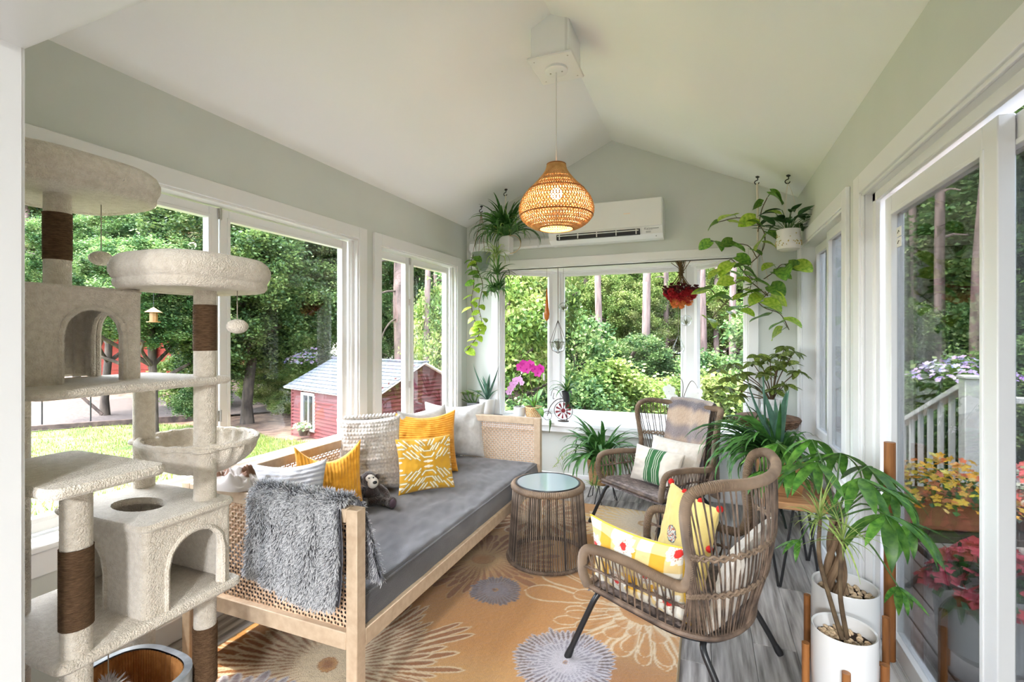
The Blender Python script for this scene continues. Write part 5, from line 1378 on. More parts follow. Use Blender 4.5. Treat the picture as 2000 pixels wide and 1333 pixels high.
# shaggy fur throw over the footboard
def fur_throw():
    x0, x1 = -1.665, -1.228
    t = thing('fur_throw', 'shaggy grey fur throw hanging over the daybed footboard', 'throw', ((x0 + x1) / 2, 1.43, .44))
    prof = [(1.378, .475), (1.374, .53), (1.372, .62), (1.376, .72), (1.388, .785), (1.41, .812), (1.44, .815), (1.468, .80), (1.482, .74), (1.488, .66), (1.494, .58), (1.50, .50)]
    pc = catmull([(0, y, z) for y, z in prof], 6)
    def sheet(u, v):
        i = v * (len(pc) - 1); j = min(int(i), len(pc) - 2); q = pc[j].lerp(pc[j + 1], i - j)
        fold = .012 * math.sin(u * 15 + 1) + .010 * mnoise.noise((u * 5, v * 6, 3)); side = 1 if v > .55 else -1
        low = (1 - min(1, v / .12)) * (.03 * math.sin(u * 4 + 2) - .02 * u)
        wide = max(0, v - .55) * .26
        x = x0 + (x1 - x0) * u + wide * u * .9 + .02 * (v < .4) * math.sin(v * 9)
        return Vector((x, q.y + side * abs(fold) * (.2 + abs(q.z - .81) * 3), q.z + low))
    m_ = MB(); m_.grid(sheet, 50, 60); m_.grid(lambda u, v: sheet(u, v) + Vector((0, .012 if v < .5 else -.012, -.01)), 50, 60)
    wb(m_, 'backing', mat('grey_backing', srgb(108, 108, 114), .95), t, angle=0, fix=False)
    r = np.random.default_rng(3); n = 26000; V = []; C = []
    us, vs = r.random(n), r.random(n)
    for u, v in zip(us, vs):
        p = sheet(u, v); e = 1e-3; du = sheet(min(1, u + e), v) - p if u < .99 else p - sheet(u - e, v); dv = sheet(u, min(1, v + e)) - p if v < .99 else p - sheet(u, v - e)
        nr = du.cross(dv); nr = -nr.normalized() if nr.length > 0 else Vector((0, -1, 0))
        if (v < .42 and nr.y > 0): nr = -nr
        if v > .6: nr = nr if (nr.y > 0) == (r.random() < .5) else -nr
        if .42 <= v <= .6 and nr.z < 0: nr = -nr
        sw = mnoise.noise((u * 7, v * 9, 7)); g = Vector((sw * 1.1 + r.normal() * .35, 0, -.75 + .5 * mnoise.noise((u * 6, v * 8, 9)) + r.normal() * .35))
        d = (nr * .75 + g).normalized(); L_ = .020 + .014 * r.random(); sd2 = d.cross(nr); sd2 = sd2.normalized() * .0021 if sd2.length > 1e-5 else Vector((.002, 0, 0))
        q = p + d * L_; mid = p + d * L_ * .55 + nr * .004
        V += [p - sd2, p + sd2, mid + sd2 * .8, mid - sd2 * .8, q]
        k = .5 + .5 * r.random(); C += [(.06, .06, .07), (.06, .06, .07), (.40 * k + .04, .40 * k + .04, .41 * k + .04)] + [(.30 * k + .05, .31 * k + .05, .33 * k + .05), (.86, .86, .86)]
    i = np.arange(n)[:, None] * 5
    F = np.concatenate([i + np.array([[0, 1, 2]]), i + np.array([[0, 2, 3]]), i + np.array([[3, 2, 4]])], 0)
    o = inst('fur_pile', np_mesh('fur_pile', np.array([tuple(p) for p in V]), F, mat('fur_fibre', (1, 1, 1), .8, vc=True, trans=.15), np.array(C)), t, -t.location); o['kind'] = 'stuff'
fur_throw()
# plush monkey
def monkey():
    t = thing('plush_monkey', 'dark brown plush monkey with a white muzzle on the daybed', 'plush toy', (-1.745, 2.235, BEDZ + .002), dirang(.75, -.66) + PI / 2)
    br = mat('brown_plush', srgb(38, 24, 20), .95, col2=srgb(60, 40, 34), nscale=50, bump=1, bscale=160, sheen=.5); wh = mat('white_plush', srgb(226, 218, 208), .9, bump=.4, bscale=200)
    m_ = MB(); m_.ball((0, .03, .065), (.05, .045, .062), 16, 12); m_.ball((.0, .02, .03), (.058, .05, .032), 14, 8); m_.build('body', br, t)
    m_ = MB(); m_.ball((-.018, .02, .150), (.043, .042, .044), 16, 12); hd = m_.build('head', br, t)
    m_ = MB(); m_.ball((.0, -.020, .138), (.030, .026, .032), 14, 10); m_.ball((-.014, -.012, .162), (.026, .018, .022), 12, 8); m_.build('muzzle', wh, hd)
    m_ = MB(); m_.ball((.006, -.046, .146), (.013, .008, .009), 10, 6); m_.build('nose', M['black'], hd)
    for x in (-.024, .0): m_ = MB(); m_.ball((x, -.032, .170), .0045, 8, 5); m_.build('eye', M['black'], hd)
    for s_ in (-1, 1): m_ = MB(); m_.ball((-.018 + s_ * .047, .022, .156), (.016, .009, .018), 10, 7); m_.build('ear', br, hd)
    for s_ in (-1, 1):
        m_ = MB(); m_.tube(catmull([(s_ * .04, .03, .095), (s_ * .075, .0, .065), (s_ * .07, -.035, .035), (s_ * .045, -.06, .03)], 5), [.022, .022, .021, .021, .02, .02, .02, .02, .02, .02, .021, .022, .022, .022, .022, .015], 10); m_.build('arm', br, t)
        m_ = MB(); m_.tube(catmull([(s_ * .03, .01, .03), (s_ * .07, -.05, .028), (s_ * .085, -.095, .03)], 5), .024, 10); m_.ball((s_ * .088, -.105, .038), (.026, .02, .034), 12, 8); lg = m_.build('leg', br, t)
        m_ = MB(); m_.ball((s_ * .088, -.119, .038), (.018, .009, .025), 10, 7); m_.build('foot_pad', mat('mauve_pad', srgb(104, 84, 96), .9), lg)
monkey()
# ------------------------------------------------ cushions on the armchairs
def chair_pt(ch, x, y, z):
    a = ch.rotation_euler.z; c_, s_ = math.cos(a), math.sin(a)
    return (ch.location.x + c_ * x - s_ * y, ch.location.y + s_ * x + c_ * y, z)
def chair_dir(ch, x, y):
    a = ch.rotation_euler.z; return math.atan2(math.sin(a) * x + math.cos(a) * y, math.cos(a) * x - math.sin(a) * y)
def daisy_col(u, v, s_):
    w_, h_ = .46, .30; x, y = u * w_, v * h_
    i, j = int(x / .066), int(y / .066); base_ = [srgb(216, 208, 190), srgb(212, 186, 126), srgb(206, 154, 40)][(i % 2) + (j % 2)]
    for cx, cy, r_ in ((.03, .19, .05), (.20, .255, .06), (.40, .075, .065), (.155, .075, .055), (.31, .16, .045), (.44, .28, .05)):
        d = math.hypot(x - cx, y - cy); a = math.atan2(y - cy, x - cx)
        if d < .017: return srgb(196, 38, 30)
        if d < .030 and abs(math.sin(a * 9)) < .35: return srgb(170, 110, 60)
        if d < r_ * (.72 + .28 * abs(math.cos(a * 5))): return srgb(216, 212, 200)
    return base_
seat_t = .315
pillow('gingham_cushion', 'yellow gingham cushion with red-centred daisies on the near armchair', .46, .30, .12, chair_pt(CH1, .215, -.07, seat_t), chair_dir(CH1, 1, -.12), -.10, M['vcfab'], daisy_col, n=110, seed=21, roll=0.0,
       piping=mat('yellow_piping', srgb(224, 178, 60), .8), sag=.012)
def yel_col(u, v, s_):
    x, y = (u - .42) * 1.0, v - .42; d = math.hypot(x, y); a = math.atan2(y, x)
    if .105 < d < .118 or (d < .105 and (math.sin(d * 160 + 5 * math.sin(a * 3)) > .55)): return srgb(62, 72, 84)
    if d < .105: return srgb(206, 206, 190) if math.sin(a * 5 + d * 60) > -.4 else srgb(200, 110, 60)
    return srgb(210, 186, 112)
red = mat('red_pompom', srgb(200, 34, 28), .9, bump=.6, bscale=150)
pillow('pompom_cushion', 'pale yellow cushion with red pompoms and a round print', .40, .36, .11, chair_pt(CH1, -.13, -.045, seat_t + .005), chair_dir(CH1, .80, -.60), .22, M['vcfab'], yel_col, n=80, seed=23, roll=.0,
       poms=([(0, 1), (.33, 1), (.66, 1), (1, 1), (0, .5), (1, .5), (0, 0)], red))
pillow('back_cushion', 'plain cream cushion against the near armchair back', .50, .36, .12, chair_pt(CH1, .0, .215, seat_t - .02), chair_dir(CH1, 0, -1), .32, M['cream_cot'], seed=25)
def green_col(u, v, s_):
    if .34 < u < .68:
        k = ((u - .34) / .34 * 9) % 1; return srgb(206, 206, 186) if k < .16 else srgb(38, 92, 44)
    return srgb(202, 192, 177)
pillow('green_striped_cushion', 'cream cushion with green centre stripes on the far armchair', .44, .27, .12, chair_pt(CH2, -.02, -.015, seat_t), chair_dir(CH2, .05, -1), .30, M['vcfab'], green_col, n=100, seed=27)
pillow('back_cushion', 'plain cream cushion behind the green-striped one', .46, .34, .12, chair_pt(CH2, .03, .10, seat_t), chair_dir(CH2, .08, -1), .34, M['cream_cot'], seed=29)
# striped woven throw over the far chair back
def chair_throw():
    t = thing('striped_throw', 'taupe and grey striped wool throw over the far armchair back', 'throw', CH2.location, CH2.rotation_euler.z)
    prof = [(.265, .46), (.285, .56), (.310, .70), (.335, .82), (.362, .905), (.392, .932), (.420, .91), (.428, .80), (.430, .66), (.432, .50), (.434, .36), (.436, .22)]
    pc = catmull([(0, y, z) for y, z in prof], 6)
    def sh(u, v):
        i = v * (len(pc) - 1); j = min(int(i), len(pc) - 2); q = pc[j].lerp(pc[j + 1], i - j)
        x = -.175 + .40 * u + .05 * (v - .45) * (u - .2); bow = -.055 * (abs(x) / .3) ** 2
        return Vector((x, q.y + bow + .006 * math.sin(u * 14 + v * 5), q.z - .02 * (abs(x) / .3) ** 2 * (1 if .3 < v < .6 else .3)))
    m_ = MB(); nu, nv = 60, 110
    cs = [srgb(112, 102, 104), srgb(166, 142, 122), srgb(128, 116, 114), srgb(176, 152, 130), srgb(104, 96, 100), srgb(150, 134, 124)]
    for off in (0, 1):
        k0 = len(m_.v); m_.grid(lambda u, v: sh(u, v) + (Vector((0, .009 if v < .45 else -.009, -.006)) if off else Vector((0, 0, 0))), nu, nv)
        for j in range(nv + 1):
            for i in range(nu + 1):
                f = (j / nv * 13 + .5 * mnoise.noise((i * .1, j * .07, 1))); a = int(f) % 6; b = (a + 1) % 6; w_ = max(0, min(1, (f - int(f) - .6) / .4)); g = 1 + .25 * mnoise.noise((i * .9, j * .9, 4))
                m_.c[k0 + j * (nu + 1) + i] = tuple((cs[a][q] * (1 - w_) + cs[b][q] * w_) * g for q in range(3))
    m_.build('weave', mat('wool_weave', (1, 1, 1), .95, vc=True, bump=.8, bscale=120, sheen=.5), t, vc=True, angle=0, fix=False)
chair_throw()
# ================================================================== house plants
def leafmat(nm, c, c2, **k): return mat(nm, c, k.pop('rough', .42), col2=c2, nscale=k.pop('ns', 6), spec=.45, trans=.22, rand=.28, **k)
M['lf_spider'] = leafmat('spider_leaf', srgb(38, 84, 34), srgb(86, 134, 62))
M['lf_spider_v'] = leafmat('pale_spider_leaf', srgb(112, 148, 60), srgb(176, 190, 112))
M['lf_aloe'] = leafmat('aloe_leaf', srgb(60, 98, 82), srgb(96, 134, 112))
M['lf_dark'] = leafmat('dark_glossy_leaf', srgb(28, 62, 32), srgb(58, 102, 46))
M['lf_money'] = leafmat('money_tree_leaf', srgb(48, 100, 34), srgb(102, 152, 58))
M['lf_lime'] = leafmat('lime_pothos_leaf', srgb(120, 164, 40), srgb(184, 206, 80))
M['lf_green'] = leafmat('pothos_leaf', srgb(62, 118, 40), srgb(128, 170, 66))
M['lf_schef'] = leafmat('schefflera_leaf', srgb(44, 74, 30), srgb(136, 150, 66), ns=14)
M['stem_g'] = mat('green_stem', srgb(72, 104, 52), .6); M['stem_b'] = mat('brown_stem', srgb(74, 58, 42), .8, col2=srgb(108, 90, 66), nscale=20)
M['soil'] = mat('potting_soil', srgb(54, 40, 32), .95, bump=.8, bscale=80)
M['ceramic'] = mat('white_ceramic', (.72, .72, .715), .2, spec=.5)
M['ceramic_m'] = mat('matt_white_ceramic', (.74, .73, .71), .45)
def strap_mesh(nm, mt, L=1.0, W=.05, rise=1.2, droop=1.6, fold=.35, seg=9, tip=.9, twist=0.0):
    """arching strap leaf from the origin, heading +x and up; bends over by droop"""
    m_ = MB(); a = rise; p = Vector((0, 0, 0)); ds = L / seg; V = []
    for i in range(seg + 1):
        f = i / seg; wd = W / 2 * (min(1, .45 + f * 2.2) if f < .3 else 1) * (1 - max(0, (f - .35) / .65) ** 1.5 * tip)
        sd_ = Vector((0, 1, 0)); nr = Vector((-math.sin(a), 0, math.cos(a))); tw = twist * f
        s2 = sd_ * math.cos(tw) + nr * math.sin(tw)
        V += [p + s2 * wd + nr * wd * fold, p, p - s2 * wd + nr * wd * fold]
        p = p + Vector((math.cos(a), 0, math.sin(a))) * ds; a -= droop / seg * (.4 + 1.2 * f)
    F = []
    for i in range(seg):
        b = i * 3; F += [(b, b + 3, b + 4, b + 1), (b + 1, b + 4, b + 5, b + 2)]
    m_.add(V, F); return m_.mesh(nm, mt, angle=0, fix=False)
def blade_mesh(nm, mt, L=1.0, W=.5, kind='ovate', bend=.5, fold=.25, seg=8):
    """broad leaf from the origin along +x, facing +z"""
    m_ = MB(); V = []; a = 0.0; p = Vector((0, 0, 0)); ds = L / seg
    for i in range(seg + 1):
        f = i / seg
        if kind == 'heart': wd = W / 2 * (1.0 * math.sin(PI * min(1, f * .80 + .20)) ** .8 if f > 0 else .55)
        elif kind == 'lance': wd = W / 2 * math.sin(PI * f ** .8) ** .9
        else: wd = W / 2 * math.sin(PI * f ** .9) ** .75
        if i == seg: wd = .001
        nr = Vector((-math.sin(a), 0, math.cos(a))); wv = .03 * L * math.sin(f * 9) * (1 if kind == 'heart' else .3)
        bx = -.10 * L if (kind == 'heart' and i == 0) else 0
        V += [p + Vector((bx, wd, 0)) + nr * (wd * fold + wv * .4), p, p + Vector((bx, -wd, 0)) + nr * (wd * fold - wv * .2)]
        p = p + Vector((math.cos(a), 0, math.sin(a))) * ds; a -= bend / seg
    F = []
    for i in range(seg):
        b = i * 3; F += [(b, b + 3, b + 4, b + 1), (b + 1, b + 4, b + 5, b + 2)]
    m_.add(V, F); return m_.mesh(nm, mt, angle=0, fix=False)
def strapset(mt, W=.045, rs=(1.35, 1.15, .9, .6), ds=(1.5, 2.3, 2.7, 2.8)):
    return [strap_mesh('leaf', mt, 1.0, W, r_, d_) for r_, d_ in zip(rs, ds)]
S_spider = strapset(M['lf_spider'], .085); S_spv = strapset(M['lf_spider_v'], .07); S_drac = strapset(M['lf_spider_v'], .04, (1.3, 1.0, .6, .1), (.7, 1.3, 1.4, 1.2))
S_aloe = [strap_mesh('leaf', M['lf_aloe'], 1.0, .13, 1.35, .35, .6, tip=1.0), strap_mesh('leaf', M['lf_aloe'], 1.0, .12, 1.1, -.35, .6, tip=1.0), strap_mesh('leaf', M['lf_aloe'], 1.0, .11, .75, .7, .6, tip=1.0)]
S_baloe = [strap_mesh('leaf', M['lf_dark'], 1.0, .085, 1.3, .3, .5, tip=1.0), strap_mesh('leaf', M['lf_dark'], 1.0, .08, 1.1, 1.3, .5, tip=1.0), strap_mesh('leaf', M['lf_dark'], 1.0, .075, .8, 2.0, .5, tip=1.0)]
B_lily = [blade_mesh('leaf', M['lf_dark'], 1, .36, 'lance', b) for b in (.3, .8, 1.2)]
B_money = [blade_mesh('leaf', M['lf_money'], 1, .23, 'lance', b) for b in (.3, .7, 1.1)]
B_lime = [blade_mesh('leaf', M['lf_lime'], 1, .80, 'heart', b) for b in (.4, .9)]; B_green = [blade_mesh('leaf', M['lf_green'], 1, .80, 'heart', b) for b in (.4, .9)]
B_schef = [blade_mesh('leaf', M['lf_schef'], 1, .40, 'ovate', b) for b in (.3, .8)]
B_succ = [blade_mesh('leaf', leafmat('succulent_leaf', srgb(96, 140, 64), srgb(156, 184, 104)), 1, .46, 'ovate', .3, .5)]
def rosette(parent, ms, n, L0, L1, z=0.0, seed=1, r0=.0, up=None, a0=0, spread=2 * PI, c=(0, 0), lim=None):
    r = random.Random(seed)
    for k in range(n):
        a = a0 + spread * (k + r.random() * .8) / n; i = min(len(ms) - 1, int(r.random() * len(ms))); L_ = L0 + (L1 - L0) * r.random()
        if lim:
            for ax_, mx_ in lim:
                q = parent.location[ax_] + c[ax_] + .8 * L_ * (math.cos(a), math.sin(a))[ax_]
                if q > mx_: a = (PI - a) if ax_ == 0 else -a
        rx, ry = r.gauss(0, .14), r.gauss(0, .16)
        if up is not None: ry -= up
        inst('leaf', ms[i], parent, (c[0] + r0 * math.cos(a) * r.random(), c[1] + r0 * math.sin(a) * r.random(), z), (rx, ry, a), (L_, L_ * (.85 + .3 * r.random()), L_))
def tube_part(name, pts, r_, mt, parent, n=8, sm=4):
    m_ = MB(); p = catmull(pts, sm) if len(pts) > 2 else pts; k = len(p)
    rr = [r_[0] + (r_[1] - r_[0]) * i / (k - 1) for i in range(k)] if isinstance(r_, tuple) else r_
    m_.tube(p, rr, n); return m_.build(name, mt, parent)
def leaf_at(parent, me, p, d, L_, roll=0.0, up=Vector((0, 0, 1))):
    d = Vector(d).normalized(); q = d.to_track_quat('X', 'Z'); e = (q.to_matrix() @ Matrix.Rotation(roll, 3, 'X')).to_euler()
    return inst('leaf', me, parent, p, e, L_)
def pot_part(parent, prof, mt, soil_r, soil_z, n=28, name='pot'):
    m_ = MB(); m_.lathe(prof, n); p = m_.build(name, mt, parent); m_ = MB(); m_.lathe([(soil_r, soil_z - .01), (soil_r, soil_z)], n); m_.build('soil', M['soil'], parent); return p
SEAT = .596
# --- on the bay seat
m_ = MB(); m_.box(-.21, .17, -.055, .045, 0, .03, .004); o = m_.build('slate_tray', mat('dark_slate', srgb(62, 64, 70), .6, col2=srgb(84, 86, 92), nscale=8)); o.location = (-2.055, 4.41, SEAT)
tag(o, 'dark slate tile under the aloe pot on the bay seat', 'tray')
t = thing('aloe_plant', 'upright aloe in a white tapered pot on the slate tile', 'potted plant', (-2.03, 4.40, SEAT + .031))
pot_part(t, [(.062, 0), (.066, .004), (.083, .155), (.078, .157), (.074, .13)], M['ceramic_m'], .074, .14)
for k, (a, L_, i) in enumerate(((3.5, .42, 1), (3.9, .26, 2), (4.4, .27, 0), (-.15, .38, 1), (-.6, .26, 2), (4.6, .28, 0), (5.4, .3, 0), (5.0, .2, 0), (3.3, .24, 0))): inst('leaf', S_aloe[i], t, (0, 0, .135), (0, 0, a), L_)
t = thing('succulent_plant', 'small green succulent in a square grey pot beside the aloe', 'potted plant', (-2.185, 4.395, SEAT + .031), .3)
m_ = MB(); m_.box(-.055, .055, -.055, .055, 0, .11, .006); m_.build('pot', mat('grey_concrete', srgb(112, 112, 114), .8), t)
r_ = random.Random(5)
for k in range(9):
    a = k * 2.4; q = .03 + .06 * r_.random(); tip = (q * 1.5 * math.cos(a) - .05, q * 1.2 * math.sin(a), .17 + .06 * r_.random()); s_ = tube_part('stem', [(.02 * math.cos(a), .02 * math.sin(a), .1), (tip[0] * .7, tip[1] * .7, .15), tip], (.005, .004), M['stem_g'], t, 5)
    for j in range(7): leaf_at(t, B_succ[0], (tip[0], tip[1], tip[2] - .012 * (j // 4)), (math.cos(j * 1.1 + k), math.sin(j * 1.1 + k), .55), .042)
def orchid(label, loc, stems, col_, pot, seed, leafdirs, scale=1.0):
    t = thing('orchid_plant', label, 'orchid', loc)
    if pot == 'cane':
        pot_part(t, [(.066, 0), (.072, .004), (.082, .12), (.077, .122), (.074, .10)], mat('cane_weave_pot', srgb(196, 154, 102), .7, col2=srgb(226, 194, 150), nscale=90, detail=0), .074, .108)
        m_ = MB()
        for j in range(7):
            for k in range(26):
                a = 2 * PI * (k + .5 * (j % 2)) / 26; rr = .0745 + .0095 * j / 7
                m_.ball((rr * math.cos(a), rr * math.sin(a), .014 + j * .0150), (.0045, .0045, .0045), 5, 3)
        o = m_.build('weave_dots', mat('dark_weave', srgb(120, 82, 48), .8), t); o['kind'] = 'stuff'
    else: pot_part(t, [(.05, 0), (.065, .11), (.061, .112), (.058, .09)], M['ceramic'], .058, .1)
    me_l = [blade_mesh('leaf', M['lf_green'], 1, .42, 'ovate', b) for b in (.5, 1.4)]
    for d, L_, i in leafdirs: leaf_at(t, me_l[i], (0, 0, .11), d, L_)
    r_ = random.Random(seed)
    pm = MB()
    for k in range(5):
        a = 2 * PI * k / 5 + PI / 2; wd = .55 if k in (1, 4) else .36
        d1 = Vector((math.cos(a), 0, math.sin(a))); d2 = Vector((-math.sin(a), 0, math.cos(a)))
        pts = [Vector((0, 0, 0)), d1 * .5 + d2 * wd, d1 * .85 + d2 * wd * .7, d1 * 1.0, d1 * .85 - d2 * wd * .7, d1 * .5 - d2 * wd]
        pts = [p + Vector((0, -.18 * p.length, 0)) for p in pts]; pm.add(pts, [(0, 1, 2), (0, 2, 3), (0, 3, 4), (0, 4, 5)])
    pm.ball((0, -.12, -.08), (.16, .14, .18), 6, 4)
    pme = pm.mesh('bloom', col_, smooth=False, fix=False)
    for pts, blooms in stems:
        tube_part('flower_stem', pts, (.004, .0022), M['stem_b'], t, 5, 6)
        for (bx, by, bz, s_, a) in blooms: inst('bloom', pme, t, (bx, by, bz), (r_.gauss(0, .25), r_.gauss(0, .2), a), s_)
    return t
mag = mat('magenta_petal', srgb(190, 30, 140), .5, col2=srgb(214, 70, 170), nscale=40, trans=.3); pnk = mat('pale_pink_petal', srgb(206, 140, 196), .5, col2=srgb(226, 180, 216), nscale=40, trans=.3)
wpt = mat('white_petal', srgb(232, 230, 224), .5, trans=.3)
orchid('magenta orchid in a woven cane pot on the bay seat', (-1.575, 4.50, SEAT), [
    ([(0, 0, .1), (-.02, 0, .28), (-.03, 0, .46), (.05, -.02, .53)], [(-.13, -.02, .505, .048, .2), (-.06, -.03, .49, .052, 0), (-.025, -.03, .535, .05, .1), (.02, -.03, .50, .054, -.1), (.055, -.03, .455, .045, 0), (.085, -.02, .50, .05, -.3), (-.10, -.02, .545, .04, .3)]),
    ([(.01, 0, .1), (.05, -.01, .3), (.08, 0, .46)], [])], mag, 'cane', 3, [((.6, -.5, .15), .20, 1), ((-.4, -.3, .9), .20, 0), ((.2, .3, .9), .22, 0), ((-.7, .2, .5), .2, 0)])
orchid('pale pink orchid spray rising beside the magenta one', (-1.72, 4.50, SEAT), [([(0, 0, .1), (.03, 0, .25), (.0, -.01, .37), (-.06, -.02, .34), (-.10, -.03, .24)], [(.01, -.03, .385, .036, 0), (-.03, -.03, .37, .04, .1), (-.06, -.03, .335, .04, .2), (-.085, -.03, .295, .038, .2), (-.105, -.03, .255, .034, .3), (.035, -.03, .35, .03, -.2)])], pnk, 'white', 4, [((-.5, -.3, .5), .15, 0), ((.5, .2, .6), .16, 0)])
orchid('white orchid on the bay seat behind the far armchair', (-.215, 4.74, SEAT), [([(0, 0, .1), (.03, 0, .26), (.09, -.02, .40), (.14, -.03, .36), (.15, -.03, .28)], [(.15, -.04, .30, .05, -.2), (.11, -.05, .245, .055, 0), (.17, -.04, .22, .05, -.3)]),
    ([(0, 0, .1), (-.02, 0, .30), (-.08, -.03, .36), (-.10, -.04, .30)], [(-.10, -.05, .31, .06, .2), (-.075, -.05, .245, .058, .1), (-.12, -.05, .20, .05, .3)]), ([(0, 0, .1), (.02, 0, .38), (-.06, -.01, .46)], [])], wpt, 'white', 6, [((-.5, -.4, .4), .2, 0), ((.6, -.2, .5), .2, 0)])
m_ = MB(); m_.box(-.05, .05, -.03, .03, 0, .012, .003); o = m_.build('remote_tray', mat('silver_tray', (.5, .5, .5), .3, metal=.8)); o.location = (-1.70, 4.43, SEAT); tag(o, 'small silver tray lying left of the cane orchid pot', 'tray')
# penny-farthing planter
t = thing('bicycle_ornament', 'wire penny-farthing ornament with a red-spoked wheel on the bay seat', 'ornament', (-1.26, 4.46, SEAT), .1)
ring = lambda cx, cz, r_, tr, nm, mt: (lambda m_: m_.tube([(cx + r_ * math.cos(2 * PI * k / 40), 0, cz + r_ * math.sin(2 * PI * k / 40)) for k in range(40)], tr, 6, closed=True).build(nm, mt, t))(MB())
wire = mat('bronze_wire', srgb(70, 58, 50), .5, metal=.6); redm = mat('dark_red_enamel', srgb(110, 22, 30), .35)
ring(0, .103, .088, .0035, 'front_wheel', wire); ring(-.155, .048, .042, .0028, 'rear_wheel', wire)
for k in range(10):
    a = 2 * PI * k / 10 + .2; m_ = MB(); d1 = Vector((math.cos(a), 0, math.sin(a))); d2 = Vector((-math.sin(a), 0, math.cos(a))); c0 = Vector((0, 0, .103))
    m_.add([c0 + d1 * .014 + Vector((0, -.002, 0)), c0 + d1 * .070 + d2 * .011 + Vector((0, -.003, 0)), c0 + d1 * .080 + Vector((0, -.003, 0)), c0 + d1 * .070 - d2 * .011 + Vector((0, -.003, 0)), c0 + d1 * .05 + Vector((0, .004, 0))], [(0, 1, 2, 3), (0, 4, 1), (1, 4, 2), (2, 4, 3), (3, 4, 0)]); m_.build('spoke_blade', redm, t, smooth=False)
m_ = MB(); m_.lathe([(.02, -.006), (.02, .006)], 14); o = m_.build('hub', redm, t); o.location = (0, 0, .103); o.rotation_euler = (PI / 2, 0, 0)
for k in range(6): a = PI * k / 3; tube_part('wheel_spoke', [(-.155, 0, .048), (-.155 + .042 * math.cos(a), 0, .048 + .042 * math.sin(a))], .0012, wire, t, 4)
tube_part('frame', [(-.155, 0, .048), (-.13, 0, .13), (-.07, 0, .20), (0, 0, .215), (.005, 0, .17), (0, 0, .103)], .004, wire, t, 6)
tube_part('handlebar', [(-.09, 0, .27), (-.10, 0, .215), (-.085, 0, .215)], .003, wire, t, 5); tube_part('arm_hook', [(0, 0, .215), (-.05, 0, .29), (-.10, 0, .30), (-.12, 0, .24)], .0025, wire, t, 5)
m_ = MB(); m_.lathe([(.045, 0), (.045, .008)], 16, sx=1.2, sy=.7); m_.build('base', wire, t)
t = thing('bicycle_planter', 'spiky green plant in a dark pot above the bicycle ornament', 'potted plant', (-1.225, 4.46, SEAT + .19))
m_ = MB(); m_.tube([(0, 0, -.19), (0, 0, .0)], .004, 6); m_.build('support_rod', wire, t)
pot_part(t, [(.032, 0), (.05, .10), (.046, .102), (.042, .08)], mat('black_plastic_pot', (.02, .02, .022), .45), .042, .09)
rosette(t, S_spider, 26, .14, .24, .09, 8); rosette(t, S_spv, 8, .13, .2, .09, 9)
t = thing('green_pod_ornament', 'green seed pod hanging over the front edge of the bay seat', 'ornament', (-1.36, 4.355, .50))
tube_part('pod', [(0, 0, .125), (.004, -.006, .10), (.002, -.01, .05), (-.004, -.01, 0)], [.004, .006, .011, .012, .011, .012, .010, .008, .006, .005, .004, .003, .002], M['stem_g'], t, 8)
tube_part('tendril', [(0, 0, .12), (-.02, .01, .145), (-.035, .02, .135)], .002, M['stem_g'], t, 5)
# --- floor spider plant left of the far chair
t = thing('floor_spider_plant', 'big spider plant on a black wire stand beside the far armchair', 'potted plant', (-.83, 4.13, 0))
for k in range(3):
    a = 2 * PI * k / 3 + .5; c_, s_ = math.cos(a), math.sin(a)
    tube_part('stand_leg', [(.09 * c_, .09 * s_, .16), (.13 * c_ - .03 * s_, .13 * s_ + .03 * c_, .004), (.13 * c_ + .03 * s_, .13 * s_ - .03 * c_, .004), (.09 * c_, .09 * s_, .16)], .004, M['black'], t, 6, 1)
pot_part(t, [(.085, .15), (.10, .16), (.125, .36), (.118, .362), (.11, .33)], mat('seagrass_pot', srgb(168, 132, 92), .85, col2=srgb(196, 164, 124), nscale=30, stretch=(1, 1, 6), bump=.6, bscale=60, bstretch=(1, 1, 5)), .11, .345)
rosette(t, S_spider, 110, .28, .50, .35, 11, .06, lim=[(1, 4.40)]); rosette(t, S_baloe, 12, .2, .3, .36, 12, .04)
for k, (dx, dy, dz) in enumerate(((.02, -.16, .24), (.10, -.15, .20), (-.04, -.17, .17), (.16, -.10, .18))):
    tube_part('runner', [(0, 0, .38), (dx * .6, dy * .8, .42), (dx, dy, dz)], .0025, M['stem_g'], t, 5); rosette(t, S_spv, 15, .09, .15, dz, 13 + k, 0, c=(dx, dy))
tube_part('runner', [(-.05, 0, .40), (-.22, -.02, .42), (-.34, -.04, .34), (-.42, -.05, .25)], .0022, M['lf_spider_v'], t, 5)
for k in range(4): rosette(t, S_spv, 5, .05, .08, .36 - .035 * k, 20 + k, 0, c=(-.30 - .035 * k, -.04))
# --- half-round wicker console with schefflera
t = thing('wicker_console', 'half-round brown wicker plant table with green iron legs', 'plant table', (.44, 4.20, 0))
wk = mat('brown_wicker', srgb(84, 58, 42), .7, col2=srgb(132, 98, 72), nscale=26, stretch=(1, 1, 4), bump=.7, bscale=60, bstretch=(1, 1, 4))
m_ = MB(); m_.lathe([(.215, .755), (.225, .775), (.225, .79), (.0, .792)], 36, cap1=False); m_.build('table_top', wk, t)
for j in range(5): m_ = MB(); m_.tube([((.226 - .007 * j + .002 * math.sin(k * 3)) * math.cos(2 * PI * k / 80), (.226 - .007 * j + .002 * math.sin(k * 3)) * math.sin(2 * PI * k / 80), .775 - .012 * j + .003 * math.sin(k * 1.7 + j)) for k in range(80)], .0065, 6, closed=True); m_.build('wicker_band', wk, t)
iron = mat('verdigris_iron', srgb(50, 62, 56), .5, metal=.3)
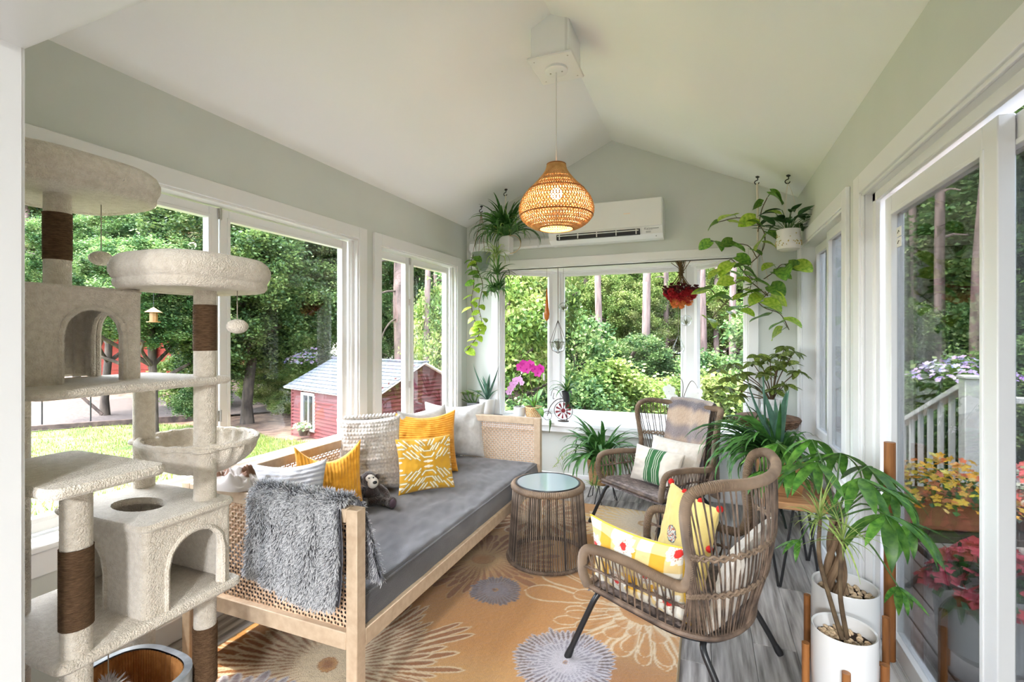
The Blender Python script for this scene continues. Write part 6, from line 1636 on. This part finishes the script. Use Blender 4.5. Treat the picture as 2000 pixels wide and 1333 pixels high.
for a in (-2.5, -1.0, .9, 2.4):
    c_, s_ = math.cos(a), math.sin(a)
    tube_part('leg', [(.05 * c_, .05 * s_, .70), (.12 * c_, .12 * s_, .75), (.20 * c_, .20 * s_, .69), (.19 * c_, .19 * s_, .55), (.10 * c_, .10 * s_, .32), (.20 * c_, .20 * s_, .0)], .008, iron, t, 8, 6)
t = thing('schefflera_plant', 'umbrella tree with leafy whorls in a faceted white pot', 'potted plant', (.47, 4.15, .793))
m_ = MB(); n = 10; rg = [(.066, 0), (.082, .05), (.074, .10), (.086, .145)]; V = []
for j, (r_, z) in enumerate(rg): V += [(r_ * math.cos(2 * PI * (k + .5 * (j % 2)) / n), r_ * math.sin(2 * PI * (k + .5 * (j % 2)) / n), z) for k in range(n)]
F = []
for j in range(3):
    for k in range(n):
        a, b, c, d = j * n + k, j * n + (k + 1) % n, (j + 1) * n + k, (j + 1) * n + (k + 1) % n
        F += [(a, b, c), (b, d, c)] if j % 2 == 0 else [(a, d, c), (a, b, d)]
m_.add(V, F + [tuple(reversed(range(n)))]); m_.build('faceted_pot', M['ceramic'], t, smooth=False); m_ = MB(); m_.lathe([(.074, .12), (.074, .13)], 20); m_.build('soil', M['soil'], t)
r_ = random.Random(9); tips = [(-.05, 0, .34), (.03, -.05, .39), (.10, .0, .42), (.14, -.02, .50), (.09, .03, .54), (-.14, -.05, .42), (-.10, .02, .47), (-.22, -.06, .33), (-.30, -.08, .30), (-.34, -.06, .22), (-.24, -.10, .17), (-.38, -.08, .36), (0, -.10, .22), (.08, -.08, .26), (-.17, -.08, .25), (.05, .02, .48), (-.02, -.05, .44), (.16, -.05, .36), (-.28, -.04, .40)]
for k, p in enumerate(tips):
    tube_part('stem', [(0, 0, .12), (p[0] * .35, p[1] * .3, .12 + (p[2] - .12) * .5), p], (.0055, .003), M['stem_b'], t, 5)
    for j in range(9):
        a = 2 * PI * j / 9 + k; leaf_at(t, B_schef[j % 2], p, (math.cos(a), math.sin(a), -.45 + .5 * r_.random()), .085 + .035 * r_.random(), roll=r_.gauss(0, .5))
# --- hairpin-leg wooden stand with a wild spider plant and tall aloe
t = thing('hairpin_stand', 'low wooden plant stand with black hairpin legs', 'plant stand', (.455, 3.28, 0))
wd_ = mat('acacia_wood', srgb(146, 100, 62), .5, col2=srgb(188, 142, 98), nscale=4, stretch=(1.5, 9, 1), detail=6)
m_ = MB(); m_.box(-.165, .205, -.26, .28, .46, .50, .006); m_.build('stand_top', wd_, t)
for (x, y) in ((-.07, -.20), (.14, -.18), (-.07, .22), (.14, .22)):
    tube_part('hairpin_leg', [(x - .07, y - .02, .46), (x - .005, y, .006), (x + .005, y, .006), (x + .075, y + .02, .46)], .0075, M['black'], t, 8, 1)
t = thing('box_planter', 'spider plant and tall aloe spilling from a wooden box on the stand', 'potted plant', (.41, 3.33, .502))
def slant_box(m_, a, b, h):
    V = [(-a, -b, 0), (a, -b, 0), (a, b, 0), (-a, b, 0), (-a * 1.35, -b * 1.25, h), (a * 1.35, -b * 1.25, h), (a * 1.35, b * 1.25, h), (-a * 1.35, b * 1.25, h)]
    m_.add(V, [(0, 3, 2, 1), (0, 1, 5, 4), (1, 2, 6, 5), (2, 3, 7, 6), (3, 0, 4, 7)])
m_ = MB(); slant_box(m_, .10, .15, .20); m_.build('wooden_box', wd_, t, smooth=False); m_ = MB(); m_.box(-.115, .115, -.165, .165, .16, .17); m_.build('soil', M['soil'], t, smooth=False)
rosette(t, S_spider[1:], 110, .28, .50, .17, 31, .10, lim=[(0, .60)]); rosette(t, S_baloe, 14, .26, .44, .17, 32, .07, lim=[(0, .60)])
for a, L_, i in ((2.2, .46, 0), (1.0, .44, 0), (4.9, .46, 0), (3.2, .62, 2), (3.45, .66, 2), (1.6, .38, 0), (2.8, .5, 1)): inst('leaf', S_aloe[min(i, 2)] if i != 2 else S_baloe[2], t, (0, 0, .17), (0, 0, a), L_)
tube_part('flower_stalk', [(-.06, .05, .17), (-.065, .06, .40), (-.075, .06, .66)], (.008, .005), M['lf_aloe'], t, 8)
for j in range(9): leaf_at(t, B_schef[0], (-.075, .06, .66), (math.cos(j * .7), math.sin(j * .7), .2), .075)
# --- money tree and dracaena in white cylinder planters on oak legs
M['pebble'] = mat('tan_pebble', srgb(178, 150, 116), .6, col2=srgb(216, 192, 160), nscale=30, rand=.3)
peb_me = [MB().ball((0, 0, 0), (1, .8, .55), 7, 5).mesh('pebble', M['pebble']), MB().ball((0, 0, 0), (.8, 1, .5), 6, 4).mesh('pebble', M['pebble'])]
def planter(label, loc, R, z0, z1, rot, seed, plant, leg_top):
    t = thing('planter_stand', label, 'planter', loc, rot)
    m_ = MB(); m_.lathe([(R * .80, z0), (R * .86, z0 + .006), (R * .97, z0 + .05), (R, z0 + .12), (R, z1), (R * .985, z1 + .004), (R * .93, z1), (R * .92, z1 - .05)], 40); m_.build('pot', M['ceramic'], t)
    m_ = MB(); m_.lathe([(R * .92, z1 - .055), (R * .92, z1 - .045)], 30); m_.build('soil', M['soil'], t)
    r_ = random.Random(seed); n = 120
    for k in range(n):
        a = r_.random() * 2 * PI; q = R * .86 * math.sqrt(r_.random()); s_ = .008 + .006 * r_.random()
        inst('pebble', peb_me[k % 2], t, (q * math.cos(a), q * math.sin(a), z1 - .042 + .004 * r_.random()), (r_.random(), r_.random(), a), s_)
    for k in range(4):
        a = PI / 4 + k * PI / 2; x, y = (R + .016) * math.cos(a), (R + .016) * math.sin(a); m_ = MB(); m_.tube([(x, y, 0), (x, y, leg_top)], .0135, 12); m_.build('leg', M['oak'], t)
    for a in (PI / 4, 3 * PI / 4): m_ = MB(); c_, s_ = math.cos(a), math.sin(a); m_.tube([(-(R + .01) * c_, -(R + .01) * s_, z0 - .012), ((R + .01) * c_, (R + .01) * s_, z0 - .012)], .010, 8); m_.build('cross_bar', M['oak'], t)
    return t
planter('white round planter with oak legs at the front, nearest the camera', (.464, 2.065, 0), .102, .085, .357, .62, 3, None, .27)
planter('white round planter with oak legs standing behind the front one', (.55, 2.432, 0), .122, .085, .357, .5, 4, None, .27)
t = thing('dracaena_plant', 'twin-stemmed spiky dracaena in the front white planter', 'potted plant', (.464, 2.065, .318))
for pts, n_, sd_ in (([(-.005, .0, 0), (-.03, .03, .10), (-.065, .06, .26), (-.062, .065, .405)], 34, 41), ([(.012, .01, 0), (-.005, .03, .15), (.0, .03, .30), (.005, .035, .345)], 34, 42)):
    tube_part('stem', pts, (.0085, .007), M['stem_b'], t, 8, 6); rosette(t, S_drac, n_, .10, .21, pts[-1][2], sd_, 0, c=pts[-1][:2])
t = thing('money_tree', 'braided money tree with long drooping leaves in the rear planter', 'potted plant', (.55, 2.432, .318))
M['trunk_m'] = mat('money_trunk', srgb(96, 74, 54), .8, col2=srgb(132, 108, 82), nscale=14, stretch=(3, 3, .6), bump=.5, bscale=30)
for k in range(4):
    a0 = k * PI / 2; tube_part('braided_trunk', [(-.035 + .026 * math.cos(a0 + j * .6) * (1.3 - .1 * j), .020 * math.sin(a0 + j * .6) * (1.25 - .1 * j), .045 * j) for j in range(8)], (.019, .009), M['trunk_m'], t, 8, 4)
r_ = random.Random(17); top = (-.035, 0, .315)
ml = [((-.20, .16, .50), .22), ((-.07, .10, .54), .22), ((.03, .05, .50), .24), ((.12, .02, .46), .24), ((.16, -.10, .40), .22), ((.20, -.18, .30), .20), ((-.16, .02, .44), .22), ((-.26, .04, .40), .20), ((.06, -.12, .44), .22), ((-.08, -.08, .48), .22), ((.22, .02, .36), .2), ((-.02, .20, .46), .2), ((.16, -.20, .06), .13), ((-.13, .03, .10), .12), ((.09, -.30, .36), .24), ((-.12, .18, .36), .2)]
for p, L_ in ml:
    p = Vector(p) + Vector((-.03, .02, .085)); a = Vector(top); mid = a.lerp(p, .55) + Vector((0, 0, .05)); tube_part('leaf_stalk', [a, mid, p], (.0042, .0028), M['stem_g'], t, 5)
    out = Vector((p.x, p.y, 0)).normalized()
    for j in range(6):
        ang = -1.5 + 3.0 * j / 5; d = Vector((out.x * math.cos(ang) - out.y * math.sin(ang), out.x * math.sin(ang) + out.y * math.cos(ang), -.25 - .45 * r_.random())); leaf_at(t, B_money[int(r_.random() * 3)], p, d, L_ * (.66 + .34 * r_.random()))
# ------------------------------------------------ hanging plants
def hook(x, y, z, label):
    t = thing('ceiling_hook', label, 'hook', (x, y, z), 0, 'black ceiling hooks')
    m_ = MB(); m_.lathe([(.016, 0), (.014, -.008), (.005, -.014)], 14); m_.build('hook_plate', M['black'], t)
    tube_part('hook_arm', [(0, 0, -.010), (.0, 0, -.028), (-.014, 0, -.034), (-.022, 0, -.046), (-.012, 0, -.060), (.004, 0, -.058), (.010, 0, -.048)], .0038, M['black'], t, 7, 4)
    return t
cz = lambda x: WH + (RZH - WH) / (XM - XL) * (x - XL) if x < XM else WH + (RZH - WH) / (XR - XM) * (XR - x)
HK = [(-2.0, 4.20, 'black ceiling hook holding the trailing pothos'), (-1.732, 4.168, 'black ceiling hook holding the hanging spider plant'), (.381, 4.25, 'black ceiling hook holding the big hanging vine'), (.5616, 4.02, 'black ceiling hook holding the peace lily')]
for x, y, l in HK: hook(x, y, cz(x), l)
cordm = mat('jute_cord', srgb(150, 118, 92), .9); wcord = mat('white_macrame', srgb(222, 212, 196), .9)
# pothos in a grey-green pot
x, y, _ = HK[0]; t = thing('trailing_pothos', 'lime pothos trailing from a grey-green hanging pot', 'hanging plant', (x, y, 2.035))
ztop = cz(x) - .055 - 2.035
m_ = MB(); m_.lathe([(.035, 0), (.06, .03), (.085, .10), (.092, .175), (.087, .177), (.082, .15)], 28); m_.build('pot', mat('grey_green_glaze', srgb(126, 140, 130), .35), t); m_ = MB(); m_.lathe([(.082, .145), (.082, .155)], 20); m_.build('soil', M['soil'], t)
for k in range(4): a = PI / 4 + k * PI / 2; tube_part('cord', [(.09 * math.cos(a), .09 * math.sin(a), .16), (.02 * math.cos(a), .02 * math.sin(a), ztop - .12), (-.005, 0, ztop)], .0022, cordm, t, 5, 3)
r_ = random.Random(5)
vines = [[(-.05, -.07, .16), (-.06, -.10, .05), (-.03, -.10, -.12), (-.06, -.10, -.30), (-.03, -.10, -.46), (.03, -.10, -.58), (-.02, -.10, -.66), (-.10, -.10, -.76)], [(-.02, -.08, .16), (.0, -.10, .02), (.06, -.10, -.14), (.02, -.10, -.34), (.05, -.10, -.50), (-.01, -.10, -.58)]]
for vi, v in enumerate(vines):
    p = catmull(v, 6); m_ = MB(); m_.tube(p, .0035, 6); m_.build('vine', M['stem_b'], t)
    for k in range(2, len(p), 2):
        f = k / len(p); ms = B_lime if f > .45 or r_.random() < .25 else B_green; s_ = 1 if (k // 2) % 2 else -1
        leaf_at(t, ms[int(r_.random() * 2)], p[k], (s_ * .8, -.35 - .3 * r_.random(), -.35 + .3 * r_.random()), .075 + .035 * r_.random(), roll=r_.gauss(.3 * s_, .4))
# spider plant in a white square pot
x, y, _ = HK[1]; t = thing('hanging_spider_plant', 'bushy spider plant in a white square hanging pot', 'hanging plant', (x, y, 2.175))
ztop = cz(x) - .055 - 2.175
m_ = MB(); m_.box(-.055, .055, -.055, .055, 0, .165, .006); m_.build('pot', M['ceramic'], t)
tube_part('strap', [(-.004, 0, ztop), (-.002, 0, ztop - .2), (0, 0, .16)], .006, wcord, t, 6, 3)
tube_part('hoop', [(.11 * math.cos(2 * PI * k / 24) + .05, -.03, .085 + .085 * math.sin(2 * PI * k / 24)) for k in range(25)], .0028, mat('brass_hoop', srgb(190, 160, 110), .4, metal=.6), t, 6, 1)
rosette(t, S_spider, 90, .26, .44, .17, 51, .05, lim=[(1, 4.38)]); rosette(t, S_spv, 22, .22, .36, .17, 52, .04, lim=[(1, 4.38)])
for k, (dx, dy, dz) in enumerate(((-.06, -.08, -.02), (-.05, -.09, -.20), (-.03, -.09, -.34), (-.09, -.08, -.36))):
    tube_part('runner', [(0, -.05, .18), (dx * .7, dy * 1.4, .10), (dx, dy, dz)], .0028, M['stem_g'], t, 5)
    rosette(t, S_spider if k else S_spv, 30, .15, .26, dz, 53 + k, 0, c=(dx, dy), up=-.25)
# peace lily in a white pot with gold flecks
x, y, _ = HK[3]; t = thing('hanging_peace_lily', 'peace lily in a white gold-flecked hanging pot', 'hanging plant', (x, y, 2.035))
ztop = cz(x) - .055 - 2.035
m_ = MB(); m_.lathe([(.05, 0), (.074, .012), (.083, .06), (.074, .12), (.080, .152), (.075, .154), (.068, .13)], 28); p_ = m_.build('pot', M['ceramic_m'], t); m_ = MB(); m_.lathe([(.068, .128), (.068, .138)], 20); m_.build('soil', M['soil'], t)
m_ = MB(); rr = random.Random(8)
for k in range(90):
    a = rr.random() * 2 * PI; z = .035 + .035 * rr.random() if k < 80 else .09 + .03 * rr.random(); m_.ball((.082 * math.cos(a), .082 * math.sin(a), z), .0035 + .002 * rr.random(), 5, 3)
o = m_.build('gold_flecks', mat('gold_fleck', srgb(196, 176, 104), .4, metal=.4), p_); o['kind'] = 'stuff'
for k in range(3): a = k * 2.1; tube_part('cord', [(.075 * math.cos(a), .075 * math.sin(a), .15), (.03 * math.cos(a), .03 * math.sin(a), ztop - .1), (-.006, 0, ztop)], .0016, wcord, t, 5, 3)
r_ = random.Random(12)
for k in range(34):
    a = 2 * PI * k / 34 * 2.3; el = .25 + 1.1 * r_.random(); L_ = .10 + .13 * r_.random(); q = Vector((math.cos(a) * math.cos(el), math.sin(a) * math.cos(el), math.sin(el))) * L_ * .8
    tube_part('leaf_stalk', [(0, 0, .13), (q.x * .6, q.y * .6, .13 + q.z * .7), (q.x, q.y, .13 + q.z)], .0024, M['stem_g'], t, 4, 3)
    leaf_at(t, B_lily[k % 3], (q.x, q.y, .13 + q.z), (math.cos(a), math.sin(a), .25 + .3 * r_.random()), .11 + .06 * r_.random())
# large philodendron vine in a white macrame pot
x, y, _ = HK[2]; t = thing('hanging_vine', 'large lime-green vine around a white pot on a macrame hanger', 'hanging plant', (x, y, 1.72))
ztop = cz(x) - .055 - 1.72
m_ = MB(); m_.lathe([(.055, 0), (.07, .01), (.085, .13), (.080, .132), (.076, .11)], 28); m_.build('pot', M['ceramic_m'], t); m_ = MB(); m_.lathe([(.076, .108), (.076, .118)], 20); m_.build('soil', M['soil'], t)
tube_part('macrame_rope', [(-.004, 0, ztop), (.002, 0, ztop - .3), (0, 0, .45)], .008, wcord, t, 8, 4)
for k in range(3): a = k * 2.1 + .4; tube_part('macrame_cord', [(0, 0, .45), (.06 * math.cos(a), .06 * math.sin(a), .22), (.087 * math.cos(a), .087 * math.sin(a), .10), (.04 * math.cos(a), .04 * math.sin(a), -.01)], .003, wcord, t, 5, 3)
r_ = random.Random(21)
arms = [[(0, 0, .11), (-.10, -.06, .20), (.02, -.08, .34), (.04, -.08, .48), (-.03, -.08, .58), (-.15, -.08, .62), (-.28, -.08, .60)], [(0, 0, .11), (.08, -.08, .05), (-.02, -.14, -.05), (-.14, -.14, -.10), (-.26, -.14, -.04), (-.34, -.12, .06)], [(0, 0, .11), (.10, -.06, .18), (.16, -.06, .24), (.22, -.06, .22)],
        [(0, 0, .11), (-.06, -.08, .06), (.02, -.12, -.08), (.14, -.12, -.14), (.20, -.12, -.26)], [(0, 0, .11), (-.12, -.05, .22), (-.20, -.06, .30), (-.24, -.06, .18)], [(.0, 0, .3), (-.08, -.08, .40), (-.24, -.10, .42), (-.36, -.10, .46)], [(0, 0, .5), (.02, -.06, .66), (.06, -.06, .76)],
        [(0, 0, .11), (-.16, -.10, .02), (-.30, -.12, -.12), (-.36, -.12, -.22)], [(0, 0, .11), (.06, -.10, .0), (-.08, -.14, .12), (-.18, -.14, .10)]]
for v in arms:
    p = catmull(v, 5); m_ = MB(); m_.tube(p, .0034, 6); m_.build('vine', M['stem_b'], t)
    for k in list(range(4, len(p), 3)) + [len(p) - 1]:
        s_ = 1 if (k // 3) % 2 else -1; q = Vector(p[k]) + Vector((s_ * .05 * r_.random(), -.03, .02 * r_.gauss(0, 1))); tube_part('leaf_stalk', [p[k], q], .002, M['stem_g'], t, 4)
        leaf_at(t, (B_green if r_.random() < .55 else B_lime)[int(r_.random() * 2)], q, (s_ * .7 + r_.gauss(0, .3), -.4, -.5 + .5 * r_.random()), .11 + .05 * r_.random(), roll=r_.gauss(.2 * s_, .5))
# ------------------------------------------------ ornaments hung in the bay
M['clear'] = glass_mat('clear_glass', (.93, .95, .94), ior=1.3, refl=.6)
def hang(name, label, x, y, z, parts):
    t = thing(name, label, 'ornament', (x, y, z)); tube_part('hang_cord', [(0, 0, parts.get('top', .1)), (0, 0, 2.087 - z)], parts.get('cr', .0016), parts.get('cm', M['string']), t, 5)
    return t
def globe(t, r_, c, tear=0.0, seed=1, plant=True):
    pr = []
    for k in range(17):
        a = -PI / 2 + PI * k / 16; q = math.cos(a) * r_; z = math.sin(a) * r_
        if tear and a > .3: f = (a - .3) / (PI / 2 - .3); q = max(.003, r_ * math.cos(.3) * (1 - f) ** 1.7); z = math.sin(.3) * r_ + f * tear
        pr.append((max(q, .001), z))
    m_ = MB(); m_.lathe(pr, 24, cap0=False, cap1=False); o = m_.build('glass_globe', M['clear'], t); o.location = c
    if plant:
        m_ = MB(); rr = random.Random(seed)
        for k in range(30):
            a = rr.random() * 6.28; q = r_ * .7 * rr.random(); h = r_ * (.25 + .75 * rr.random()); m_.tube([(0, 0, -r_ * .75), (q * .5 * math.cos(a), q * .5 * math.sin(a), -r_ * .5 + h * .4), (q * math.cos(a), q * math.sin(a), -r_ * .6 + h)], [.003, .002, .0006], 4)
        o = m_.build('air_plant', mat('air_plant', srgb(120, 122, 96), .8), t, fix=False); o.location = c
    return t
t = hang('terrarium_ornament', 'wire-framed teardrop terrarium with an air plant', -1.36, 4.62, 1.27, {'top': .30, 'cr': .003, 'cm': mat('brown_cord', srgb(104, 86, 74), .8)})
tf = [(.0, .30), (.085, .08), (.06, .0), (0, -.03)]
for k in range(5):
    a = 2 * PI * k / 5; tube_part('wire', [(q * math.cos(a), q * math.sin(a), z) for q, z in tf], .0024, wire, t, 5, 1)
tube_part('wire_ring', [(.085 * math.cos(2 * PI * k / 5), .085 * math.sin(2 * PI * k / 5), .08) for k in range(6)], .0024, wire, t, 5, 1); globe(t, .066, (0, 0, .05), 0, 2)
m_ = MB(); rr = random.Random(6)
for k in range(14): a = rr.random() * 6.28; m_.tube(catmull([(0, 0, .03), (.04 * math.cos(a), .04 * math.sin(a), .09), (.07 * math.cos(a), .07 * math.sin(a), .06)], 3), [.006, .006, .005, .004, .003, .002, .001], 5)
m_.build('air_plant', mat('grey_air_plant', srgb(128, 134, 110), .8), t, fix=False)
t = hang('glass_ball_ornament', 'small clear glass ball with dried moss in the bay', -1.31, 4.64, 1.70, {'top': .045}); globe(t, .047, (0, 0, 0), 0, 3)
t = hang('amber_drop_ornament', 'amber glass drop hanging by the left bay mullion', -1.47, 4.60, 1.56, {'top': .32}); m_ = MB(); m_.lathe([(.001, 0), (.02, .02), (.027, .07), (.016, .15), (.007, .28), (.003, .33)], 16); m_.build('amber_drop', mat('amber_glass', srgb(206, 132, 54), .1, spec=.7, trans=.5), t); globe(t, .032, (0, 0, -.035), 0, 4, False)
t = hang('dried_bouquet', 'upside-down dried bouquet of red and orange flowers', -.205, 4.58, 1.66, {'top': .36})
r_ = random.Random(31); stm = mat('dried_stem', srgb(110, 88, 58), .9); fm = [mat('dried_red', srgb(168, 30, 40), .8, trans=.2), mat('dried_dark_red', srgb(84, 16, 24), .8), mat('dried_orange', srgb(218, 136, 70), .8, trans=.2), mat('dried_coral', srgb(206, 82, 66), .8, trans=.2)]
for k in range(26):
    a = r_.random() * 6.28; q = .14 * math.sqrt(r_.random()); tube_part('stem', [(r_.gauss(0, .03), r_.gauss(0, .03), .42), (r_.gauss(0, .008), r_.gauss(0, .008), .32), (q * math.cos(a), q * math.sin(a), .16)], .003, stm, t, 4, 4)
tube_part('tie', [(.026 * math.cos(k * .6), .026 * math.sin(k * .6), .32) for k in range(12)], .005, stm, t, 5, 1)
def petal_ball(nm, mt, seed):
    rr = random.Random(seed); m_ = MB()
    for k in range(26):
        d = Vector((rr.gauss(0, 1), rr.gauss(0, 1), rr.gauss(0, 1))).normalized(); s_ = d.orthogonal().normalized(); b = d.cross(s_)
        m_.add([d * .25, d * .85 + s_ * .42, d * 1.05 + b * .3, d * .85 - s_ * .42], [(0, 1, 2, 3)])
    return m_.mesh(nm, mt, smooth=False, fix=False)
pbs = [petal_ball('dried_bloom', f, i) for i, f in enumerate(fm)]
for k in range(64):
    z = .02 + .19 * r_.random(); rad = .045 + .105 * min(1, (z) / .15); a = r_.random() * 6.28; q = rad * (.75 + .25 * r_.random())
    i = 1 if z > .15 else (0 if z > .09 else (3 if z > .06 else 2)); inst('dried_bloom', pbs[i], t, (q * math.cos(a), q * math.sin(a), z), (a, z * 9, a), .026 + .008 * r_.random())
t = hang('air_plant_globe', 'round clear glass air-plant globe under the dried bouquet', -.165, 4.70, 1.555, {'top': .06}); globe(t, .052, (0, 0, 0), 0, 7)
t = hang('air_plant_teardrop', 'clear glass teardrop with an air plant, lowest in the right bay', -.235, 4.78, 1.30, {'top': .15}); globe(t, .055, (0, 0, 0), .15, 8)
